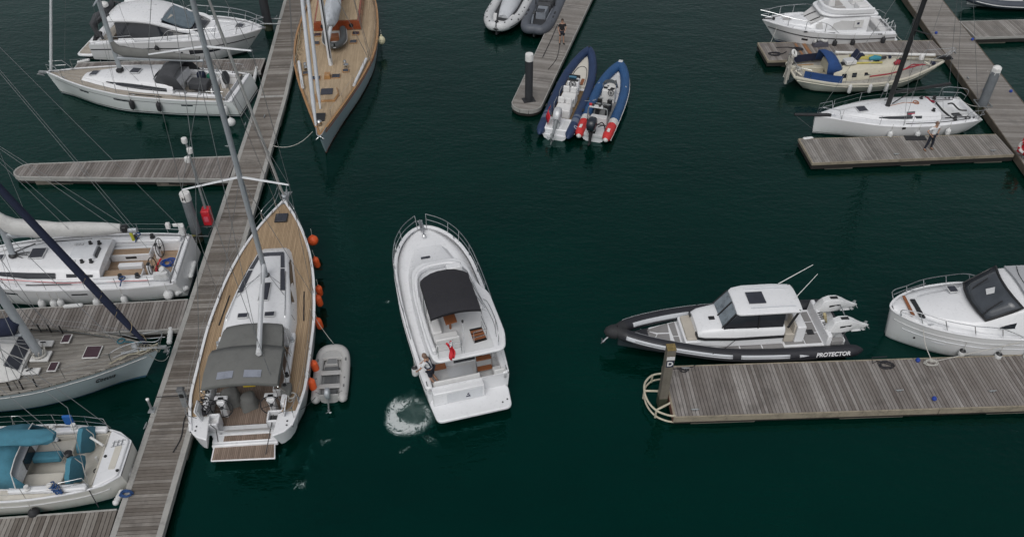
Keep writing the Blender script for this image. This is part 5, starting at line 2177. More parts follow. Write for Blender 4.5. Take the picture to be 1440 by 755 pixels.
 m.build('hose', rope_black, b.root)
 m = MB()
 for s in (1, -1):
  m.box((.35, s * .82, .72), (.36, .16, .02), M=Matrix.Rotation(-s * .15, 3, 'X'))
  m.box((5.35, s * .86, .88), (.2, .1, .03), M=Matrix.Rotation(-s * .5, 3, 'X'))
 m.build('tube_patch', cap_white, b.root)
 m = MB()
 for s in (1, -1):
  m.tube([(x, s * (y + .29), z - .02) for x, y, z in side[:-2]], .022, 5)
  m.tube(smooth_path([(-.2, s * 1.08, .4), (2, s * 1.15, .42), (4, s * 1.16, .5), (5.4, s * 1.07, .62), (6.6, s * .82, .8), (7.4, s * .5, .92), (8.0, 0, 1.02)], 5), .02, 5)
 m.build('rubbing_strake', cap_white, b.root)
 m = MB()
 m.box((7.75, 0, 1.27), (.28, .26, .05))
 m.build('bow_step', gel_grey, b.root, bevel=.015)
 return b


RIBA, RIBB = rib_blue(), rib_redtail()
rope('thin line tying the two blue inflatables together', [RIBA.w((3.6, -1.0, .75)), RIBB.w((3.4, .6, .8))], .012, rope_white, sag=.06)


def rib_top(label, bow, L, tubecol, incol, cover, r, hw, dark=False):
 o = W(bow[0], bow[1], .7)
 h = radians(257)
 o = Vector((o.x - cos(h) * L, o.y - sin(h) * L))
 b = Boat('rigid_inflatable', label, 'RIB', (o.x, o.y), 257, L, 'RIBs by the short walkway')
 y = hw - r
 side = [(.3, y, .45), (L * .3, y, .46), (L * .6, y, .5), (L * .76, y * .93, .6), (L * .88, y * .68, .68), (L * .95, y * .38, .72), (L - r, 0, .74)]
 if dark:
  side = [(.3, y, .45), (L * .3, y, .46), (L * .6, y, .5), (L * .78, y * .97, .58), (L * .9, y * .82, .64), (L * .955, y * .55, .67), (L - r, 0, .68)]
 collar(b, side, r, [(0, 1, tubecol, 'tube')], cone=.5)
 vhull(b, [(.0, y * .8, .45, -.2), (L * .6, y * .85, .5, -.25), (L * .85, y * .5, .55, -.1), (L - .15, .04, .6, .2)], paint('rib_hull_dark', (.03, .032, .036), .6))
 m = MB()
 m.slab([(.3, -y + .05), (.3, y - .05), (L * .75, y - .1), (L * .88, y * .45), (L * .88, -y * .45), (L * .75, -y + .1)], .28, .36)
 m.build('deck', incol, b.root)
 if cover:
  m = MB()
  rings = []
  for x, w, z in ((L * .2, .5, .9), (L * .3, .58, 1.3), (L * .45, .62, 1.5), (L * .55, .6, 1.25), (L * .68, .5, .95), (L * .76, .4, .75)):
   rings.append([(x + .08 * sin(4 * a), w * cos(a) * (1 + .06 * sin(6 * a)), .36 + max(0, sin(a)) ** .6 * (z - .36)) for a in [pi * k / 12 for k in range(13)]])
  m.loft(rings, caps=True)
  m.build('boat_cover', paint('cover_pale', (.50, .52, .55), .8, var=.12, scale=2, bump=.7, bscale=4), b.root, ang=70)
  for s in (1, -1):
   m = MB()
   m.slab([(L * .70, s * .55), (L * .70, s * .85), (L * .86, s * .6), (L * .84, s * .32)], .36, .62)
   m.build('bow_seat', cushion, b.root, bevel=.05)
  m = MB()
  m.slab([(L * .86, -.4), (L * .86, .4), (L * .93, .22), (L * .93, -.22)], .36, .75)
  m.build('bow_step', cushion, b.root, bevel=.05)
  m = MB()
  P = smooth_path([(x, yy + r * .95, z - .06) for x, yy, z in side[:-1]] + [(L + .03, 0, .68)], 6)
  m.tube(P, .05, 6)
  m.tube([(p.x, -p.y, p.z) for p in P], .05, 6)
  m.build('rubbing_strake', rubber, b.root)
  m = MB()
  for s in (1, -1):
   for x, yy, z in side[2:6]:
    m.box((x, s * (yy + r * .35), z + r * .9), (.12, .09, .06))
   for f in (.35, .45, .68, .82):
    m.box((L * f, s * (y + r * .35), .5 + r * .92), (.12, .09, .06))
  m.lathe([(.13, 0), (.14, .05), (.08, .1)], (L - r, 0, .72 + r), 12)
  m.build('tube_fitting', rubber, b.root)
 else:
  dk = paint('rib_trim_grey', (.19, .21, .24), .6, var=.2)
  m = MB()
  m.slab([(L * .52, -.4), (L * .52, .45), (L * .68, .4), (L * .68, -.35)], .36, 1.05, .05)
  cs = m.build('console', dk, b.root, bevel=.05)
  m = MB()
  m.box((L * .645, .0, 1.07), (.5, .55, .03))
  m.build('console_screen', glass, cs, bevel=.01)
  m = MB()
  m.box((L * .60, -.6, .55), (.5, .3, .4))
  m.box((L * .47, .0, .8), (.5, 1.0, .5))
  m.box((L * .36, .0, .75), (.5, 1.1, .6))
  m.build('seat_block', fabric_dark, b.root, bevel=.06)
  m = MB()
  m.tube([(L * .72, y - .3, .62), (L * .6, y - .28, .62), (L * .45, y - .26, .6)], .1, 8)
  m.tube([(L * .84, -y + .5, .66), (L * .6, -y + .26, .62), (L * .45, -y + .24, .6)], .07, 8)
  m.build('inner_trim', dk, b.root)
  m = MB()
  m.tube([(L * .42, -.7, .5), (L * .42, -.7, 1.7), (L * .42, .7, 1.7), (L * .42, .7, .5)], .04, 6)
  m.build('arch', rubber, b.root)
  m = MB()
  for s in (1, -1):
   for f, in ((.7,), (.8,), (.6,)):
    m.box((L * f, s * (y + .1), .52 + r), (.35, .1, .03))
  m.build('tube_handle', rubber, b.root)
 return b


rib_top('large white inflatable with pale cover over its middle, bow towards the camera', (697, 41), 9.0, paint('hypalon_pale', (.55, .56, .57), .6, var=.08), gel_grey, True, .33, 1.45)
rib_top('slate grey inflatable with black helm console beside the walkway and the covered white one', (750, 44), 7.2, paint('hypalon_slate', (.085, .095, .115), .55, var=.25, scale=1.5), paint('rib_deck_dark', (.09, .095, .10), .8, var=.2), False, .34, 1.2, True)


def rib_right():
 b = Boat('rigid_inflatable', 'dark inflatable with pale deck cut off by the top right corner', 'RIB', (36.6 + 4.2, 60.6), 180, 7.4, None)
 navy = paint('hypalon_dark_slate', (.055, .065, .085), .5, var=.2)
 L = 7.4
 side = [(.3, .8, .45), (3, .84, .46), (5, .78, .52), (6.2, .52, .62), (6.9, .24, .72), (7.15, 0, .76)]
 collar(b, side, .3, [(0, 1, navy, 'tube')], cone=.4)
 vhull(b, [(0, .65, .42, -.2), (4.5, .66, .5, -.2), (6.2, .36, .6, 0), (7.1, .05, .7, .4)], gel_grey)
 m = MB()
 m.slab([(.3, -.6), (.3, .6), (4.6, .6), (5.9, .3), (6.5, 0), (5.9, -.3), (4.6, -.6)], .3, .6)
 m.build('deck', cushion, b.root, bevel=.03)
 m = MB()
 P = smooth_path([(.3, 1.1, .42), (3, 1.14, .43), (5, 1.08, .5), (6.3, .8, .62), (7.1, .4, .74), (7.45, 0, .8)], 5)
 m.tube(P, .04, 6)
 m.tube([(p.x, -p.y, p.z) for p in P], .04, 6)
 m.build('rubbing_strake', gel_grey, b.root)
 m = MB()
 m.slab([(2.2, -.4), (2.2, .4), (3.2, .4), (3.2, -.4)], .6, 1.3, .08)
 m.build('console', fabric_dark, b.root, bevel=.05)
 return b


rib_right()

# ------------------------------------------------------------------ sailing boats on the left
def cleats(b, xs, inset=.14):
 for s in (1, -1):
  for x in xs:
   p = b.edge(x, s, inset, .02)
   m = MB()
   m.tube([p + Vector((-.13, 0, .08)), p + Vector((.13, 0, .08))], .018, 6)
   m.tube([p, p + Vector((0, 0, .08))], .022, 6)
   m.build('deck_cleat', steel, b.root)


def lumpy(m, path, r, squash=1.4, seed=0, n=14, amp=.12):
 """folded sail or rolled cover along a path"""
 P = [Vector(p) for p in path]
 rnd = random.Random(seed)
 rings = []
 for i, p in enumerate(P):
  rr = r[i] if isinstance(r, (list, tuple)) else r
  d = (P[min(i + 1, len(P) - 1)] - P[max(i - 1, 0)]).normalized()
  sd_ = d.cross(Vector((0, 0, 1))).normalized()
  up = sd_.cross(d)
  ph = rnd.uniform(0, 6)
  rings.append([p + sd_ * cos(a) * rr * (1 + amp * sin(3 * a + ph)) + up * sin(a) * rr * squash * (1 + amp * sin(4 * a + ph * 2)) for a in [2 * pi * k / n for k in range(n)]])
 return m.loft(rings)


def sloop_top_left():
 b = Boat('sailing_yacht', 'white sloop with grey boom cover and grey sprayhood, bow pointing left', 'yacht', (-16.5, 46.5), 173.9, 12.4)
 plan = [(0, 1.72), (.1, 1.85), (.3, 2.0), (.5, 1.95), (.7, 1.5), (.85, .88), (.95, .32), (1, .05)]
 sheer = [(0, 1.1), (.4, 1.18), (.75, 1.32), (1, 1.48)]
 hm = hullmat('hull_white_black_line', (.66, .69, .69), [(.02, (.02, .025, .03)), (.10, (.05, .06, .07)), (.15, (.6, .62, .62)), (.2, (.03, .03, .035))])
 b.hull(plan, sheer, hm, rake=.55, srake=-.35)
 zs = b.zs
 b.deck(teak_bleach, .6, 12.3, inset=.06, cuts=[(.6, 3.9, 1.25)])
 b.gunwale(gel, .09, .06, .1, 12.35)
 b.stripe(.80, .01, fabric_dark, .4, 11.9, r=.012, rake=.55)
 for x0, x1 in ((9.2, 9.9), (6.3, 7.4), (2.4, 3.1)):
  for s in (1,):
   b.side_panel(x0, x1, .68, .76, glass, 'hull_window', s, rake=.55)
 st = [(3.7, 1.38, 1.15, 1.25, 1.72, .05), (5.5, 1.4, 1.2, 1.18, 1.8, .06), (7.5, 1.18, 1.25, .92, 1.74, .06), (8.8, .85, 1.3, .62, 1.6, .05), (9.9, .52, 1.34, .36, 1.42, .03)]
 hs = b.house(st, gel, r=.14)
 for s in (1, -1):
  b.house_window(st, [(4.1, .3, .62), (5.6, .3, .72), (7.0, .36, .72), (8.1, .58, .64)], glass, side=s, parent=hs)
 b.hatch((9.2, .05, 1.6), (.55, .6), tilt=.1)
 b.hatch((6.5, 0, 1.9), (.62, .62))
 b.well(.6, 3.9, 1.25, lambda x: zs(x) + .02, .6, gel, teak_bleach)
 for s in (1, -1):
  m = MB()
  m.slab([(1.9, s * .62), (3.8, s * .62), (3.8, s * 1.22), (1.9, s * 1.22)], .6, .98)
  m.build('cockpit_seat', gel, b.root, bevel=.03)
  m = MB()
  m.strip([(.7, s * 1.36, zs(1)), (2.2, s * 1.4, zs(2)), (3.8, s * 1.38, zs(4))], .24, .22)
  m.build('coaming', gel, b.root, bevel=.06)
  m = MB()
  m.strip([(4.3, s * 1.72, 1.2), (6.4, s * 1.62, 1.22)], .04, .03)
  m.build('genoa_track', black, b.root)
 m = MB()
 m.box((2.6, .02, 1.22), (1.2, .78, .5))
 m.build('table_cover', fabric_dark, b.root, bevel=.08)
 m = MB()
 m.slab([(.02, -1.6), (.02, 1.6), (.34, 1.7), (.34, -1.7)], .4, 1.16, .03)
 tr = m.build('transom_gate', gel, b.root, bevel=.05)
 for s in (1, -1):
  m = MB()
  m.lathe([(.02, -.05), (.42, -.04), (.42, .04), (.02, .05)], (1.25, s * .78, 1.3), 20, (-1, 0, .2))
  m.build('wheel_cover', fabric_dark, b.root)
  m = MB()
  m.slab([(1.32, s * .78 - .14), (1.6, s * .78 - .14), (1.6, s * .78 + .14), (1.32, s * .78 + .14)], .6, 1.4, .03)
  m.build('wheel_pedestal', gel, b.root, bevel=.03)
  for x in (2.0, 2.9, 3.6):
   b.winch((x, s * 1.42, zs(x) + .22), .08, .17)
  for x in (.8, 1.0):
   m = MB()
   m.lathe([(.05, 0), (.05, .03)], (x, s * -1.35, 1.37), 8)
   m.build('vent', black, b.root)
 # sprayhood
 m = MB()
 rows = []
 for x, hw_, z in ((5.0, 1.1, 1.8), (4.75, 1.2, 2.2), (4.4, 1.26, 2.42), (3.9, 1.3, 2.46), (3.5, 1.32, 2.4)):
  rows.append([(x - (.5 if abs(q) == 1 and z > 2.2 else 0), hw_ * q, 1.5 if abs(q) == 1 else z - .25 * abs(q) ** 3) for q in (-1, -.85, -.5, 0, .5, .85, 1)])
 for r in rows:
  m.v += r
 for i in range(4):
  for j in range(6):
   m.f.append((i * 7 + j, i * 7 + j + 1, i * 7 + j + 8, i * 7 + j + 7))
 sh = m.build('sprayhood', fabric_dark, b.root, ang=60)
 sh.modifiers.new('t', 'SOLIDIFY').thickness = .02
 m = MB()
 for y0, y1 in ((-.9, -.2), (.15, .9)):
  m.plate([(5.02, y0, 1.86), (5.02, y1, 1.86), (4.8, y1, 2.2), (4.8, y0, 2.2)], .02)
 m.build('sprayhood_window', paint('clear_vinyl', (.40, .42, .44), .3, var=.2), sh, flat=True)
 # people-free cockpit clutter: dark and green bags
 m = MB()
 m.box((2.3, -.95, 1.2), (.42, .4, .4))
 m.build('green_bag', paint('green_bag', (.01, .13, .08), .7), b.root, bevel=.1)
 m = MB()
 m.box((2.9, -.98, 1.25), (.5, .4, .5))
 m.build('navy_bag', fabric_navy, b.root, bevel=.12)
 # mast, boom with grey cover
 mo = b.mast(7.5, 1.75, 14.6, .1, alu, rake=.02, spreaders=[(6.4, 1.2, .35), (10.4, 1.0, .3)])
 m = MB()
 m.lathe([(.2, 0), (.2, .06), (.12, .12)], (7.5, 0, 1.76), 10)
 m.box((7.45, .1, 1.95), (.3, .4, .2))
 m.build('mast_foot', rubber, mo, bevel=.02)
 m = MB()
 lumpy(m, [(7.45, 0, 3.75), (7.3, 0, 3.3), (6.9, 0, 3.15), (6, 0, 3.08), (5, 0, 3.04), (4, 0, 3.0), (3, 0, 2.98), (2.2, 0, 2.96)], [.1, .2, .24, .21, .19, .17, .14, .09], 1.35, 3, amp=.16)
 m.build('boom_cover', fabric_grey, b.root, ang=60)
 m = MB()
 m.tube([(7.4, 0, 2.7), (2.0, 0, 2.8)], .09, 10)
 m.build('boom', alu, b.root)
 tx = b.tx
 L = []
 for s in (1, -1):
  ch = (7.1, s * (b.hw(7.1) - .1), zs(7))
  L += [[ch, (tx(6.4) - .35, s * 1.2, 6.5), (tx(10.4) - .3, s * 1.0, 10.5), (tx(14.3), 0, 14.3)], [ch, (tx(6.4), 0, 6.4)], [(.2, s * 1.5, 1.2), (2.6, 0, 7), (tx(14.5), 0, 14.5)]]
  L += [[(5.5, s * 1.3, 1.6), (7.3, 0, 2.4)]]
 L += [[(11.2, 0, 1.5), (tx(12), 0, 12)]]
 b.stays(L, .009)
 m = MB()
 m.tube([(12.05, 0, 1.6), (tx(14.2) + .1, 0, 14.2)], [.085, .05], 8)
 m.build('furled_headsail', alu_white, b.root)
 e = lambda x, s, dz=0: b.edge(x, s, .06, .04 + dz)
 for s in (1, -1):
  b.rail([[e(11.0, s), e(11.4, s, .62), (12.1, s * .2, 2.1), (12.1, s * .2, 1.5)], [e(11.3, s, .3), (12.1, s * .2, 1.82)], [e(1.4, s), e(1.4, s, .62), e(.4, s, .62), e(.2, s)]])
  b.guard([e(x, s) for x in (11.0, 9.4, 7.8, 6.2, 4.6, 3.0, 1.4)], .6, 2)
 cleats(b, (.9, 6, 11))
 m = MB()
 m.box((12.5, 0, 1.46), (.75, .18, .1))
 m.plate([(12.95, -.2, 1.38), (12.6, 0, 1.2), (12.95, .2, 1.38)], .04)
 m.build('anchor', galv, b.root)
 return b


S2 = sloop_top_left()
GK = 'black fenders on the sloop with the grey boom cover'
fenders(S2, 'sausage', rubber, [((189, 144), .72, 'black fender on the sloop hull, left one of two'), ((229, 144), .72, 'black fender on the sloop hull, right one of two')], GK, r=.15, l=.62)
fenders(S2, 'sausage', fender_white, [((317, 156), .6, 'white sausage fender at the stern corner of the sloop'), ], None, r=.17, l=.7)
fenders(S2, 'ball', fender_white, [((325, 172), .55, 'white ball fender between the sloop stern and the walkway')], None, r=.26)
rope('white stern line from the sloop to the walkway', [S2.w((.1, 1.5, 1.1)), W(341, 160, .5)], .015, rope_white, sag=.25)


def racer():
 b = Boat('sailing_yacht', 'white racing yacht with twin wheels, tan cockpit seats and a white sail cover', 'yacht', (-15.4, 30.5), -175.5, 12.2)
 plan = [(0, 1.78), (.06, 1.9), (.2, 2.02), (.45, 1.98), (.62, 1.72), (.8, 1.05), (.93, .4), (1, .05)]
 sheer = [(0, 1.05), (.4, 1.15), (1, 1.35)]
 hm = hullmat('hull_racer', (.70, .71, .72), [(.02, (.02, .03, .04)), (.12, (.06, .07, .09))])
 b.hull(plan, sheer, hm, rake=.15, srake=-.3, wl=.84)
 zs = b.zs
 b.deck(gel, .3, 12.1, inset=.03, cuts=[(.3, 3.6, 1.2)], camber=.07)
 b.gunwale(gel, .06, .05, .1, 12.1)
 for x0, x1 in ((8.4, 8.9), (7.0, 8.0), (3.9, 4.6)):
  b.side_panel(x0, x1, .72, .80, glass, 'hull_window', 1, rake=.15, wl=.84)
 st = [(3.4, 1.42, 1.2, 1.2, 1.55, .06), (4.5, 1.45, 1.22, 1.15, 1.66, .08), (6.5, 1.35, 1.24, 1.0, 1.66, .08), (8.2, 1.0, 1.26, .7, 1.55, .06), (9.8, .5, 1.28, .3, 1.36, .02)]
 hs = b.house(st, gel, r=.16)
 for s in (1, -1):
  b.house_window(st, [(5.35, .25, .7), (6.6, .25, .72), (7.9, .35, .7), (8.5, .5, .58)], glass, side=s, parent=hs)
  b.house_window(st, [(4.4, .35, .6), (4.85, .35, .6)], glass, side=s, parent=hs)
  b.house_window(st, [(3.7, .35, .55), (3.95, .35, .55)], glass, side=s, parent=hs)
 b.hatch((6.4, 0, 1.8), (.68, .72))
 b.hatch((8.1, 0, 1.66), (.3, .4))
 # companionway: sliding hatch with dark opening
 m = MB()
 m.slab(round_poly([(3.75, -.42), (3.75, .46), (4.9, .42), (4.9, -.36)], .08), 1.66, 1.86, .06)
 m.build('sliding_hatch', gel_cool, b.root, bevel=.03)
 m = MB()
 m.plate([(3.55, -.34, 1.1), (3.55, .40, 1.1), (3.74, .36, 1.8), (3.74, -.32, 1.8)], .03)
 m.build('companionway', glass, b.root, flat=True)
 tan_ = planked('cockpit_tan', (.40, .29, .20), (.31, .22, .15), .07, .1)
 b.well(.35, 3.6, 1.2, lambda x: zs(x) + .05, .62, gel, tan_)
 for s in (1, -1):
  m = MB()
  m.slab([(1.7, s * .52), (3.55, s * .52), (3.55, s * 1.18), (1.7, s * 1.18)], .62, 1.02)
  st_ = m.build('cockpit_seat', gel, b.root, bevel=.03)
  m = MB()
  m.slab([(1.75, s * .56), (3.45, s * .56), (3.45, s * .96), (1.75, s * .96)], 1.022, 1.034)
  m.build('seat_tan', tan_, st_, flat=True)
  m = MB()
  m.box((2.6, s * .515, .85), (.5, .02, .12))
  m.build('locker_slot', black, st_)
  m = MB()
  m.strip([(.4, s * 1.36, zs(.4)), (1.2, s * 1.4, zs(1.2)), (2.5, s * 1.42, zs(2.5)), (3.7, s * 1.42, zs(3.7))], .34, .17)
  m.build('coaming', gel, b.root, bevel=.06)
  b.wheel((1.22, s * .7, 1.22), .45, (-1, 0, .15))
  m = MB()
  m.slab([(1.28, s * .7 - .13), (1.5, s * .7 - .13), (1.5, s * .7 + .13), (1.28, s * .7 + .13)], .62, 1.4, .03)
  pd = m.build('wheel_pedestal', gel, b.root, bevel=.03)
  m = MB()
  m.box((1.38, s * .7, 1.42), (.14, .2, .03))
  m.build('instrument', black, pd)
  for x in (1.7, 2.45):
   b.winch((x, s * 1.42, 1.3), .1, .18, black)
  for x in (3.85, 4.25):
   b.winch((x, s * .66, 1.66), .08, .16, black)
  m = MB()
  for x in (4.6, 4.75, 4.9):
   m.box((x, s * .6, 1.72), (.1, .18, .05))
  m.build('rope_clutch', gel_grey, b.root)
  m = MB()
  m.strip([(4.6, s * 1.62, 1.2), (6.6, s * 1.55, 1.22)], .04, .03)
  m.build('genoa_track', black, b.root)
  m = MB()
  m.tube([(1.2, s * 1.6, 1.2), (5.0, s * 1.55, 1.25), (8.5, s * 1.0, 1.3)], .014, 5)
  m.build('sheet', red if s > 0 else rope_white, b.root)
 m = MB()
 m.box((2.45, .1, .8), (1.1, .26, .34))
 m.build('foot_rest', gel, b.root, bevel=.03)
 m = MB()
 m.slab([(-.0, -1.6), (-.0, 1.6), (.24, 1.68), (.24, -1.68)], .4, 1.16, .02)
 m.build('transom_gate', gel, b.root, bevel=.05)
 m = MB()
 rnd = random.Random(3)
 for k in range(5):
  m.ring((.75 + .05 * k, -.25 + .04 * k, .68 + .02 * k), .3 - .02 * k, .022, (rnd.uniform(-.2, .2), rnd.uniform(-.2, .2), 1), 16, 5)
 m.build('blue_rope', paint('rope_bright_blue', (.01, .07, .32), .8, var=.3, scale=15), b.root)
 m = MB()
 for q in ((2.4, -1.52), (2.3, 1.62)):
  m.ring((q[0], q[1], 1.42), .13, .03, (0, 0, 1), 14, 5)
  m.tube([(q[0], q[1] + .1, 1.42), (q[0] + .05, q[1] + .35, 1.25)], .03, 5)
 m.build('line_coil', rope_blue, b.root)
 m = MB()
 m.tube(smooth_path([(1.1, .72, .7), (1.2, .5, .95), (1.15, .3, .7), (1.35, .1, .66), (1.15, -.3, .9)], 4), .04, 6)
 m.build('red_line', red, b.root)
 m = MB()
 m.tube([(.65, .0, .75), (.35, .6, 1.0)], .022, 6)
 m.build('tiller_bar', black, b.root)
 m = MB()
 m.slab(round_poly([(.3, 1.32), (.3, 1.62), (1.0, 1.6), (1.0, 1.35)], .1), 1.18, 1.5, .04)
 m.lathe([(.02, -.3), (.14, -.3), (.16, 0), (.14, .3), (.02, .3)], (.5, 1.25, 1.35), 12, (.3, .3, 1))
 m.lathe([(.02, -.25), (.13, -.25), (.15, 0), (.13, .25), (.02, .25)], (.3, -1.6, 1.5), 12, (0, 0, 1))
 m.build('lifebuoy_pod', fender_white, b.root)
 mo = b.mast(7.5, 1.72, 17.2, .1, alu, rake=.05, spreaders=[(6.6, 1.3, .5), (11.5, 1.1, .4)])
 m = MB()
 m.lathe([(.2, 0), (.2, .08), (.12, .14)], (7.5, 0, 1.72), 10)
 for k in range(4):
  m.tube([(7.5, .0, 1.8), (7.0 - .2 * k, .25 - .17 * k, 1.78)], .02, 5)
 m.build('mast_foot', black, mo)
 m = MB()
 m.tube([(7.35, 0, 2.9), (1.65, 0, 2.85)], .1, 10, flat=1.3)
 bo = m.build('boom', alu, b.root)
 m = MB()
 lumpy(m, [(7.5, 0, 4.3), (7.3, 0, 3.75), (6.9, 0, 3.4), (6, 0, 3.2), (5, 0, 3.12), (4, 0, 3.06), (3, 0, 3.02), (2.3, 0, 3.0)], [.15, .3, .34, .33, .3, .28, .24, .17], 1.25, 5)
 m.build('sail_cover', fabric_white, b.root, ang=60)
 m = MB()
 m.box((2.15, 0, 2.98), (.25, .3, .3))
 m.build('boom_bag', black, bo, bevel=.06)
 m = MB()
 m.tube([(1.95, .02, 2.8), (1.9, .1, 2.35)], .07, 6)
 m.build('yellow_line', paint('acid_yellow', (.42, .42, .04), .7), bo)
 m = MB()
 m.tube([(7.3, .1, 2.0), (6.0, .5, 2.75)], .03, 6)
 m.build('kicker', black, b.root)
 tx = b.tx
 L = []
 for s in (1, -1):
  ch = (7.2, s * 1.7, 1.2)
  L += [[ch, (tx(6.6) - .5, s * 1.3, 6.7), (tx(11.5) - .4, s * 1.1, 11.6), (tx(17), 0, 17)], [(7.0, s * 1.6, 1.2), (tx(6.6), 0, 6.6)]]
  L += [[(2.3, s * .25, 3.1), (tx(9), 0, 9)], [(4.4, s * .25, 3.2), (tx(9), 0, 9)], [(.1, s * 1.6, 1.2), (tx(17), 0, 17)]]
 L += [[(11.8, 0, 1.4), (tx(15.5), 0, 15.5)], [(1.7, 0, 2.95), (tx(17), 0, 17.1)]]
 b.stays(L, .009, wire_light)
 e = lambda x, s, dz=0: b.edge(x, s, .05, .03 + dz)
 for s in (1, -1):
  b.rail([[e(1.1, s), e(1.1, s, .6), e(.2, s, .62), (.05, s * 1.2, 1.72), (.05, s * 1.2, 1.1)], [e(1.1, s, .3), e(.2, s, .32)], [e(11, s), e(11.2, s, .6), (12.3, s * .15, 2.0)]])
  b.guard([e(x, s) for x in (11, 9.2, 7.4, 5.6, 3.9, 2.5, 1.1)], .6, 2)
 m = MB()
 m.box((.45, -1.7, 1.75), (.5, .1, .16))
 m.box((.95, -1.75, 1.7), (.2, .2, .3))
 m.build('stern_gear', cap_white, b.root, bevel=.03)
 return b


RC = racer()
GR = 'pale fenders between the white racing yacht and its finger dock'
fenders(RC, 'sausage', fender_white, [((59, 428), .5, 'pale fender under the racing yacht, leftmost of the row'), ((76, 428), .5, 'pale fender under the racing yacht, second from left'),
         ((86, 427), .5, 'pale fender under the racing yacht, third from left'), ((136, 426), .5, 'pale fender under the racing yacht below the dark navy headsail'),
         ((175, 422), .5, 'pale fender under the racing yacht, rightmost of the row')], GR, r=.15, l=.5)
fenders(RC, 'ball', fender_white, [((238, 411), .6, 'white ball fender with blue top at the racing yacht stern corner')], None, r=.23)
rope('mooring line from the racing yacht stern to the H pile', [RC.w((.1, -1.7, 1.2)), W(276, 338, .6)], .014, rope_white, sag=.2)
capsule('dock_bumper', 'long flat white bumper lying on the finger dock under the racing yacht', 'bumper', W(92, 431, .56), W(114, 429, .56), .1, fender_white, GB)


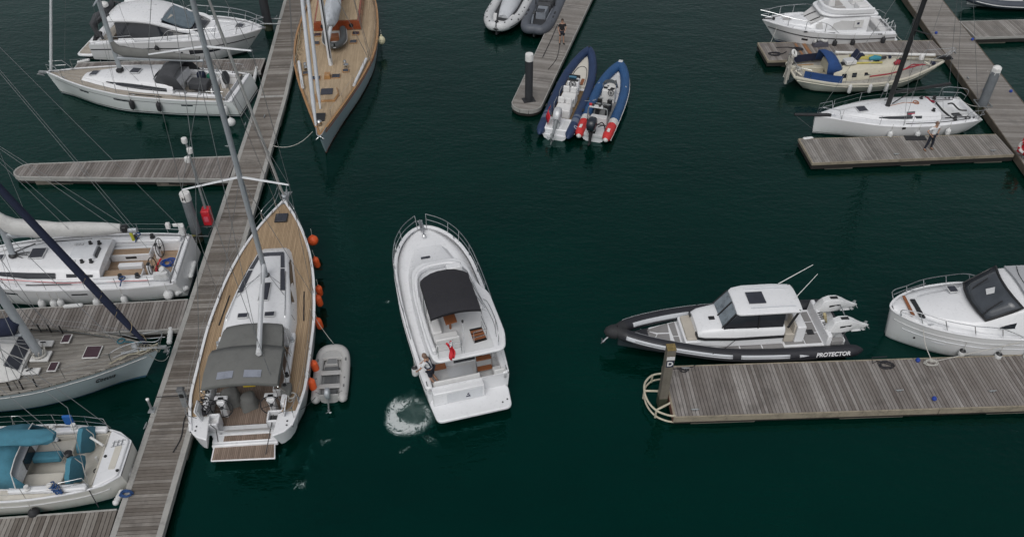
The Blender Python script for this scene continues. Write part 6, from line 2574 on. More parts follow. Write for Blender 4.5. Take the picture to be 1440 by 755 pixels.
def grey_teak():
 b = Boat('sailing_yacht', 'pale blue hulled yacht with weathered grey teak deck and navy furled headsail', 'yacht', (-26.99, 23.48), 3.0, 12.6)
 plan = [(0, 1.35), (.15, 1.7), (.4, 1.98), (.6, 1.78), (.78, 1.2), (.9, .6), (.97, .2), (1, .05)]
 sheer = [(0, 1.15), (.5, 1.22), (.8, 1.42), (1, 1.66)]
 hm = hullmat('hull_pale_blue_grey', (.40, .45, .48), [(.02, (.02, .03, .05)), (.14, (.05, .09, .16))])
 b.hull(plan, sheer, hm, rake=1.0, draft=.5, wl=.86)
 zs = b.zs
 b.deck(teak_grey, .1, 12.5, inset=.08, cuts=[(1.0, 3.6, .9)])
 b.gunwale(teak_grey, .09, .09, 0, 12.55, stern=True)
 b.stripe(.86, .02, cap_white, .2, 12.2, r=.018, rake=1.0, wl=.86)
 b.well(1.0, 3.6, .9, lambda x: zs(x) + .03, .6, cap_white, teak_grey)
 st = [(3.3, 1.35, 1.24, 1.15, 1.9, .05), (5.6, 1.3, 1.3, 1.05, 1.95, .06), (6.75, 1.22, 1.32, .92, 1.9, .05), (7.3, 1.1, 1.35, .75, 1.5, .03)]
 hs = b.house(st, cap_white, r=.05)
 m = MB()
 for y0, y1 in ((-.98, -.35), (-.28, .28), (.35, .98)):
  m.plate([(7.235, y0 * .85, 1.58), (7.235, y1 * .85, 1.58), (6.82, y1 * .9, 1.93), (6.82, y0 * .9, 1.93)], .03)
 m.build('front_window', hatchglass, hs, flat=True)
 for s in (1, -1):
  b.house_window(st, [(4.0, .3, .75), (6.4, .3, .75)], glass, side=s, parent=hs)
 m = MB()
 m.slab(round_poly([(7.4, -.24), (7.4, .26), (8.15, .3), (8.15, -.26)], .04), 1.38, 1.46)
 for s in (1, -1):
  m.slab([(7.35, s * .62), (7.35, s * .95), (8.0, s * .92), (8.0, s * .6)], 1.36, 1.44)
 wp = m.build('white_pad', cap_white, b.root, bevel=.015)
 m = MB()
 for s in (1, -1):
  m.tube([(7.5, s * .8, 1.47), (7.75, s * .72, 1.55)], .03, 6)
 m.build('vent_handle', black, wp)
 for c, d in (((8.5, .95, 1.46), (.36, .5)), ((8.5, -.62, 1.46), (.36, .5)), ((9.85, .08, 1.5), (.66, .68))):
  b.hatch(c, d, hatchglass_plum, cap_white)
 mo = b.mast(7.75, 1.45, 17, .13, alu, rake=.085, spreaders=[(6.5, 1.2, .1), (11.3, 1.0, .1)], y=.05)
 m = MB()
 m.ring((7.75, .05, 1.55), .24, .05)
 for k in range(9):
  a = k * .7
  m.tube([(7.75 + .2 * cos(a), .05 + .2 * sin(a), 1.5), (7.75 + .28 * cos(a + .4), .05 + .28 * sin(a + .4), 1.85)], .03, 5)
 m.build('mast_collar', rope_white, mo)
 m = MB()
 m.tube([(7.5, .05, 2.7), (2.6, .05, 2.75)], .1, 10)
 m.build('boom', alu, b.root)
 m = MB()
 lumpy(m, [(7.5, .05, 3.5), (7.2, .05, 3.15), (6, .05, 3.0), (4.5, .05, 2.98), (3, .05, 2.95)], [.2, .3, .3, .26, .2], 1.3, 9)
 m.build('sail_cover', fabric_navy, b.root, ang=60)
 tx = b.tx
 L = []
 for s in (1, -1):
  for dx in (-.45, 0, .5):
   ch = (7.6 + dx, s * (b.hw(7.6 + dx) - .2), zs(7.6))
   L += [[ch, (tx(6.5) - .1, s * 1.2, 6.6) if dx == 0 else (tx(6.4), .05, 6.4)]]
  L += [[(tx(6.5) - .1, s * 1.2, 6.6), (tx(16.8), .05, 16.8)], [(.2, s * .9, 1.2), (tx(16.9), 0, 16.9)]]
 L += [[(11.2, .0, 1.6), (tx(13.0), .05, 13.0)], [(7.4, .1, 2.1), (5.2, .3, 2.2)], [(7.4, .1, 2.3), (4.8, .6, 2.2)]]
 b.stays(L, .012, wire_light)
 m = MB()
 for s in (1, -1):
  for dx in (-.45, 0, .5):
   p = Vector((7.6 + dx, s * (b.hw(7.6 + dx) - .2), zs(7.6)))
   m.tube([p, p + Vector((0, -s * .02, .45))], .03, 6)
 m.build('turnbuckle', black, b.root)
 # navy genoa rolled on its forestay
 m = MB()
 F0, F1 = Vector((12.1, .12, 1.75)), Vector((7.05, .05, 16.2))
 m.tube([F0, F0.lerp(F1, .05), F0.lerp(F1, .14), F0.lerp(F1, .3), F0.lerp(F1, .6), F0.lerp(F1, .93), F1], [.05, .11, .155, .155, .13, .08, .03], 10)
 fg = m.build('furled_headsail', fabric_navy, b.root)
 m = MB()
 P = []
 for k in range(30):
  u = .02 + k / 29 * .26
  a = k * .9
  c = F0.lerp(F1, u)
  P.append(c + Vector((cos(a) * .155, sin(a) * .155, 0)))
 m.tube(P, .012, 5)
 m.build('lashing', paint('rope_tan', (.30, .24, .15), .9), fg)
 e = lambda x, s, dz=0: b.edge(x, s, .1, .06 + dz)
 for s in (1, -1):
  b.rail([smooth_path([e(10.9, s), e(11.0, s, .62), e(11.9, s, .66), (12.7, s * .3, 2.35), (12.9, 0, 2.38)], 5), [e(11.9, s), e(11.9, s, .66)], [e(11.0, s, .33), e(11.9, s, .34), (12.85, s * .3, 2.0)], [(12.6, s * .15, 1.72), (12.85, s * .32, 2.35)]])
  b.guard([e(x, s) for x in (10.9, 9.2, 7.5, 5.8, 4.1, 2.4, .7)], .62, 2)
 m = MB()
 m.box((12.6, 0, 1.72), (.6, .16, .07))
 m.plate([(13.0, -.16, 1.6), (12.7, 0, 1.4), (13.0, .16, 1.6), (12.9, 0, 1.7)], .04)
 m.lathe([(.1, 0), (.1, .12), (.16, .16), (.16, .24), (.05, .3)], (11.7, .0, 1.66), 10)
 m.tube([(11.2, -.3, 1.75), (12.6, -.1, 1.85)], .06, 6)
 m.build('anchor_gear', galv, b.root)
 m = MB()
 m.tube(smooth_path([(10.8, -.75, 1.62), (11.3, -.5, 1.75), (11.8, -.3, 1.75), (12.3, -.12, 1.85), (12.6, .05, 1.9)], 4), .035, 6)
 m.tube(smooth_path([(11.2, -.62, 1.7), (11.6, -.45, 1.85), (12.0, -.3, 1.7), (12.5, -.2, 1.95)], 4), .03, 6)
 for k in range(7):
  m.ring((11.9 + .12 * k, -.15 + .05 * (k % 3), 1.8), .13, .018, (1, .3 * (k % 2), .4), 10, 4)
 m.build('bow_lines', paint('rope_dirty', (.30, .28, .22), .9, var=.4, scale=20), b.root)
 m = MB()
 m.ring((10.9, .55, 1.62), .14, .03, (0, 0, 1), 14, 5)
 m.tube([(11.05, .5, 1.62), (12.0, .32, 1.68)], .025, 5)
 m.build('teal_rope', paint('rope_teal', (.01, .10, .14), .8), b.root)
 # name written in script on the bow
 x_, v_ = 10.55, .62
 t = x_ / b.L
 k_ = .86 - .35 * sstep(.55, 1, t)
 hb = sp(plan, t) * (k_ + (1 - k_) * v_ ** .7)
 ang_ = atan2(sp(plan, t + .03) - sp(plan, t - .03), .06 * b.L) * 1.0
 M = Matrix.Translation((x_ - .1, -hb - .045, zs(x_) * v_ + .02)) @ Matrix.Rotation(-ang_, 4, 'Z') @ Matrix.Rotation(pi / 2 - .30, 4, 'X') @ Matrix.Rotation(.03, 4, 'Z')
 lettering('Cocuus', .19, ink_black, M, 'name_lettering', b.root, extrude=.03, xscale=1.35, shear=.5)
 return b


GT = grey_teak()
rope('pale bow line from the grey teak yacht hanging in a loop to the walkway', [GT.w((12.2, -.2, 1.5)), W(237, 500, .5)], .014, rope_white, sag=.35)


def teal_yacht():
 b = Boat('sailing_yacht', 'cream yacht with teal sail cover, teal sprayhood and teal covered wheels', 'yacht', (-14.25, 19.2), -175.9, 11.6)
 plan = [(0, .75), (.02, 1.0), (.06, 1.28), (.14, 1.52), (.3, 1.72), (.5, 1.72), (.7, 1.35), (.86, .75), (.96, .22), (1, .05)]
 sheer = [(0, .95), (.12, 1.05), (.5, 1.12), (1, 1.38)]
 hm = hullmat('hull_cream', (.66, .66, .62), [(.02, (.03, .04, .05)), (.1, (.05, .08, .12))])
 b.hull(plan, sheer, hm, rake=.9, srake=-.1, wl=.86)
 zs = b.zs
 b.deck(beige_deck, .05, 11.5, inset=.05, cuts=[(.95, 3.6, 1.12)], camber=.05)
 b.gunwale(gel, .07, .06, .05, 11.5, stern=True)
 b.stripe(.7, .02, gel_grey, .4, 11, r=.02)
 m = MB()
 m.slab(round_poly([(.06, -.85), (.06, .85), (.9, 1.36), (.9, -1.36)], .2), .98, 1.1, .04)
 sd_ = m.build('stern_deck', gel, b.root, bevel=.05)
 m = MB()
 m.slab(round_poly([(.26, -.5), (.26, .55), (.5, .55), (.5, -.5)], .05), 1.102, 1.112)
 m.build('stern_pad', beige_deck, sd_)
 m = MB()
 for y in (-.75, -.55):
  m.tube([(.2, y, 1.13), (.65, y + .12, 1.13)], .016, 6)
 for k in range(3):
  m.tube([(.3 + .14 * k, -.78 + .03 * k, 1.14), (.3 + .14 * k, -.5 + .03 * k, 1.14)], .016, 6)
 m.build('boarding_ladder', steel, sd_)
 m = MB()
 for q in (.62, -.05):
  m.lathe([(.06, 0), (.06, .03)], (.14 if q > 0 else .75, q, 1.1), 8)
 m.build('fitting', black, sd_)
 b.well(.95, 3.6, 1.12, lambda x: zs(x) + .02, .55, beige_deck, beige_deck, cw1=1.0)
 for s in (1, -1):
  m = MB()
  m.slab([(2.1, s * .42), (3.55, s * .42), (3.55, s * 1.0), (2.1, s * 1.08)], .55, .95)
  m.build('cockpit_seat', beige_deck, b.root, bevel=.04)
  m = MB()
  m.strip([(1.0, s * 1.28, zs(1)), (2, s * 1.32, zs(2)), (3.7, s * 1.28, zs(3.7))], .26, .2)
  m.build('coaming', gel, b.root, bevel=.06)
  b.winch((2.2, s * 1.34, 1.3), .1, .18, cap_white)
  b.winch((3.0, s * 1.34, 1.3), .09, .16, cap_white)
 m = MB()
 m.slab([(2.35, -.42), (2.35, .0), (3.4, .0), (3.4, -.42)], .955, 1.2, .03)
 m.build('teal_cushion', fabric_teal, b.root, bevel=.06)
 # covered wheels
 for yc, xc in ((-.78, 1.62), (.55, 1.62)):
  m = MB()
  rings = []
  for w, k in ((-.13, .45), (-.09, 1.0), (.07, 1.02), (.12, .5)):
   rings.append([(xc + w + .10 * cos(a), yc + .5 * k * cos(a) * (1 + .16 * cos(4 * a)), 1.22 + .56 * k * sin(a) * (1 + .16 * cos(4 * a))) for a in [2 * pi * i / 16 for i in range(16)]])
  m.loft(rings)
  wc = m.build('wheel_cover', fabric_teal, b.root, ang=60)
  m = MB()
  m.tube([(xc - .1, yc - .12, 1.74), (xc - .28, yc - .1, 1.4), (xc - .3, yc + .1, .9)], .018, 5)
  m.build('strap', rope_white, wc)
 m = MB()
 m.lathe([(.12, 0), (.12, .5), (.16, .55), (.1, .62)], (1.95, .02, .95), 10)
 m.build('compass_pedestal', black, b.root)
 m = MB()
 m.tube([(1.42, -.78, 1.35), (.9, -.45, 1.25)], .05, 8)
 m.tube([(1.2, -.2, .56), (1.2, -.2, .9)], .05, 6)
 m.build('autopilot', cap_white, b.root)
 # cabin and sprayhood
 st = [(3.4, 1.2, 1.08, 1.08, 1.55, .05), (6, 1.22, 1.14, 1.02, 1.62, .06), (8, .95, 1.2, .7, 1.5, .05), (9.4, .55, 1.25, .36, 1.35, .02)]
 hs = b.house(st, gel, r=.12)
 for s in (1, -1):
  b.house_window(st, [(3.62, .3, .8), (4.05, .3, .8)], glass, side=s, parent=hs)
  b.house_window(st, [(4.6, .3, .7), (7.2, .4, .7)], glass, side=s, parent=hs)
 m = MB()
 m.plate([(3.38, -.42, 1.15), (3.38, .4, 1.15), (3.38, .36, 1.6), (3.38, -.38, 1.6)], .04)
 m.build('companionway', glass, b.root, flat=True)
 m = MB()
 rows = []
 for x, hw_, z in ((5.2, 1.08, 1.62), (4.8, 1.18, 1.95), (4.3, 1.25, 2.12), (3.8, 1.3, 2.12), (3.45, 1.32, 2.05)):
  rows.append([(x - (.55 if abs(q) == 1 and z > 2.0 else 0), hw_ * q, 1.25 if abs(q) == 1 else z - .28 * abs(q) ** 3) for q in (-1, -.85, -.5, 0, .5, .85, 1)])
 for r in rows:
  m.v += r
 for i in range(4):
  for j in range(6):
   m.f.append((i * 7 + j, i * 7 + j + 1, i * 7 + j + 8, i * 7 + j + 7))
 sh = m.build('sprayhood', fabric_teal, b.root, ang=60)
 sh.modifiers.new('t', 'SOLIDIFY').thickness = .02
 m = MB()
 m.plate([(4.15, .78, 2.02), (4.62, .72, 1.97), (4.62, 1.06, 1.72), (4.15, 1.12, 1.78)], .04)
 m.build('sprayhood_window', paint('clear_brown', (.12, .10, .095), .3, var=.5, scale=9), sh, flat=True)
 m = MB()
 m.tube([(3.42, 1.33, 1.2), (3.42, 1.1, 1.95), (3.42, .6, 2.07), (3.42, -.6, 2.07), (3.42, -1.1, 1.95), (3.42, -1.33, 1.2)], .022, 6)
 m.build('sprayhood_edge', cap_white, sh)
 mo = b.mast(7.0, 1.6, 15.5, .1, alu, rake=.02, spreaders=[(6.8, 1.1, .1), (11, .95, .1)])
 m = MB()
 m.tube([(6.9, 0, 2.35), (2.05, 0, 2.3)], .08, 10)
 m.build('boom', alu_white, b.root)
 m = MB()
 lumpy(m, [(6.9, 0, 3.2), (6.6, 0, 2.8), (5.6, 0, 2.66), (4.6, 0, 2.6), (3.6, 0, 2.55), (2.9, 0, 2.5), (2.5, 0, 2.44), (2.3, 0, 2.44), (2.1, 0, 2.45)], [.15, .28, .33, .35, .35, .34, .33, .3, .18], .5, 4, n=30, amp=.16)
 m.build('sail_cover', fabric_teal, b.root, ang=60)
 tx = b.tx
 L = []
 for s in (1, -1):
  ch = (6.8, s * 1.5, 1.15)
  L += [[ch, (tx(6.8) - .1, s * 1.1, 6.9), (tx(15.3), 0, 15.3)], [ch, (tx(6.7), 0, 6.7)], [(.9, s * 1.35, 1.15), (1.0, s * .2, 4.2), (tx(15.4), 0, 15.4)]]
 L += [[(2.2, 0, 2.3), (1.75, .35, .6)], [(2.3, 0, 2.3), (1.95, .4, .6)], [(2.05, 0, 2.6), (tx(15.4), 0, 15.5)], [(11.3, 0, 1.4), (tx(15.2), 0, 15.2)]]
 b.stays(L, .011, wire_light)
 e = lambda x, s, dz=0: b.edge(x, s, .06, .05 + dz)
 for s in (1, -1):
  b.rail([[e(1.75, s), e(1.75, s, .62), e(1.0, s, .64), e(.95, s)], [e(1.75, s, .32), e(1.0, s, .33)], [e(4.6, s), e(4.45, s, .62), e(4.2, s, .62), e(3.9, s)], [e(10.2, s), e(10.4, s, .6), (11.6, s * .1, 2.0)]], name='pushpit')
  b.guard([e(x, s) for x in (10.2, 8.3, 6.4, 4.5, 3.0, 1.75)], .62, 2)
 m = MB()
 m.slab([(2.25, -1.62), (2.25, -1.5), (2.6, -1.5), (2.6, -1.62)], 1.25, 1.75)
 m.build('blue_bag', paint('bag_blue', (.01, .11, .38), .7), b.root, bevel=.05)
 m = MB()
 for k in range(4):
  m.ring((2.15 - .08 * k, 1.3 + .05 * k, 1.4 - .05 * k), .12, .03, (.4, .2, 1), 12, 5)
 m.tube([(2.1, 1.4, 1.35), (1.75, 1.55, 1.22)], .05, 5)
 m.build('navy_line', rope_blue, b.root)
 m = MB()
 m.box((2.55, -1.3, 1.18), (.3, .1, .06))
 m.box((2.9, -1.0, 1.02), (.4, .05, .07))
 m.ring((1.15, .2, .62), .1, .02, (0, 0, 1), 12, 5)
 m.build('cockpit_fitting', black, b.root)
 cleats(b, (1.2, 5.5))
 return b


TY = teal_yacht()
fenders(TY, 'ball', rubber, [((52, 710), .5, 'round black fender under the teal covered yacht near the picture corner'), ], None, r=.2)
rope('black stern line from the teal covered yacht to the bottom left dock', [TY.w((.95, 1.35, 1.05)), W(139, 713, .52)], .018, rope_black, sag=.12)
rope('white line from the teal covered yacht stern to the walkway', [TY.w((.1, -.3, 1.05)), W(189, 638, .5)], .014, rope_white, sag=.08)


def classic():
 b = Boat('sailing_yacht', 'classic yacht with pale teak deck, mahogany cabin and pale blue hull', 'yacht', (-12.25 - .62, 59.0 + 6.97), -84.8, 26.2)
 S = 7.0
 X = lambda x: x + S
 plan = [(0, .7), (.1, 1.55), (.22, 2.2), (.36, 2.62), (.48, 2.74), (.58, 2.62), (.7, 2.1), (.82, 1.32), (.92, .62), (.98, .18), (1, .05)]
 sheer = [(0, 1.35), (.3, 1.15), (.55, 1.2), (.8, 1.45), (1, 1.8)]
 hm = hullmat('hull_classic_blue', (.50, .59, .64), [(.02, (.02, .03, .05)), (.12, (.4, .1, .08))])
 b.hull(plan, sheer, hm, rake=1.2, draft=.6, wl=.93, srake=.8, bowcut=.22)
 zs = b.zs
 b.deck(teak_pale, .1, 26.0, inset=.1, camber=.1, dz=-.02)
 b.gunwale(varnish_gold, .13, .1, 0, 26.15, inset=.04)
 b.stripe(.9, .02, varnish, .2, 25.5, r=.035, rake=1.2, wl=.93, bowcut=.22)
 # mahogany deckhouse
 x0, x1 = X(-4.5), X(5.0)
 st = [(x0, 1.35, 1.2, 1.3, 1.86, .05), (X(0), 1.62, 1.22, 1.56, 1.9, .06), (x1, 1.58, 1.28, 1.5, 1.86, .05)]
 hs = b.house(st, varnish, 'deckhouse', r=.03)
 m = MB()
 m.slab([(x0 + .05, -1.22), (x0 + .05, 1.22), (X(0), 1.45), (x1 - .12, 1.38), (x1 - .12, -1.38), (X(0), -1.45)], 1.9, lambda x, y: 1.965 - .02 * abs(y))
 m.build('deckhouse_top', teak_pale, hs)
 for s in (1, -1):
  for xx in (-3, -1.4, .2, 1.8, 3.4):
   b.house_window(st, [(X(xx), .35, .75), (X(xx + .7), .35, .75)], glass, 'porthole', s, parent=hs)
 m = MB()
 for y in (.95, -.95):
  m.lathe([(.14, 0), (.15, .02), (.02, .03)], (x1 + .0, y, 1.58), 14, (1, 0, 0))
 m.build('porthole', glass, hs)
 m = MB()
 m.slab([(X(-.2), .1), (X(-.2), 1.0), (X(.9), 1.0), (X(.9), .1)], 1.95, 2.3, .04)
 m.build('skylight', varnish, hs, bevel=.02)
 # deck hatches and fittings
 for x, y, w in ((5.6, 1.25, .5), (6.85, 1.15, .5), (5.6, -1.3, .5), (6.85, -1.3, .5), (11.75, .35, .55), (11.9, -.85, .55)):
  b.hatch((X(x), y, zs(X(x)) + .1), (.5, w), frame=varnish_gold)
 m = MB()
 m.slab([(X(13.5), -.35), (X(13.5), .6), (X(14.3), .75), (X(15.1), .55), (X(15.1), -.55), (X(14.3), -.75)], 1.4, 1.68, .04)
 fh = m.build('forehatch', varnish_gold, b.root, bevel=.02)
 m = MB()
 m.slab([(X(13.55), -.3), (X(13.55), .5), (X(14.3), .65), (X(15.0), .45), (X(15.0), -.45), (X(14.3), -.65)], 1.682, 1.70)
 m.build('forehatch_top', teak_pale, fh)
 m = MB()
 m.box((X(14.1), .0, 1.72), (.7, .7, .03))
 m.build('glass', hatchglass, fh)
 for x, y in ((10.5, .9), (10.6, -1.55)):
  b.hatch((X(x + .55), y, zs(X(11)) + .12), (.4, .4), frame=varnish_gold)
  m = MB()
  m.lathe([(.16, 0), (.16, .2), (.1, .24), (.02, .26)], (X(x), y, zs(X(x)) + .08), 12)
  m.lathe([(.1, 0), (.12, .2), (.08, .3), (.02, .32)], (X(x - .35), y - .1, zs(X(x)) + .08), 12)
  m.build('winch', steel, b.root)
 m = MB()
 m.slab([(X(11.6), -.35), (X(11.6), .05), (X(12.1), .05), (X(12.1), -.35)], 1.38, 1.7, .03)
 m.build('deck_box', varnish_gold, b.root, bevel=.02)
 m = MB()
 m.box((X(17.1), -.15, 1.78), (.85, .55, .05))
 m.build('anchor_well', black, b.root)
 for s in (1, -1):
  m = MB()
  m.tube([(X(9.6), s * 2.12, 1.42), (X(13.2), s * 1.52, 1.56)], .09, 8)
  m.build('spinnaker_pole', alu_white, b.root)
  b.guard([b.edge(X(x), s, .12, .08) for x in (17.2, 15.3, 13.2, 11, 8.8, 6.5, 4, 1.5, -1, -4)], .6, 1)
 m = MB()
 P = [b.edge(X(18.3), 1, 0, .1), Vector((X(19.25), .12, 1.95)), Vector((X(19.25), -.12, 1.95)), b.edge(X(18.3), -1, 0, .1)]
 m.tube(smooth_path(P, 4), .035, 6)
 m.plate([(X(19.3), -.22, 1.7), (X(18.9), 0, 1.45), (X(19.3), .22, 1.7), (X(19.2), 0, 1.85)], .05)
 m.lathe([(.14, 0), (.15, .2), (.08, .26)], (X(18.0), -.1, 1.86), 10)
 m.build('bow_fitting', steel, b.root)
 # spars
 mx = X(10.05)
 mo = b.mast(mx, 1.35, 25.5, .135, alu_white, rake=.012, spreaders=[(8.5, 1.5, .1), (15, 1.2, .1)], y=-.1, aft=1.25)
 m = MB()
 m.tube([(mx - .3, -.12, 2.7), (X(-1.5), .1, 2.85)], .12, 10)
 m.build('boom', alu_white, b.root)
 m = MB()
 lumpy(m, [(X(7.9), -.3, 3.1), (X(7.4), -.2, 2.95), (X(6.6), -.12, 2.95), (X(5.4), -.1, 2.95), (X(3.8), -.05, 3.0), (X(2), 0, 3.0), (X(0), .05, 3.0), (X(-1.2), .1, 2.95)], [.12, .42, .5, .5, .44, .4, .36, .2], 1.0, 12, 18, .2)
 m.build('furled_mainsail', paint('sail_pale_blue', (.50, .53, .57), .8, var=.25, scale=3, bump=1.0, bscale=5), b.root, ang=60)
 tx = b.tx
 for bx, by, tz, r in ((18.05, -.32, 24.5, .12), (15.95, -.25, 20.5, .11)):
  m = MB()
  m.tube([(X(bx), by, 1.65), (X(bx) + (tx(tz) - X(bx)) * .06, by, 1.65 + (tz - 1.65) * .06), (tx(tz) + .2, -.1, tz)], [.05, r, .05], 10)
  m.build('furled_headsail', paint('sail_roll_white', (.55, .58, .62), .75, var=.12, scale=2), b.root)
 L = []
 for s in (1, -1):
  for dx in (-.5, .2):
   L += [[(mx + dx, s * 2.45, 1.25), (tx(8.5), s * 1.5 - .1, 8.6), (tx(24), -.1, 24)]]
  L += [[(mx - .2, s * 2.4, 1.25), (tx(8.3), -.1, 8.3)], [(X(1.5), s * 2.4, 1.25), (tx(18), -.1, 18)]]
 L += [[(mx + .15, -.02, 1.6), (tx(25) + .25, -.1, 25)]]
 b.stays(L, .016, wire)
 m = MB()
 m.tube([(mx + .2, -.06, 1.9), (tx(25) + .2, -.1, 25)], .025, 5)
 m.build('halyard', rope_black, b.root)
 m = MB()
 rnd = random.Random(8)
 for k in range(22):
  x = X(rnd.uniform(4, 9))
  y = -(b.hw(x) - rnd.uniform(.2, .5))
  m.tube(smooth_path([(x, y, 1.3), (x + rnd.uniform(.1, .4), y + rnd.uniform(-.1, .1), 1.4), (x + rnd.uniform(.2, .7), y, 1.3)], 3), .03, 5)
 m.build('rope_heap', paint('rope_tan', (.30, .24, .15), .9), b.root)
 return b


CL = classic()
fenders(CL, 'sausage', paint('fender_cream', (.62, .58, .40), .6, var=.2), [((536, 57), .85, 'cream fender hanging on the pale blue classic yacht')], None, r=.24, l=.6)
rope('slack bow line from the classic yacht to the left walkway', [CL.w((25.3, -.5, 1.6)), W(380, 204, .52)], .02, rope_white, sag=.5)


def deck_tender():
 b = Boat('tender', 'dark grey inflatable stowed on the classic yacht deck just behind its mast', 'inflatable', (0, 0), 0, 2.9)
 dk = paint('hypalon_charcoal', (.075, .082, .085), .5, var=.2)
 side = [(-.1, .56, .26), (.8, .58, .26), (1.6, .56, .3), (2.2, .38, .36), (2.5, .15, .4), (2.56, 0, .4)]
 collar(b, side, .22, [(0, 1, dk, 'tube')], cone=.25)
 m = MB()
 m.slab([(0, -.4), (0, .4), (1.7, .38), (2.2, .2), (2.2, -.2), (1.7, -.38)], .08, .2)
 m.build('floor', gel_grey, b.root)
 m = MB()
 m.slab([(.9, -.3), (.9, .3), (1.5, .3), (1.5, -.3)], .2, .5)
 m.build('stowed_box', brown, b.root, bevel=.03)
 m = MB()
 P = smooth_path([(x, y + .22, z - .03) for x, y, z in side[:-1]] + [(2.8, 0, .38)], 5)
 m.tube(P, .03, 5)
 m.tube([(p.x, -p.y, p.z) for p in P], .03, 5)
 m.build('rubbing_strake', gel_grey, b.root)
 p = CL.w((7 + 5.75, -.12, 0))
 b.root.location = (p.x, p.y, 1.36)
 b.root.rotation_euler = (0, 0, CL.h + .08)


deck_tender()

# ------------------------------------------------------------------ cruisers and boats on the right
def glass_strip(b, pts, mat, name, parent, th=.02):
 m = MB()
 m.plate(pts, th)
 return m.build(name, mat, parent, flat=True)


def cruiser_hardtop():
 b = Boat('motor_yacht', 'white hardtop sports cruiser with grey windscreen at the top left, bow towards the walkway', 'motor yacht', (-28.7, 53.8), -2.7, 12.15)
 plan = [(0, 1.7), (.1, 1.8), (.3, 1.95), (.55, 1.98), (.72, 1.78), (.85, 1.3), (.94, .7), (.985, .25), (1, .05)]
 sheer = [(0, 1.1), (.3, 1.45), (.6, 1.65), (1, 1.8)]
 hm = hullmat('hull_cruiser_white', (.68, .69, .70), [(.02, (.02, .02, .03)), (.12, (.05, .05, .06))])
 b.hull(plan, sheer, hm, rake=1.5, x0=.9, wl=.9)
 zs = b.zs
 b.deck(gel, 3.0, 12.0, inset=.06, dz=-.03, camber=.12)
 b.gunwale(gel, .09, .07, 1.0, 12.1)
 b.stripe(.72, .03, rubber, .95, 12.0, r=.035, rake=1.5)
 for x0, x1 in ((7.6, 9.7), (4.6, 6.2)):
  for s in (1, -1):
   b.side_panel(x0, x1, .42, .62, glass, 'hull_window', s, rake=1.5, taper=.7)
 for x in (6.8, 7.3):
  m = MB()
  for s in (-1,):
   m.lathe([(.1, 0), (.1, .03), (.01, .04)], (x - .2, s * (b.hw(x) * .95), zs(x) * .55), 12, (0, s, .2))
  m.build('porthole', glass, b.root)
 m = MB()
 m.slab(round_poly([(-.2, -1.7), (-.2, 1.75), (1.0, 1.75), (1.0, -1.75)], .3), .32, .46)
 sp_ = m.build('swim_platform', gel, b.root, bevel=.04)
 m = MB()
 m.slab(round_poly([(-.1, -1.55), (-.1, 1.6), (.85, 1.6), (.85, -1.55)], .25), .462, .47)
 m.build('platform_teak', teak_bleach, sp_)
 m = MB()
 m.slab(round_poly([(.75, -1.5), (.75, 1.5), (1.5, 1.6), (1.5, -1.6)], .2), .46, 1.3, .06)
 m.build('transom', gel, b.root, bevel=.06)
 b.well(1.5, 4.2, 1.5, lambda x: zs(x) + .05, .8, gel, teak_bleach)
 m = MB()
 for s in (1, -1):
  m.strip([(x, s * (b.hw(x) - .28), zs(x) - .25) for x in (1.2, 2, 3, 4.2)], .3, .36)
 m.build('cockpit_coaming', gel, b.root, bevel=.05)
 m = MB()
 m.slab([(1.55, -1.3), (1.55, 1.3), (2.2, 1.3), (2.2, -1.3)], .8, 1.35)
 m.slab([(2.6, .3), (2.6, 1.4), (4, 1.4), (4, .3)], .8, 1.3)
 m.build('cockpit_seat', cushion_beige, b.root, bevel=.06)
 # cabin sides with dark glass, hardtop, screen
 st = [(3.9, 1.58, 1.45, 1.30, 2.75, .02), (5.5, 1.62, 1.55, 1.32, 2.8, .05), (7.0, 1.5, 1.62, 1.24, 2.6, .05), (8.2, 1.36, 1.68, 1.02, 2.15, .06), (8.9, 1.1, 1.72, .9, 1.86, .05)]
 hs = b.house(st, glass, 'cabin_glass', r=.08)
 m = MB()
 rows = [(3.2, 1.12, 2.82), (3.45, 1.44, 2.98), (4.5, 1.56, 3.10), (5.8, 1.56, 3.12), (6.5, 1.46, 3.04), (7.0, 1.3, 2.9)]
 m.loft([[(x, hw_ * q, z - .2 * abs(q) ** 3) for q in (-1, -.8, -.4, 0, .4, .8, 1)] + [(x, hw_ * q * .97, z - .12 - .2 * abs(q) ** 3) for q in (1, .8, .4, 0, -.4, -.8, -1)] for x, hw_, z in rows])
 tp = m.build('hardtop', gel, b.root, bevel=.02, ang=50)
 m = MB()
 for y in (-.45, .45):
  m.tube([(3.5, y, 2.98), (6.2, y * .9, 3.13)], .022, 5)
 m.build('roof_groove', gel_grey, tp)
 for s in (1, -1):
  m = MB()
  m.tube(smooth_path([(3.6, s * 1.40, 2.78), (4.8, s * 1.5, 2.86), (6.2, s * 1.46, 2.76), (7.3, s * 1.38, 2.46), (8.4, s * 1.28, 2.05), (9.0, s * 1.2, 1.75)], 4), .14, 8)
  m.build('roof_pillar', gel, b.root)
  m = MB()
  m.strip([(4.0, s * 1.66, 1.45), (6, s * 1.68, 1.55), (7.6, s * 1.5, 1.65), (8.8, s * 1.25, 1.7)], .12, .2)
  m.build('side_moulding', gel, b.root, bevel=.04)
 m = MB()
 m.plate([(6.95, 1.15, 2.8), (6.95, -1.15, 2.8), (8.3, -1.0, 2.14), (8.3, 1.0, 2.14)], .03)
 m.build('windscreen', paint('screen_blue_grey', (.13, .17, .20), .12, var=.3), b.root)
 m = MB()
 m.plate([(7.25, -.15, 2.71), (7.25, -1.0, 2.69), (7.7, -.95, 2.47), (7.8, -.2, 2.43)], .02)
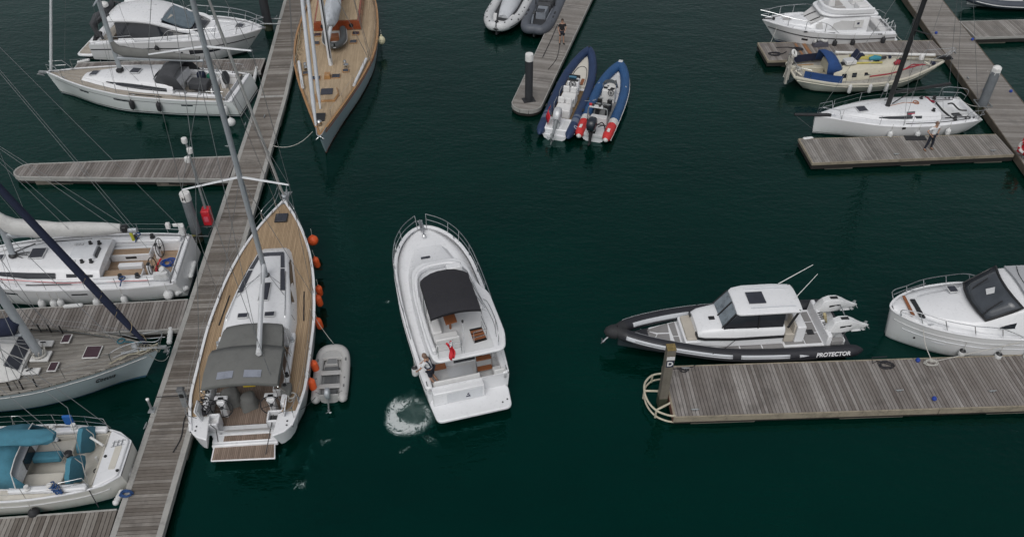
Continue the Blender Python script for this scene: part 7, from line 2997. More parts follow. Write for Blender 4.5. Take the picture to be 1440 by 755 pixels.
 m.build('dashboard', cushion_beige, b.root)
 m = MB()
 for y in (.9, -.1, -.9):
  m.tube([(8.42, y, 2.12), (8.1, y + .1, 2.29), (7.7, y + .35, 2.48)], .025, 5)
 m.build('wiper', black, b.root)
 b.hatch((10.6, .1, zs(10.6) + .13), (.55, .6))
 m = MB()
 m.tube([(8.9, .9, 1.9), (9.0, -.9, 1.9)], .02, 5)
 m.tube([(8.6, .6, 1.98), (9.9, .5, 1.96)], .015, 5)
 m.build('sunpad_rail', steel, b.root)
 # arch with dark canvas, radar dome
 m = MB()
 for s in (1, -1):
  m.tube(smooth_path([(2.9, s * 1.5, 1.5), (2.6, s * 1.45, 2.4), (2.95, s * 1.2, 2.85), (3.5, s * .9, 2.95)], 4), .09, 8)
 m.tube([(2.9, 1.25, 2.82), (2.85, -1.25, 2.82)], .1, 8)
 ar = m.build('radar_arch', fabric_dark, b.root)
 m = MB()
 lumpy(m, [(2.6, -1.5, 1.7), (2.5, -1.4, 2.5), (2.75, -1.1, 2.8), (3.0, -.4, 2.92), (3.0, .6, 2.92), (2.7, 1.3, 2.7), (2.6, 1.5, 1.8)], [.12, .22, .26, .2, .2, .22, .12], 1.2, 6, amp=.2)
 m.build('folded_canvas', fabric_dark, b.root, ang=60)
 m = MB()
 m.lathe([(.28, 0), (.3, .08), (.28, .2), (.16, .28), (.01, .3)], (2.95, -.2, 3.2), 16)
 m.tube([(2.95, -.2, 2.9), (2.95, -.2, 3.25)], .06, 6)
 m.build('radar_dome', cap_white, ar)
 for o in b.root.children_recursive:         # the whole cabin stands a metre further aft
  if o.name.split('.')[0] in ('cabin_glass', 'hardtop', 'roof_groove', 'roof_pillar', 'side_moulding', 'windscreen', 'dashboard', 'wiper', 'radar_arch', 'folded_canvas', 'radar_dome'):
   for v in o.data.vertices:
    v.co.x -= 1.0 if v.co.x < 8.3 else .6
 e = lambda x, s, dz=0: b.edge(x, s, .08, .05 + dz)
 for s in (1, -1):
  xs = (6.6, 8.0, 9.6, 10.9, 11.8)
  b.rail([smooth_path([e(5.9, s)] + [e(x, s, .72) for x in xs] + [(12.35, 0, 2.55)], 4), smooth_path([e(x, s, .38) for x in xs[1:]] + [(12.3, 0, 2.15)], 4)] + [[e(x - .25, s), e(x, s, .72)] for x in xs], name='bow_rail', r=.02)
  b.rail([[e(4.2, s), e(4.0, s, .45), e(2.4, s, .4), e(2.2, s)]], name='side_rail')
 m = MB()
 m.box((12.1, 0, 1.84), (.5, .2, .06))
 m.build('bow_roller', steel, b.root)
 cleats(b, (1.3, 6.5, 10.6))
 m = MB()
 lumpy(m, [(1.2, -1.35, 1.3), (1.15, -.9, 1.4), (1.2, -.3, 1.38)], [.12, .16, .1], 1, 2)
 m.build('dark_bundle', rubber, b.root, ang=60)
 return b


CT = cruiser_hardtop()
fenders(CT, 'sausage', rubber, [((226, 63), 1.15, 'black fender hanging from the hardtop cruiser side rail')], None, r=.13, l=.5, name='fender')


def cruiser_fly():
 b = Boat('motor_yacht', 'small white flybridge cruiser with white window covers behind the two finger docks on the right', 'motor yacht', (26.0, 55.4), 185, 9.1)
 plan = [(0, 1.35), (.15, 1.5), (.4, 1.62), (.62, 1.55), (.8, 1.1), (.92, .55), (.98, .16), (1, .04)]
 sheer = [(0, .95), (.3, 1.1), (.6, 1.35), (1, 1.75)]
 hm = hullmat('hull_cruiser_navy_foot', (.68, .69, .70), [(.22, (.02, .03, .09)), (.28, (.6, .6, .62)), (.33, (.03, .04, .1))])
 b.hull(plan, sheer, hm, rake=1.4, wl=.86)
 zs = b.zs
 b.deck(gel, 2.2, 9.0, inset=.06, dz=-.03, camber=.1)
 b.gunwale(gel, .08, .07, .1, 9.05, stern=True)
 b.stripe(.74, .03, rubber, .1, 9.0, r=.035, rake=1.4, wl=.86)
 b.side_panel(6.2, 6.6, .52, .62, glass, 'hull_window', 1, rake=1.4, wl=.86)
 b.well(.4, 2.2, 1.2, lambda x: zs(x) + .05, .6, gel, nonslip)
 m = MB()
 for s in (1, -1):
  m.strip([(x, s * (b.hw(x) - .2), zs(x) - .05) for x in (.1, 1, 2.3, 3.2, 4.5, 6, 7.2)], .26, .2)
 m.build('raised_side', gel, b.root, bevel=.05)
 for x0, x1 in ((5.7, 6.6), (4.5, 5.1)):
  for s in (1, -1):
   m = MB()
   n_ = b.hw((x0 + x1) / 2) - .058
   m.box(((x0 + x1) / 2, s * n_, zs(x0) + .06), (x1 - x0, .03, .09), rz=-s * .05)
   m.build('side_window', glass, b.root)
 m = MB()
 m.slab(round_poly([(-.35, -1.1), (-.35, 1.1), (.1, 1.25), (.1, -1.25)], .15), .3, .42)
 m.build('swim_platform', gel, b.root, bevel=.03)
 cov = paint('cover_white_fabric', (.53, .53, .53), .85, var=.1, scale=2, bump=.5, bscale=4)
 st = [(2.2, 1.28, 1.2, 1.2, 2.3, .03), (4.6, 1.3, 1.3, 1.16, 2.3, .05), (5.2, 1.22, 1.36, 1.08, 2.2, .05), (6.0, 1.1, 1.42, .85, 1.62, .05), (7.4, .68, 1.52, .45, 1.66, .04), (8.1, .3, 1.62, .18, 1.68, .02)]
 hs = b.house(st, gel, 'cabin', r=.1)
 for s in (1, -1):
  b.house_window(st, [(2.9, .12, .95), (4.6, .12, .92), (5.4, .2, .85), (5.7, .3, .7)], cov, 'window_cover', s, parent=hs)
 m = MB()
 m.plate([(5.25, 1.0, 2.2), (5.25, -1.0, 2.2), (5.98, -.82, 1.68), (5.98, .82, 1.68)], .03)
 m.build('windscreen_cover', cov, hs)
 m = MB()
 for y in (.45, -.4):
  m.tube([(6.05, y, 1.68), (5.75, y + .12, 1.92), (5.45, y + .3, 2.16)], .03, 5)
 m.build('wiper', black, hs)
 m = MB()
 m.slab(round_poly([(1.6, -1.28), (1.6, 1.28), (4.9, 1.3), (5.5, .85), (5.5, -.85), (4.9, -1.3)], .25), 2.32, 2.46, .03)
 fl = m.build('flybridge', gel, b.root, bevel=.05)
 m = MB()
 m.strip(smooth_path([(2.0, 1.18, 2.46), (3.6, 1.2, 2.46), (4.7, 1.05, 2.46), (5.15, .5, 2.46), (5.2, 0, 2.46), (5.15, -.5, 2.46), (4.7, -1.05, 2.46), (3.6, -1.2, 2.46), (2.0, -1.18, 2.46)], 4), .2, .4)
 m.build('flybridge_coaming', gel, fl, bevel=.07)
 m = MB()
 m.slab([(2.0, -1.05), (2.0, 1.05), (4.6, 1.0), (4.9, .4), (4.9, -.4), (4.6, -1.0)], 2.462, 2.48)
 m.build('flybridge_floor', nonslip, fl)
 m = MB()
 m.slab([(3.6, .1), (3.6, .85), (4.45, .85), (4.45, .1)], 2.48, 2.56, .02)
 m.slab([(3.6, -.85), (3.6, -.1), (4.45, -.1), (4.45, -.85)], 2.48, 2.56, .02)
 m.build('flybridge_pad', paint('pad_grey', (.34, .325, .31), .7), fl, bevel=.03)
 m = MB()
 for y in (.5, -.5):
  m.slab(round_poly([(2.2, y - .4), (2.2, y + .4), (3.0, y + .4), (3.0, y - .4)], .12), 2.48, 2.85, .05)
 m.slab(round_poly([(4.3, -.6), (4.3, .2), (4.8, .2), (4.8, -.6)], .1), 2.56, 3.0, .06)
 m.build('flybridge_seat', cushion, fl, bevel=.06)
 b.hatch((7.4, .0, 1.72), (.62, .5), paint('hatch_cover', (.36, .355, .35), .7), gel)
 m = MB()
 m.slab(round_poly([(.45, -1.1), (.45, 1.1), (1.0, 1.1), (1.0, -1.1)], .1), .6, 1.05)
 m.build('cockpit_seat', cushion, b.root, bevel=.05)
 m = MB()
 m.slab([(2.14, -.95), (2.14, .1), (2.2, .1), (2.2, -.95)], .62, 2.2)
 m.slab([(2.1, .3), (2.1, 1.1), (2.2, 1.1), (2.2, .3)], 1.0, 2.2)
 m.build('aft_canopy', cov, hs)
 m = MB()
 m.box((2.9, 1.315, 1.82), (.6, .03, .55))
 m.build('side_door', cap_white, hs, bevel=.02)
 m = MB()
 m.box((2.95, 1.335, 1.85), (.16, .02, .14))
 m.build('door_emblem', ink_dark, hs)
 e = lambda x, s, dz=0: b.edge(x, s, .08, .05 + dz)
 for s in (1, -1):
  xs = (5.2, 6.5, 7.6, 8.6)
  b.rail([smooth_path([e(4.2, s)] + [e(x, s, .62) for x in xs] + [(9.35, 0, 2.45)], 4), smooth_path([e(8.6, s, .3), (9.25, 0, 2.1)], 3)] + [[e(x, s), e(x, s, .62)] for x in xs], name='bow_rail', r=.022)
  b.rail([[e(1.8, s), e(1.7, s, .5), e(.3, s, .5), (.05, s * .7, 1.5), (.05, s * .7, .95)]], name='stern_rail')
 m = MB()
 m.lathe([(.09, 0), (.1, .12), (.05, .16)], (8.35, .1, 1.78), 10)
 m.tube([(8.4, .1, 1.86), (9.2, 0, 1.84)], .04, 5)
 m.build('anchor_winch', black, b.root)
 rnd = random.Random(2)
 m = MB()
 for k in range(8):
  x, y = .0 + rnd.uniform(-.2, .5), rnd.uniform(-.9, 1.0)
  m.tube([(x, y, .9), (x + rnd.uniform(-.15, .15), y, 1.3), (x + .2, y + .2, 1.25)], .03, 5)
 m.build('stern_gear', gel_grey, b.root)
 M = Matrix.Translation((1.5, b.hw(1.5) + .012, zs(1.5) * .9)) @ Matrix.Rotation(pi, 4, 'Z') @ Matrix.Rotation(pi / 2, 4, 'X')
 m = MB()
 for k in range(7):
  m.box((1.9 - .12 * k, b.hw(1.5) - .02, zs(1.5) + .06), (.07, .05, .07))
 m.build('side_lettering', ink_black, b.root)
 return b


CF = cruiser_fly()
fenders(CF, 'sausage', rubber, [((1143, 56), .62, 'dark fender at the small flybridge cruiser, first from its bow'), ((1169, 56), .62, 'dark fender at the small flybridge cruiser, second from its bow'),
       ((1194, 55), .62, 'dark fender at the small flybridge cruiser, third from its bow'), ((1237, 52), .65, 'dark fender nearest the small flybridge cruiser stern')],
  'dark fenders on the small flybridge cruiser', r=.15, l=.5)
rope('pale mooring line from the small flybridge cruiser bow to its dock', [CF.w((8.2, .6, 1.5)), W(1084, 60, .52)], .016, rope_white)
rope('stern line from the small flybridge cruiser to the dock corner', [CF.w((.1, 1.2, 1.0)), W(1268, 57, .52)], .016, rope_white, sag=.05)


def cream_yacht():
 b = Boat('sailing_yacht', 'old cream sailing yacht with bright blue sprayhood and side covers, and a cluttered deck', 'yacht', (17.6, 49.0), 3.2, 9.9)
 plan = [(0, .95), (.1, 1.3), (.3, 1.75), (.5, 1.8), (.68, 1.5), (.84, .9), (.95, .35), (1, .06)]
 sheer = [(0, .9), (.35, .72), (.6, .78), (1, 1.26)]
 hm = hullmat('hull_cream_old', (.58, .565, .50), [(.02, (.06, .03, .03)), (.1, (.04, .06, .05)), (.14, (.5, .48, .4))], var=.12)
 b.hull(plan, sheer, hm, rake=1.3, srake=.9, draft=.5, wl=.72)
 zs = b.zs
 b.deck(paint('deck_grey_old', (.36, .35, .32), .9, var=.3, scale=4, bump=.4, bscale=20), .1, 9.8, inset=.08, cuts=[(.9, 2.5, .8)])
 b.gunwale(cream, .12, .13, .05, 9.82, inset=.05, stern=True)
 b.stripe(.86, .02, paint('strake_pale', (.66, .63, .53), .6), .2, 9.5, r=.03, rake=1.3, wl=.72)
 b.well(.9, 2.5, .8, lambda x: zs(x) + .06, .5, cream_deck, cream_deck)
 m = MB()
 for s in (1, -1):
  m.slab([(1.0, s * .42), (2.4, s * .42), (2.4, s * .78), (1.0, s * .78)], .5, .85)
 m.build('cockpit_seat', cream_deck, b.root, bevel=.04)
 m = MB()
 m.tube([(.35, 0, 1.3), (1.5, .15, 1.25)], .03, 6)
 m.build('tiller', varnish_gold, b.root)
 st = [(2.4, 1.18, .7, 1.05, 1.32, .06), (4.2, 1.12, .74, .98, 1.44, .07), (6.2, .82, .8, .66, 1.4, .05), (6.9, .6, .84, .46, 1.34, .03)]
 hs = b.house(st, cream_deck, r=.06)
 for s in (1, -1):
  for x in (2.95, 3.6):
   b.house_window(st, [(x, .3, .72), (x + .3, .3, .72)], glass, 'porthole', s, parent=hs)
  b.house_window(st, [(4.4, .35, .65), (5.4, .4, .65)], glass, 'cabin_window', s, parent=hs)
 # sprayhood: bright blue with clear panels
 m = MB()
 rows = [[(x, hw_ * q, 1.12 if abs(q) == 1 else z - .22 * abs(q) ** 3) for q in (-1, -.85, -.5, 0, .5, .85, 1)] for x, hw_, z in ((3.0, .95, 1.5), (2.75, 1.05, 1.86), (2.35, 1.1, 2.02), (1.95, 1.1, 1.98))]
 for r in rows:
  m.v += r
 for i in range(3):
  for j in range(6):
   m.f.append((i * 7 + j, i * 7 + j + 1, i * 7 + j + 8, i * 7 + j + 7))
 sh = m.build('sprayhood', fabric_blue, b.root, ang=60)
 sh.modifiers.new('t', 'SOLIDIFY').thickness = .02
 cv = paint('clear_vinyl_blue', (.26, .31, .37), .3, var=.3, scale=5)
 for y0, y1 in ((.1, .75), (-.85, -.5)):
  m = MB()
  zz = lambda x, y: {2.98: 1.56, 2.7: 1.93, 2.4: 2.05}[x] - .2 * abs(y / 1.05) ** 3
  m.plate([(2.98, y0, zz(2.98, y0)), (2.98, y1, zz(2.98, y1)), (2.7, y1, zz(2.7, y1) + .0), (2.7, y0, zz(2.7, y0))], .03)
  m.build('hood_window', cv, sh, flat=True)
 for s in (1, -1):
  m = MB()
  m.strip([(x, s * (b.hw(x) - .14), zs(x) + .05) for x in (.55, 1.1, 1.7, 2.3, 2.8)], .03, .52)
  m.build('side_cover', fabric_blue if s < 0 else fabric_navy, b.root)
 # old spar laid along the far deck, and deck clutter
 m = MB()
 m.tube([(3.2, 1.2, 1.5), (6, 1.0, 1.42), (9.3, .25, 1.62)], .09, 8)
 m.build('laid_spar', cap_white, b.root)
 m = MB()
 m.box((3.55, -.35, 1.66), (.7, .55, .24), rz=.2)
 m.build('locker_box', cap_white, b.root, bevel=.03)
 m = MB()
 m.box((3.55, -.35, 1.79), (.6, .45, .03), rz=.2)
 m.build('box_lid', gel_grey, b.root)
 m = MB()
 m.box((4.1, .1, 1.8), (.16, .8, .6), M=Matrix.Rotation(.5, 3, 'Y'))
 m.build('folded_panel', fabric_navy, b.root, bevel=.03)
 m = MB()
 lumpy(m, [(4.9, -.1, 1.66), (5.2, -.12, 1.72), (5.6, -.1, 1.7)], [.1, .17, .12], 1, 3)
 m.build('teal_bag', paint('bag_teal', (.03, .22, .30), .7), b.root, ang=60)
 m = MB()
 lumpy(m, [(5.65, -.05, 1.68), (6.0, 0, 1.66)], [.08, .1], 1, 4)
 m.lathe([(.14, 0), (.15, .2), (.02, .22)], (7.0, -.05, 1.4), 10)
 m.build('black_gear', black, b.root)
 m = MB()
 m.box((4.9, .35, 1.55), (2.0, .5, .1), rz=-.06)
 m.box((4.8, -.42, 1.56), (1.7, .1, .1))
 m.build('yellow_board', paint('kayak_yellow', (.50, .44, .12), .6, var=.2), b.root, bevel=.03)
 m = MB()
 lumpy(m, [(6.4, -.5, 1.5), (6.65, -.45, 1.58), (6.9, -.4, 1.5)], [.1, .16, .1], 1, 6)
 m.tube(smooth_path([(4.6, -1.35, 1.1), (6, -1.2, 1.2), (7.2, -.85, 1.35), (8.2, -.6, 1.45)], 5), .045, 6)
 for k in range(5):
  m.tube(smooth_path([(7.0 + .1 * k, -.9 + .06 * k, 1.34), (7.5, -.7, 1.5), (8.0 + .1 * k, -.55, 1.38)], 3), .035, 5)
 m.build('red_lines', paint('rope_red', (.34, .03, .045), .8, var=.3), b.root)
 m = MB()
 m.lathe([(.15, 0), (.15, .25), (.1, .34), (.01, .36)], (8.35, .05, 1.45), 12)
 m.build('white_bucket', cap_white, b.root)
 rnd = random.Random(12)
 for k in range(16):
  m = MB()
  x = rnd.choice([rnd.uniform(.05, .7), rnd.uniform(3.2, 6.6), rnd.uniform(7, 9.2)])
  y = rnd.uniform(-.6, .7) * min(1, b.hw(x))
  z = zs(x) + .1 if not 2.4 < x < 6.9 else 1.5
  if k % 2:
   m.box((x, y, z + .06), (rnd.uniform(.15, .5), rnd.uniform(.1, .3), rnd.uniform(.08, .25)), rz=rnd.uniform(0, 3))
  else:
   m.tube(smooth_path([(x, y, z), (x + rnd.uniform(-.3, .3), y + rnd.uniform(-.3, .3), z + .12), (x + rnd.uniform(-.4, .4), y + rnd.uniform(-.3, .3), z + .02)], 4), rnd.uniform(.02, .05), 5)
  m.build('deck_gear', rnd.choice([gel_grey, rope_white, rope_black, cream, fabric_navy, galv]), b.root, bevel=.01 if k % 2 else 0)
 # stern: wind vane gear, horseshoe buoy, rails
 m = MB()
 for k in range(7):
  m.tube([(-.25 + rnd.uniform(-.2, .3), rnd.uniform(-.6, .6), .6), (-.1 + rnd.uniform(-.2, .3), rnd.uniform(-.6, .6), 1.9)], .03, 6)
 m.box((-.35, -.55, .9), (.12, .2, 1.1))
 m.build('wind_vane', paint('gear_pale', (.42, .40, .36), .7, var=.3), b.root)
 m = MB()
 m.ring((.35, .75, 1.75), .2, .07, (.6, -.5, .6), 18, 8)
 m.build('lifebuoy', cap_white, b.root)
 e = lambda x, s, dz=0: b.edge(x, s, .06, .12 + dz)
 for s in (1, -1):
  b.rail([[e(.9, s), e(.9, s, .6), e(.1, s, .62), (-.05, 0, 1.84)], [e(.1, s), e(.1, s, .62)], [e(8.6, s), e(8.8, s, .55), (10.3, s * .12, 2.15), (10.35, 0, 2.15)], [(9.8, s * .08, 1.6), (10.3, s * .12, 2.15)]], name='rail')
  b.guard([e(x, s) for x in (8.6, 7.2, 5.8, 4.4, 3.0)], .58, 2)
 m = MB()
 m.box((9.75, 0, 1.62), (.9, .2, .08))
 m.plate([(10.3, -.2, 1.55), (9.8, 0, 1.35), (10.3, .2, 1.55)], .05)
 m.build('anchor', rubber, b.root)
 cleats(b, (1.0, 8.5), .1)
 return b


CY = cream_yacht()
fenders(CY, 'sausage', cap_white, [((1191, 120), .52, 'long pale fender on the cream yacht, left one of three'), ((1221, 122), .52, 'long pale fender on the cream yacht, middle one of three'),
        ((1243, 119), .52, 'long pale fender on the cream yacht partly behind the black mast')], 'long pale fenders on the cream yacht', r=.12, l=.62)


def jboat():
 b = Boat('sailing_yacht', 'white racing sloop with plain flush deck, black carbon mast and black bowsprit', 'yacht', (27.2, 44.4), -172.2, 9.75)
 plan = [(0, 1.32), (.05, 1.42), (.2, 1.62), (.4, 1.7), (.6, 1.5), (.78, .98), (.92, .42), (1, .05)]
 sheer = [(0, .92), (.4, 1.0), (1, 1.25)]
 hm = hullmat('hull_race_white', (.70, .71, .72), [(.02, (.01, .012, .015)), (.09, (.03, .035, .04)), (.13, (.6, .6, .6)), (.16, (.03, .04, .04))])
 b.hull(plan, sheer, hm, rake=.12, srake=.75, wl=.84, draft=.4)
 zs = b.zs
 b.deck(gel, .2, 9.7, inset=.01, dz=0, cuts=[(.2, 2.6, .92)], camber=.09)
 st = [(2.5, 1.1, 1.02, .95, 1.34, .04), (4.2, 1.12, 1.05, .9, 1.46, .07), (6.0, .95, 1.1, .66, 1.42, .06), (7.6, .6, 1.18, .36, 1.3, .03), (8.3, .4, 1.22, .2, 1.26, .01)]
 hs = b.house(st, gel, r=.1)
 for s in (1, -1):
  b.house_window(st, [(3.7, .3, .62), (4.6, .28, .66), (5.6, .3, .6), (6.2, .42, .5)], glass, side=s, parent=hs)
 b.well(.2, 2.6, .92, lambda x: zs(x) + .04, .58, gel, nonslip, cw1=.75)
 b.hatch((6.95, 0, 1.42), (.58, .58), rz=.0, tilt=.06)
 m = MB()
 m.tube([(8.9, .22, 1.31), (9.75, .1, 1.33), (11.0, -.05, 1.36)], [.11, .1, .085], 10)
 m.build('bowsprit', rubber, b.root)
 m = MB()
 m.slab([(8.6, .32), (8.6, -.25), (9.3, -.02), (9.3, .2)], 1.262, 1.272)
 m.build('bow_hatch', gel_cool, b.root, bevel=.003)
 m = MB()
 m.strip([(1.75, -.98, .92), (1.78, 0, .88), (1.75, .98, .92)], .07, .09)
 for s in (1, -1):
  m.strip([(x, s * (b.hw(x) - .3), zs(x) + .02) for x in (.7, 1.8, 3.2, 4.8)], .05, .03)
  m.strip([(.6, s * .98, .98), (2.2, s * 1.0, 1.02)], .04, .04)
 m.build('traveller_track', black, b.root)
 m = MB()
 m.box((.85, .2, .62), (.5, .5, .08))
 m.build('locker_lid', rubber, b.root, bevel=.02)
 m = MB()
 m.tube(smooth_path([(1.2, -.5, 1.02), (.95, -.45, 1.06), (.85, -.1, .98), (.75, .15, .95), (.4, .25, .95)], 4), .045, 6)
 m.build('tiller', black, b.root)
 m = MB()
 lumpy(m, smooth_path([(2.2, -1.35, 1.05), (2.1, -1.15, 1.08), (2.15, -.95, 1.08), (1.95, -.7, 1.08)], 3), .07, 1, 3, 8)
 m.build('red_sock', paint('sock_red', (.22, .02, .04), .8), b.root, ang=60)
 m = MB()
 m.box((4.35, .86, 1.38), (.5, .06, .3), M=Matrix.Rotation(.55, 3, 'X'))
 m.build('window_bag', paint('bag_grey', (.11, .11, .12), .8), b.root, bevel=.02)
 m = MB()
 m.box((4.35, .895, 1.43), (.42, .03, .05), M=Matrix.Rotation(.55, 3, 'X'))
 m.build('bag_stripe', paint('stripe_red', (.4, .02, .06), .7), b.root)
 for s in (1, -1):
  b.winch((2.9, s * .72, 1.4), .09, .16, black)
  b.winch((1.7, s * 1.2, 1.02), .1, .17, black)
  m = MB()
  for x in (.5, .75, 1.0):
   m.lathe([(.05, 0), (.06, .05), (.02, .07)], (x, s * 1.15, 1.0), 8)
  m.build('deck_block', black, b.root)
 m = MB()
 m.ring((3.55, -.15, 1.5), .16, .03, (0, .1, 1), 12, 5)
 m.tube([(3.4, -.1, 1.5), (4.3, -.2, 1.52), (5.2, .0, 1.5)], .025, 5)
 m.build('line_coil', paint('rope_orange', (.32, .14, .08), .8), b.root)
 mo = b.mast(5.35, 1.42, 14.2, .1, black, rake=.02, spreaders=[(6.2, 1.0, .45), (10.2, .85, .4)], y=-.05)
 m = MB()
 m.lathe([(.17, 0), (.17, .06), (.11, .12)], (5.35, -.05, 1.42), 10)
 m.build('mast_foot', rubber, mo)
 m = MB()
 m.tube([(5.2, -.05, 2.35), (1.5, -.55, 2.35)], .085, 10, flat=1.2)
 m.build('boom', black, b.root)
 m = MB()
 m.tube([(5.1, -.05, 1.6), (4.0, -.2, 2.28)], .035, 6)
 m.build('kicker', black, b.root)
 tx = b.tx
 L = []
 for s in (1, -1):
  ch = (5.0, s * 1.5, 1.05)
  L += [[ch, (tx(6.2) - .45, s * 1.0 - .05, 6.3), (tx(10.2) - .4, s * .85 - .05, 10.3), (tx(14), -.05, 14)], [ch, (tx(6.2), -.05, 6.2)]]
  L += [[(.2, s * 1.2, .95), (tx(14.1), -.05, 14.1)]]
 L += [[(9.6, 0, 1.3), (tx(12.5), -.05, 12.5)], [(1.6, -.5, 2.4), (tx(14.1), -.05, 14.2)], [(2.0, -.45, 2.3), (1.8, .1, .95)], [(11.0, -.05, 1.36), (9.72, 0, .35)]]
 b.stays(L, .010)
 e = lambda x, s, dz=0: b.edge(x, s, .05, .03 + dz)
 for s in (1, -1):
  b.rail([[e(8.4, s), e(8.6, s, .55), (9.5, s * .22, 1.85), (9.55, s * .14, 1.27)], [e(8.5, s, .28), (9.5, s * .2, 1.55)]])
  b.rail([smooth_path([e(1.2, s), e(1.1, s, .6), e(.0, s, .6), (-.2, s * .95, 1.5), (-.1, s * .95, .95)], 3), [e(.3, s), e(.2, s, .6)], [e(1.1, s, .3), e(.0, s, .3), (-.15, s * .95, 1.2)]], name='pushpit')
  b.guard([e(x, s) for x in (8.4, 6.4, 4.6, 2.9, 1.2)], .58, 2)
 m = MB()
 m.box((5.0, 1.58, .95), (.22, .1, .16))
 m.build('chainplate_bag', black, b.root, bevel=.03)
 return b


JB = jboat()
GJ = 'pale fenders between the racing sloop and the dock with the standing man'
fenders(JB, 'sausage', fender_white, [((1250, 188), .55, 'pale fender under the racing sloop, leftmost of three'), ((1289, 189), .5, 'pale fender under the racing sloop, middle one above the black mat'),
         ((1333, 186), .55, 'pale fender under the racing sloop, right of the standing man')], GJ, r=.15, l=.5)
rope('line from the racing sloop stern to the grey pile', [JB.w((.1, -1.2, .95)), W(1377, 150, .6)], .014, rope_white, sag=.15)


def protector():
 b = Boat('rigid_inflatable', 'dark grey inflatable cruiser with white wheelhouse and two white tilted outboards', 'RIB', (14.74, 26.55), -175.4, 10.6)
 L = 10.6
 dark = paint('hypalon_black', (.017, .018, .024), .55, var=.2, scale=1.5)
 pale = paint('tube_panel_pale', (.52, .54, .57), .5, var=.06)
 side = [(.45, 1.42, .52), (2, 1.44, .53), (4, 1.43, .56), (5.8, 1.36, .66), (7.4, 1.10, .80), (8.8, .74, .92), (9.8, .36, 1.02), (10.3, .0, 1.08)]
 collar(b, side, .27, [(0, .965, dark, 'tube'), (.96, 1, rubber, 'bow_cap')], cone=.55, n=18)
 vhull(b, [(.3, 1.1, .48, -.25), (5.5, 1.1, .5, -.3), (8.5, .62, .55, -.1), (10.2, .06, .85, .4)], paint('hull_dark', (.04, .042, .05), .4))
 z = Z(850, 390, 5.81)
 # pale panels laid on the outer and inner faces of the tubes
 tot = smooth_path([(x, y, zz) for x, y, zz in side], 10)
 def band(s, x0, x1, a0, a1, mat, name, r=.275, point=False):
  P = [p for p in tot if x0 <= p.x <= x1]
  m = MB()
  rows = []
  for i, p in enumerate(P):
   q0 = tot[max(tot.index(p) - 1, 0)]
   q1 = tot[min(tot.index(p) + 1, len(tot) - 1)]
   d = Vector((q1.x - q0.x, q1.y - q0.y)).normalized()
   nx, ny = -d.y, d.x
   aa0, aa1 = a0, a1
   if point and i < 3:
    mid_ = (a0 + a1) / 2
    k = (i + .3) / 3
    aa0, aa1 = mid_ + (a0 - mid_) * k, mid_ + (a1 - mid_) * k
   row = []
   for j in range(5):
    a = aa0 + (aa1 - aa0) * j / 4
    row.append(Vector((p.x + nx * cos(a) * r, s * (p.y + ny * cos(a) * r), p.z + sin(a) * r)))
   rows.append(row)
  for rr_ in rows:
   m.v += [tuple(v) for v in rr_]
  for i in range(len(rows) - 1):
   for j in range(4):
    m.f.append((i * 5 + j, i * 5 + j + 1, i * 5 + j + 6, i * 5 + j + 5))
  o = m.build(name, mat, b.root, ang=60)
  md = o.modifiers.new('t', 'SOLIDIFY')
  md.thickness = .012
  md.offset = 1
 for s in (1, -1):
  band(s, 2.2, 2.9, .12, .75, pale, 'tube_panel', point=True)
  band(s, 3.15, 5.3, .12, .78, pale, 'tube_panel')
  band(s, 5.5, 9.9, .12, .78, pale, 'tube_panel')
  band(s, 2.9, 9.6, .40, .46, fabric_dark, 'tube_seam', r=.288)
  band(s, 2.0, 9.7, -.32, -.02, rubber, 'rubbing_strake', r=.295)
  band(s, 5.9, 9.7, pi - .9, pi - .1, pale, 'inner_panel')
  for x in (3.0, 5.4):
   band(s, x - .1, x + .12, -.5, 1.5, rubber, 'tube_strap', r=.29)
 m = MB()
 m.lathe([(.03, -.3), (.2, -.2), (.3, .0), (.33, .2)], (10.55, 0, 1.05), 14, (-1, 0, -.1))
 m.build('bow_fender', rubber, b.root)
 # maker's word on the near tube end
 for s in (1,):
  tp = Matrix.Translation((1.33, 1.42 + .258, .63)) @ Matrix.Rotation(pi, 4, 'Z') @ Matrix.Rotation(pi / 2 - .42, 4, 'X')
  lettering('PROTECTOR', .25, paint('letter_white', (.7, .7, .72), .5), tp, 'name_lettering', b.root, extrude=.012, xscale=1.02, shear=.22, width=.006)
 # decks
 m = MB()
 m.slab([(.8, -1.1), (.8, 1.1), (5.8, 1.06), (7.6, .82), (8.9, .5), (9.9, .12), (9.9, -.12), (8.9, -.5), (7.6, -.82), (5.8, -1.06)], .5, .6)
 m.build('deck', gel, b.root)
 grey = paint('deck_pad_grey', (.235, .23, .23), .85, var=.12, scale=5)
 pads = [[(9.15, -.52 + .02), (9.3, .22), (8.72, .26), (8.5, -.1)], [(8.45, -.12), (8.68, .27), (8.0, .42), (7.95, -.1)], [(8.95, -.38), (8.45, -.2), (7.95, -.18), (7.9, -.74)], [(8.7, .33), (8.05, .5), (8.2, .55), (8.72, .42)], [(9.75, -.2), (9.7, .1), (9.45, .2), (9.42, -.3)],
   [(7.86, -.7), (7.82, .05), (7.58, .05), (7.58, -.8)], [(7.82, .1), (7.8, .6), (7.58, .7), (7.58, .1)]]
 for k in range(4):
  x0 = 3.25 + k * .96
  pads.append([(x0, .86), (x0 + .9, .86), (x0 + .9, 1.12), (x0, 1.12)])
  pads.append([(x0, -.86), (x0 + .9, -.86), (x0 + .9, -1.12), (x0, -1.12)])
 for y0, y1 in ((-.95, -.35), (-.3, .3), (.35, .95)):
  pads += [[(1.55, y0), (2.25, y0), (2.25, y1), (1.55, y1)], [(2.3, y0), (3.15, y0), (3.15, y1), (2.3, y1)]]
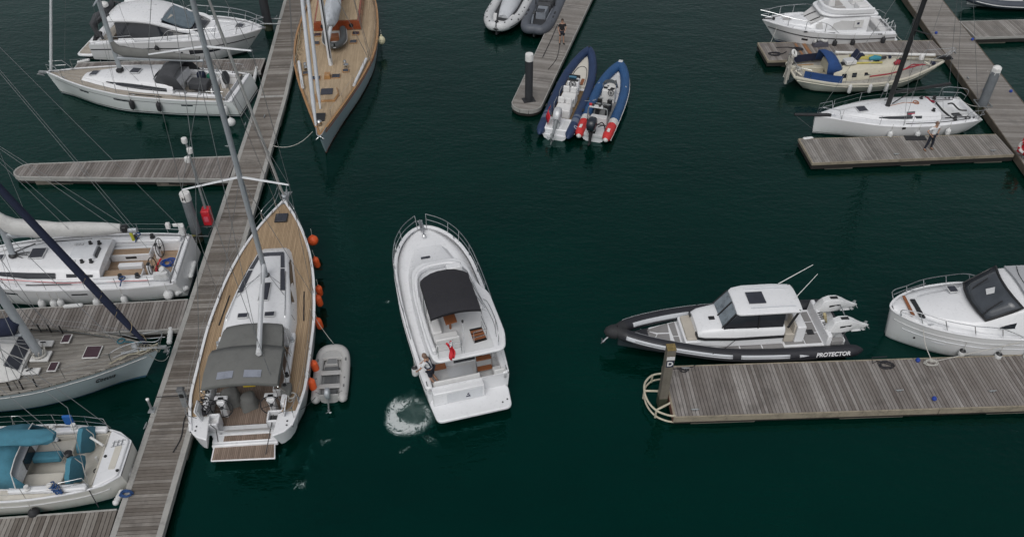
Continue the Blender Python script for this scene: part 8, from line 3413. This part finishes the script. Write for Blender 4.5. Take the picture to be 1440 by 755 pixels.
 for q in pads:
  m = MB()
  m.slab(q, .602, .614)
  m.build('deck_pad', grey, b.root, flat=True)
 m = MB()
 m.slab(round_poly([(6.75, -.88), (6.75, .8), (7.5, .8), (7.5, -.78)], .1), .6, .95)
 fs = m.build('bow_seat', gel, b.root, bevel=.04)
 m = MB()
 m.slab(round_poly([(6.8, -.8), (6.8, .72), (7.42, .72), (7.42, -.72)], .1), .952, 1.06, .02)
 m.build('seat_cushion', cushion_beige, fs, bevel=.03)
 # wheelhouse
 st = [(3.3, .86, .62, .84, 1.55, .0), (5.4, .90, .66, .86, 1.62, .0), (5.75, .90, .68, .84, 1.66, .03), (6.75, .82, .72, .74, 1.50, .05), (6.98, .78, .74, .70, 1.36, .03)]
 hs = b.house(st, gel, 'wheelhouse', r=.14)
 for s in (1, -1):
  m = MB()
  m.strip([(3.3, s * .90, 1.02), (5.4, s * .935, 1.05), (6.7, s * .87, 1.08), (6.99, s * .80, 1.1), (7.02, s * .5, 1.15)], .05, .12)
  m.build('black_band', black, hs)
 gl = [(3.4, .8, 1.57, .72, 2.40, .0), (5.0, .82, 1.62, .74, 2.42, .0), (5.45, .82, 1.64, .74, 2.4, 0), (5.95, .80, 1.60, .78, 1.68, 0)]
 g = b.house(gl, glass, 'cabin_glass', r=.03, parent=hs)
 m = MB()
 m.plate([(5.52, .70, 2.38), (5.52, .04, 2.38), (5.98, .04, 1.68), (5.98, .74, 1.68)], .02)
 m.plate([(5.52, -.70, 2.38), (5.52, -.04, 2.38), (5.98, -.04, 1.68), (5.98, -.74, 1.68)], .02)
 m.build('windscreen', paint('screen_grey', (.20, .235, .265), .12, var=.5, scale=2.2), hs)
 m = MB()
 for y in (.76, 0, -.76):
  m.tube([(5.54, y * .95, 2.4), (6.02, y, 1.66)], .03, 6)
 for s in (1, -1):
  m.tube([(4.55, s * .80, 2.4), (4.5, s * .84, 1.6)], .022, 6)
 m.build('window_frame', black, hs)
 m = MB()
 m.box((6.3, .1, 1.63), (.26, .2, .05))
 m.build('fore_hatch', black, hs, bevel=.04)
 m = MB()
 rows = [(2.72, .74, 2.50), (2.8, .86, 2.53), (3.6, .9, 2.57), (4.9, .9, 2.57), (5.35, .84, 2.52), (5.5, .72, 2.47)]
 m.loft([[(x, hw_ * q, zz - .08 * abs(q) ** 4) for q in (-1, -.9, -.5, 0, .5, .9, 1)] + [(x, hw_ * q * .97, zz - .13 - .05 * abs(q)) for q in (1, .9, .5, 0, -.5, -.9, -1)] for x, hw_, zz in rows])
 rf = m.build('hardtop', gel, b.root, bevel=.02, ang=50)
 m = MB()
 m.box((4.55, .02, 2.60), (.72, .70, .035))
 m.build('roof_hatch', hatchglass, rf, bevel=.015)
 m = MB()
 for y in (-.55, .6):
  m.tube([(3.0, y, 2.585), (4.0, y, 2.6), (4.9, y * 1.02, 2.6)], .028, 5)
 m.build('roof_groove', gel_cool, rf)
 m = MB()
 m.tube([(3.3, -.8, 2.55), (1.9, -1.0, 3.35)], [.022, .014], 6)
 m.tube([(2.95, .2, 2.55), (2.0, -.25, 3.5)], [.018, .012], 6)
 m.build('whip_antenna', cap_white, rf)
 for s in (1, -1):
  m = MB()
  m.tube([(2.85, s * .78, 2.48), (3.2, s * .84, 1.55)], .05, 8)
  m.build('roof_pillar', black, b.root)
 # aft seat unit
 m = MB()
 m.slab(round_poly([(2.35, -.1), (2.35, .85), (2.75, .85), (2.75, -.1)], .06), .6, 1.5, .01)
 au = m.build('aft_locker', gel, b.root, bevel=.04)
 m = MB()
 m.slab(round_poly([(2.76, -.05), (2.76, .8), (3.2, .8), (3.2, -.05)], .06), .6, 1.1)
 m.slab([(2.76, -.05), (2.76, .8), (2.88, .8), (2.88, -.05)], 1.1, 1.55, .02)
 m.build('seat_cushion', cushion_beige, au, bevel=.05)
 m = MB()
 m.box((2.25, -.75, .9), (.3, .24, .5))
 m.build('orange_bag', paint('bag_orange', (.42, .12, .05), .7), b.root, bevel=.04)
 m = MB()
 m.slab([(1.25, -1.15), (1.25, 1.2), (1.5, 1.2), (1.5, -1.15)], .55, 1.2, .03)
 tw = m.build('stern_bulkhead', gel, b.root, bevel=.05)
 m = MB()
 for y0 in (-.25, .35):
  for k in range(4):
   m.box((1.38, y0 + .12 * k, 1.205), (.14, .07, .012))
 m.box((1.85, .3, .62), (.3, .3, .02))
 m.build('vent_slot', black, tw)
 m = MB()
 m.box((1.2, .05, 1.1), (.12, .16, .7), M=Matrix.Rotation(.3, 3, 'Y'))
 m.build('timber_prop', paint('timber_pale', (.45, .38, .22), .8), b.root, bevel=.02)
 m = MB()
 m.slab(round_poly([(.55, -1.0), (.55, 1.05), (1.25, 1.1), (1.25, -1.05)], .12), .45, .72)
 sd_ = m.build('stern_platform', gel_grey, b.root, bevel=.03)
 m = MB()
 for s in (1, -1):
  m.slab(round_poly([(.75, s * .98), (.75, s * 1.2), (1.3, s * 1.25), (1.3, s * .98)], .08), .72, .95)
 m.build('step_pad', grey, sd_, bevel=.03)
 m = MB()
 m.tube([(.62, -.8, .7), (.45, -.8, 1.5), (.45, .75, 1.35), (.62, .8, .7)], .025, 6)
 m.build('engine_guard', steel, b.root)
 wc = paint('cowl_white', (.66, .67, .68), .25, var=.06, coat=.4)
 for y in (-.62, .66):
  m = MB()
  rings = []
  for x, w, h, z in ((1.38, .2, .34, 1.30), (1.30, .42, .60, 1.33), (1.05, .52, .70, 1.37), (.7, .54, .66, 1.38), (.42, .46, .52, 1.33), (.2, .30, .40, 1.27), (.0, .2, .32, 1.22), (-.22, .13, .22, 1.19), (-.32, .1, .14, 1.18)):
   rings.append([(x - .12 * dz, y + w / 2 * dy, z + h / 2 * dz) for dy, dz in ((-1, -.7), (-.7, -1), (.7, -1), (1, -.7), (1, .25), (.62, 1), (-.62, 1), (-1, .25))])
  m.loft(rings)
  o = m.build('outboard_motor', wc, b.root, bevel=.03, ang=30)
  m = MB()
  for k in (-1, 1):
   m.plate([(.95, y + k * .272, 1.50), (.45, y + k * .245, 1.52), (.5, y + k * .235, 1.44), (.95, y + k * .275, 1.42)], .02)
  m.box((.72, y, 1.715), (.34, .16, .02))
  m.build('cowl_louvre', black, o)
  m = MB()
  for q in range(3):
   a = 2 * pi * q / 3 + .4
   m.plate([(-.34, y, 1.18), (-.42, y + cos(a - .4) * .2, 1.18 + sin(a - .4) * .2), (-.36, y + cos(a) * .23, 1.18 + sin(a) * .23), (-.32, y + cos(a + .4) * .2, 1.18 + sin(a + .4) * .2)], .02)
  m.build('propeller', galv, o)
  m = MB()
  m.plate([(-.05, y, 1.1), (-.28, y, .92), (-.38, y, .95), (-.2, y, 1.14)], .03)
  m.plate([(.35, y - .2, 1.1), (.35, y + .2, 1.1), (-.1, y + .14, 1.06), (-.1, y - .14, 1.06)], .03)
  m.build('fin', wc, o)
  m = MB()
  m.box((1.12, y, .92), (.3, .3, .55))
  m.build('bracket', gel_grey, o, bevel=.03)
 m = MB()
 m.tube([(10.55, -.02, .82), (10.75, -.0, .62), (10.95, .15, .52)], .035, 6)
 m.plate([(10.9, -.1, .6), (10.75, .05, .45), (10.95, .2, .55)], .04)
 m.build('bow_anchor', steel, b.root)
 for s in (1, -1):
  m = MB()
  m.tube([(5.4, s * .96, 1.1), (5.9, s * 1.25, .95), (6.5, s * 1.5, .9)], .014, 5)
  m.build('bow_line', rope_black, b.root)
 return b


PR = protector()


def yacht_right():
 b = Boat('motor_yacht', 'white open motor yacht cut off by the right edge, big dark windscreen, grey roof', 'motor yacht', (24.6, 26.55), 180.0, 8.32)
 b_L = 8.75
 plan = [(-.3, 1.6), (0, 1.72), (.3, 1.8), (.55, 1.76), (.73, 1.5), (.83, 1.22), (.91, .86), (.965, .5), (.99, .25), (1, .08)]
 sheer = [(-.3, 1.25), (0, 1.35), (.5, 1.5), (1, 1.62)]
 hm = hullmat('hull_yacht_white', (.69, .70, .71), [(.02, (.02, .02, .03)), (.1, (.45, .46, .48))])
 b.plan, b.sheer = plan, sheer
 b.hull(plan, sheer, hm, rake=.2, x0=-2.4, wl=.88, bowcut=.25)
 zs = b.zs
 b.deck(gel, -1.8, 8.26, inset=.04, dz=-.02, camber=.16)
 b.gunwale(gel, .1, .06, -2.3, 8.3)
 b.stripe(.78, .02, gel_grey, -2.2, 8.2, r=.028, rake=.2, wl=.88, bowcut=.25)
 b.stripe(.60, .02, gel_cool, -2.2, 7.9, r=.02, rake=.2, wl=.88, bowcut=.25)
 for s in (1, -1):
  b.side_panel(6.2, 6.75, .45, .5, gel_cool, 'hull_mark', s, rake=.2, wl=.88, bowcut=.25)
 st = [(-1.6, 1.55, 1.4, 1.36, 2.85, .04), (2.0, 1.62, 1.5, 1.42, 2.9, .08), (3.6, 1.58, 1.55, 1.34, 2.76, .1), (4.75, 1.5, 1.58, 1.2, 2.0, .12), (5.2, 1.38, 1.6, 1.1, 1.78, .12), (6.6, 1.0, 1.6, .75, 1.76, .1), (7.3, .7, 1.62, .5, 1.68, .06)]
 hs = b.house(st, gel, 'cabin', r=.12)
 roof = paint('roof_grey', (.40, .41, .43), .6, var=.06)
 m = MB()
 m.loft([[(x, 1.3 * q * k, 2.93 + .16 * (1 - q * q) + dz) for q in (-1, -.6, -.2, .2, .6, 1)] + [(x, 1.3 * q * k, 2.86 + .16 * (1 - q * q) + dz) for q in (1, .6, .2, -.2, -.6, -1)] for x, k, dz in ((-1.5, 1, 0), (1.5, 1.03, .03), (3.35, 1.0, -.04))])
 m.build('roof', roof, b.root)
 m = MB()
 m.tube(smooth_path([(2.9, 1.2, 2.97), (3.1, .6, 3.05), (3.15, 0, 3.07), (3.1, -.6, 3.05), (2.9, -1.2, 2.97)], 4), .015, 5)
 m.build('roof_line', black, b.root)
 # windscreen with frame
 m = MB()
 rows = []
 for u in (0, .25, .5, .75, 1):
  row = []
  for q in (-1, -.6, -.2, .2, .6, 1):
   hwid = 1.3 + (1.16 - 1.3) * u
   row.append((3.7 + (4.85 - 3.7) * u + .26 * (1 - q * q), hwid * q, 2.86 - (2.86 - 2.02) * u + .10 * (1 - q * q)))
  rows.append(row)
 for r in rows:
  m.v += r
 for i in range(4):
  for j in range(5):
   m.f.append((i * 6 + j, i * 6 + j + 1, i * 6 + j + 7, i * 6 + j + 6))
 ws = m.build('windscreen', glass_dark('screen_dark', (.035, .04, .047), .12), b.root, ang=60)
 md = ws.modifiers.new('t', 'SOLIDIFY')
 md.thickness = .04
 md.offset = 1
 m = MB()
 ring = rows[0] + [r[-1] for r in rows[1:-1]] + rows[-1][::-1] + [r[0] for r in rows[1:-1]][::-1]
 m.tube(ring, .065, 6, closed=True)
 m.build('screen_frame', black, ws)
 m = MB()
 m.plate([(4.36, .22, 2.72), (4.25, -.05, 2.80), (4.55, -.12, 2.62), (4.6, .15, 2.55)], .02)
 m.build('paper_on_dash', gel_grey, ws)
 m = MB()
 for y, e_ in ((1.05, -.5), (-.35, -.55)):
  m.tube([(5.0, y * .95, 2.1), (4.8, y + e_ * .3, 2.36), (4.3, y + e_ * .5, 2.80)], .028, 5)
 m.build('wiper', black, ws)
 for s in (1, -1):
  b.house_window(st, [(-1.2, .35, .85), (2.0, .35, .85), (3.2, .32, .7), (4.3, .3, .38)], glass, 'side_window', s, parent=hs)
 b.hatch((5.45, -.85, 1.95), (.42, .42), rz=.1)
 m = MB()
 m.box((7.62, .03, 1.80), (.12, 1.2, .05))
 m.build('teak_step', brown, b.root)
 m = MB()
 m.box((7.25, .15, 1.74), (.2, 1.15, .05), rz=.05)
 m.build('anchor_slot', black, b.root)
 e = lambda x, s, dz=0: b.edge(x, s, .06, .05 + dz)
 for s in (1, -1):
  xs = (4.4, 5.5, 6.6, 7.5)
  b.rail([smooth_path([e(3.2, s)] + [e(x, s, .5) for x in xs] + [(8.15, s * .6, 2.08), (8.05, s * .5, 1.65)], 4), smooth_path([e(6.4, s, .22), e(7.5, s, .25), (8.1, s * .55, 1.9)], 3)] + [[e(x - .2, s), e(x, s, .5)] for x in xs], name='bow_rail', r=.02)
 m = MB()
 m.lathe([(.05, 0), (.05, .03)], (7.5, 1.1, .95), 8, (0, 1, 0))
 m.build('hull_fitting', black, b.root)
 cleats(b, (3.0, 7.0), .12)
 return b


RY = yacht_right()
fenders(RY, 'sausage', fender_white, [((1350, 492), .55, 'white fender with black top under the open motor yacht, left one'), ((1399, 493), .55, 'white fender with black top under the open motor yacht, middle one'),
         ((1438, 492), .55, 'white fender with black top under the open motor yacht at the picture edge')], 'white fenders of the open motor yacht', r=.14, l=.42, white_cap=black)
rope('white bow line from the open motor yacht down to the coil on the foreground dock', smooth_path([RY.w((7.3, 1.15, 1.5)), RY.w((7.2, 1.55, 1.0)), RY.w((7.0, 1.95, .6)), W(1309, 509, .52)], 4), .02, rope_white)
rope('double white spring line from the coil on the dock to the open motor yacht', [W(1310, 509, .53), W(1350, 500, .75), RY.w((3.2, 1.75, 1.4))], .018, rope_white)

# ------------------------------------------------------------------ people
def skin_grow(name, V, E, R, mat, parent, sub=2, root=0):
 me = bpy.data.meshes.new('tmp_skin')
 me.from_pydata([tuple(v) for v in V], E, [])
 t = bpy.data.objects.new('tmp_skin', me)
 COL.objects.link(t)
 t.modifiers.new('skin', 'SKIN')
 for i, r in enumerate(R):
  d = me.skin_vertices[0].data[i]
  d.radius = (r, r) if isinstance(r, (int, float)) else r
  d.use_root = i == root
 s = t.modifiers.new('sub', 'SUBSURF')
 s.levels = s.render_levels = sub
 dg = bpy.context.evaluated_depsgraph_get()
 out = bpy.data.meshes.new_from_object(t.evaluated_get(dg))
 bpy.data.objects.remove(t)
 out.name = name
 out.materials.clear()
 out.materials.append(mat)
 out.shade_smooth()
 o = bpy.data.objects.new(name, out)
 COL.objects.link(o)
 o.parent = parent
 return o


skin_m = paint('skin', (.40, .24, .17), .55, var=.08, scale=9)


def person(label, loc, rz, J, top, legs, long_legs, hairc, shoe, lean=(0, 0), bald=False, extra=None, parent_z=0):
 """J: joints of the arms and legs in metres, figure facing +x; feet on z = 0"""
 t = thing('person', label, 'person', loc, rz)
 sh = lambda p: Vector((p[0] + lean[0] * p[2] / 1.7, p[1] + lean[1] * p[2] / 1.7, p[2]))
 V, R, E, ix = [], [], [], {}

 def add(k, p, r, to=None):
  ix[k] = len(V)
  V.append(sh(p))
  R.append(r)
  if to is not None:
   E.append((ix[to], ix[k]))
 add('pelvis', (0, 0, .96), (.115, .155))
 add('waist', (.0, 0, 1.12), (.10, .14), 'pelvis')
 add('chest', (.01, 0, 1.32), (.115, .165), 'waist')
 add('collar', (.0, 0, 1.46), (.075, .10), 'chest')
 add('neck', (.0, 0, 1.53), .055, 'collar')
 add('jaw', (.02, 0, 1.60), (.078, .066), 'neck')
 add('head', (.01, 0, 1.68), (.098, .078), 'jaw')
 add('crown', (.0, 0, 1.755), (.075, .062), 'head')
 add('nose', (.115, 0, 1.655), .014, 'head')
 for s, n in ((1, 'l'), (-1, 'r')):
  add('sh' + n, (0, s * .175, 1.43), .06, 'collar')
  el, wr = J['elbow_' + n], J['wrist_' + n]
  add('el' + n, el, .042, 'sh' + n)
  add('wr' + n, wr, .029, 'el' + n)
  d = (Vector(wr) - Vector(el)).normalized()
  h = Vector(wr) + d * .07
  add('pa' + n, h, (.036, .022), 'wr' + n)
  sd_ = d.cross(Vector((1, .2, .1))).normalized()
  for k, (off, ln) in enumerate(((-.027, .058), (-.009, .072), (.009, .076), (.027, .064))):
   a = h + d * .04 + sd_ * off
   add('f%d%s' % (k, n), a + d * ln * .5 + Vector((.008, 0, 0)), .0085, 'pa' + n)
   add('g%d%s' % (k, n), a + d * ln + Vector((.02, 0, 0)), .0075, 'f%d%s' % (k, n))
  add('th' + n, h + sd_ * -.05 + d * .0, .010, 'pa' + n)
  add('ti' + n, h + sd_ * -.066 + d * .035, .008, 'th' + n)
  add('hip' + n, (0, s * .09, .9), .092, 'pelvis')
  add('kn' + n, J['knee_' + n], .058, 'hip' + n)
  kn, an = Vector(J['knee_' + n]), Vector(J['ankle_' + n])
  add('ca' + n, kn.lerp(an, .35) + Vector((-.015, 0, 0)), .056, 'kn' + n)
  add('an' + n, an, .037, 'ca' + n)
  add('to' + n, an + Vector((.16, s * .02, -.05)), .036, 'an' + n)
 body = skin_grow('body', V, E, R, skin_m, t)

 def wear(name, keys, links, grow, mat_, cut=None):
  vv = [V[ix[k]] for k in keys]
  rr = [tuple(q + grow for q in (R[ix[k]] if isinstance(R[ix[k]], tuple) else (R[ix[k]],) * 2)) for k in keys]
  ee = [(keys.index(a), keys.index(b_)) for a, b_ in links]
  if cut:
   for a, b_, f, r in cut:
    vv.append(V[ix[a]].lerp(V[ix[b_]], f))
    rr.append((r, r))
    ee.append((keys.index(a), len(vv) - 1))
  return skin_grow(name, vv, ee, rr, mat_, t)
 wear('shirt', ['pelvis', 'waist', 'chest', 'collar', 'shl', 'shr'], [('pelvis', 'waist'), ('waist', 'chest'), ('chest', 'collar'), ('collar', 'shl'), ('collar', 'shr')], .022, top,
  [('shl', 'ell', .7, .068), ('shr', 'elr', .7, .068)])
 if long_legs:
  wear('trousers', ['pelvis', 'hipl', 'hipr', 'knl', 'knr', 'anl', 'anr'], [('pelvis', 'hipl'), ('pelvis', 'hipr'), ('hipl', 'knl'), ('hipr', 'knr'), ('knl', 'anl'), ('knr', 'anr')], .018, legs)
 else:
  wear('shorts', ['pelvis', 'hipl', 'hipr'], [('pelvis', 'hipl'), ('pelvis', 'hipr')], .026, legs, [('hipl', 'knl', .8, .10), ('hipr', 'knr', .8, .10)])
 for n in 'lr':
  a, b_ = V[ix['an' + n]], V[ix['to' + n]]
  skin_grow('shoe', [a - Vector((.05, 0, .04)), a + Vector((.04, 0, -.03)), b_ + Vector((.02, 0, 0))], [(0, 1), (1, 2)], [.05, .052, .042], shoe, t, 2, 1)
 hd = V[ix['head']]
 if not bald:
  m = MB()
  rings = []
  for z, r, dx in ((-.06, .085, -.045), (.0, .103, -.022), (.05, .102, -.012), (.09, .082, -.008), (.118, .04, -.005)):
   rings.append([hd + Vector((dx + r * cos(a), r * .86 * sin(a), z)) for a in [2 * pi * k / 14 for k in range(14)]])
  m.loft(rings)
  m.build('hair', hairc, t, ang=70)
 m = MB()
 for s in (1, -1):
  m.lathe([(.01, 0), (.011, .006), (.002, .01)], hd + Vector((.088, s * .032, .0)), 8, (1, s * .2, 0))
 m.build('eyes', black, t)
 m = MB()
 m.tube([hd + Vector((.088, -.024, -.075)), hd + Vector((.096, 0, -.078)), hd + Vector((.088, .024, -.075))], .006, 5)
 m.build('mouth', paint('lips', (.28, .10, .08), .6), t)
 m = MB()
 for s in (1, -1):
  m.lathe([(.01, -.006), (.028, 0), (.01, .008)], hd + Vector((-.005, s * .083, -.015)), 8, (0, s, 0))
 m.build('ears', skin_m, t)
 if extra:
  extra(t, V, ix)
 return t


tee_black = paint('tee_black', (.016, .016, .018), .9, var=.2)
short_navy = paint('shorts_navy', (.016, .02, .032), .9, var=.2)
shirt_white = paint('shirt_white', (.66, .67, .69), .85, var=.08)
hair_brown = paint('hair_brown', (.035, .022, .015), .8)
hair_grey = paint('hair_ginger_grey', (.20, .13, .10), .8)
shoe_dark = paint('shoe_dark', (.02, .018, .016), .7)
shoe_tan = paint('shoe_tan', (.16, .085, .05), .7)

p = W(789.5, 62.5, DECK_Z)
person('man in black t-shirt and dark shorts standing on the short walkway', p + Vector((0, 0, .02)), radians(-80),
 {'elbow_l': (.03, .27, 1.17), 'wrist_l': (.2, .16, 1.05), 'elbow_r': (.0, -.27, 1.15), 'wrist_r': (.14, -.22, .94),
  'knee_l': (.02, .12, .5), 'knee_r': (.03, -.12, .5), 'ankle_l': (.0, .15, .09), 'ankle_r': (-.03, -.12, .09)}, tee_black, short_navy, False, hair_brown, shoe_dark)
p = W(1304.5, 210.5, DECK_Z)
person('man in white shirt and dark trousers standing with hands on hips', p + Vector((0, 0, .02)), radians(-70),
 {'elbow_l': (-.08, .42, 1.2), 'wrist_l': (.06, .24, 1.0), 'elbow_r': (-.08, -.42, 1.2), 'wrist_r': (.06, -.24, 1.02),
  'knee_l': (.04, .14, .5), 'knee_r': (.02, -.18, .5), 'ankle_l': (.02, .17, .09), 'ankle_r': (.0, -.27, .09)}, shirt_white, short_navy, True, hair_grey, shoe_tan)


def harness(t, V, ix):
 m = MB()
 c, w = V[ix['chest']], V[ix['waist']]
 for s in (1, -1):
  m.tube(smooth_path([w + Vector((-.13, s * .05, .0)), c + Vector((-.145, s * .07, 0)), c + Vector((-.05, s * .11, .17)), c + Vector((.13, s * .09, .02)), w + Vector((.13, s * .07, 0))], 4), .03, 6)
 m.tube([w + Vector((.14 * cos(a), .18 * sin(a), .02)) for a in [2 * pi * k / 14 for k in range(14)]], .026, 6, closed=True)
 m.build('life_jacket', fabric_navy, t)


q = MY.w((1.42, 1.20, .73))
person('man in white top with dark straps leaning over the flybridge yacht side', q, MY.h + radians(55),
 {'elbow_l': (.2, .32, 1.18), 'wrist_l': (.38, .28, 1.0), 'elbow_r': (.18, -.3, 1.18), 'wrist_r': (.38, -.2, 1.02),
  'knee_l': (.05, .1, .5), 'knee_r': (.05, -.1, .5), 'ankle_l': (-.02, .11, .09), 'ankle_r': (-.1, -.1, .09)}, shirt_white, short_navy, False, hair_grey, skin_m, lean=(.42, .05), extra=harness)


# ------------------------------------------------------------------ foam and ripples left by the propellers
def foam_mat(name, seed, lo, hi, scale=3.0, ring=None, swirl=1.6, milk=0.0):
 m = bpy.data.materials.new(name)
 m.use_nodes = True
 nt = m.node_tree
 nt.nodes.clear()
 out = nt.nodes.new('ShaderNodeOutputMaterial')
 tc = nt.nodes.new('ShaderNodeTexCoord')
 ln = nt.nodes.new('ShaderNodeVectorMath')
 ln.operation = 'LENGTH'
 nt.links.new(tc.outputs['Object'], ln.inputs[0])
 r = ln.outputs['Value']
 vr = nt.nodes.new('ShaderNodeVectorRotate')
 vr.rotation_type = 'Z_AXIS'
 nt.links.new(tc.outputs['Object'], vr.inputs['Vector'])
 nt.links.new(math_(nt, 'MULTIPLY', r, swirl), vr.inputs['Angle'])
 mp = nt.nodes.new('ShaderNodeMapping')
 mp.inputs['Location'].default_value = (seed, seed * 1.7, seed * .3)
 nt.links.new(vr.outputs[0], mp.inputs['Vector'])
 def nse(sc, det, dist, ro=.6):
  n = nt.nodes.new('ShaderNodeTexNoise')
  n.inputs['Scale'].default_value = sc
  n.inputs['Detail'].default_value = det
  n.inputs['Roughness'].default_value = ro
  n.inputs['Distortion'].default_value = dist
  nt.links.new(mp.outputs[0], n.inputs['Vector'])
  return n.outputs['Fac']
 n1 = nse(scale, 7, 1.1)
 ridge = math_(nt, 'SUBTRACT', 1.0, math_(nt, 'ABSOLUTE', math_(nt, 'MULTIPLY', math_(nt, 'SUBTRACT', n1, .5), 6.0)))
 n2 = nse(scale * .6, 5, .6)
 rr = math_(nt, 'ADD', r, math_(nt, 'MULTIPLY', math_(nt, 'SUBTRACT', nse(1.5, 4, .5), .5), .5))
 if ring:
  sx = nt.nodes.new('ShaderNodeSeparateXYZ')
  nt.links.new(tc.outputs['Object'], sx.inputs[0])
  lop = math_(nt, 'ADD', .72, math_(nt, 'MULTIPLY', math_(nt, 'ADD', math_(nt, 'MULTIPLY', sx.outputs[0], -1.0), math_(nt, 'MULTIPLY', sx.outputs[1], -.45)), .38))
  body = math_(nt, 'MULTIPLY', ramp(nt, rr, [(.05, .35), (ring[0], .55), (ring[1], 1.0), (.74, .62), (.93, 0.0)]), lop)
 else:
  body = ramp(nt, rr, [(.1, 1.0), (.9, 0.0)])
 f = math_(nt, 'ADD', math_(nt, 'MULTIPLY', ridge, .42), math_(nt, 'MULTIPLY', n2, .85))
 f = math_(nt, 'MULTIPLY', f, body)
 a = ramp(nt, f, [(lo, 0.0), ((lo + hi) / 2, .38), (hi, 1.0)])
 if milk:
  a = math_(nt, 'MAXIMUM', a, math_(nt, 'MULTIPLY', ramp(nt, rr, [(.3, 1.0), (.88, 0.0)]), math_(nt, 'MULTIPLY', n2, milk)))
 d = nt.nodes.new('ShaderNodeBsdfDiffuse')
 nt.links.new(ramp(nt, a, [(.1, (.10, .20, .19)), (.45, (.26, .34, .33)), (.9, (.52, .56, .56))]), d.inputs['Color'])
 tr = nt.nodes.new('ShaderNodeBsdfTransparent')
 mx = nt.nodes.new('ShaderNodeMixShader')
 nt.links.new(math_(nt, 'MULTIPLY', a, .93), mx.inputs[0])
 nt.links.new(tr.outputs[0], mx.inputs[1])
 nt.links.new(d.outputs[0], mx.inputs[2])
 nt.links.new(mx.outputs[0], out.inputs['Surface'])
 return m


def foam(px, rx, ry, rot, mat_, k, label):
 m = MB()
 n = 40
 m.add([(cos(2 * pi * i / n), sin(2 * pi * i / n), 0) for i in range(n)], [tuple(range(n))])
 o = m.build('foam', mat_, flat=True)
 o.location = W(px[0], px[1], .004 + .002 * k)
 o.scale = (rx, ry, 1)
 o.rotation_euler = (0, 0, rot)
 o['kind'] = 'stuff'
 o['label'] = label


foam((580, 582), 1.32, 1.4, .2, foam_mat('foam_churned', 3.1, .2, .56, 5.0, (.25, .52), 1.0, .55), 0, 'churned white foam beside the flybridge yacht stern')
foam((546, 424), .6, .5, .4, foam_mat('foam_wisp', 5.2, .62, .9, 2.6, None, 1.6), 1, 'small curl of foam left of the flybridge yacht')
foam((606, 618), 1.7, .8, -.6, foam_mat('foam_drift', 41.4, .70, .92, 4.0), 5, 'foam flecks drifting away below the flybridge yacht')
foam((568, 634), 1.6, .75, .8, foam_mat('foam_fleck', 14.4, .74, .92, 4.5), 2, 'sparse flecks of foam below the churned patch')
foam((452, 622), 1.9, 1.3, .2, foam_mat('foam_sparse', 21.7, .73, .92, 3.6), 3, 'sparse flecks of foam below the grey tender')
foam((418, 680), 1.6, 1.5, 1.0, foam_mat('foam_faint', 31.2, .79, .98, 4.6), 4, 'faint foam flecks astern of the big yacht')
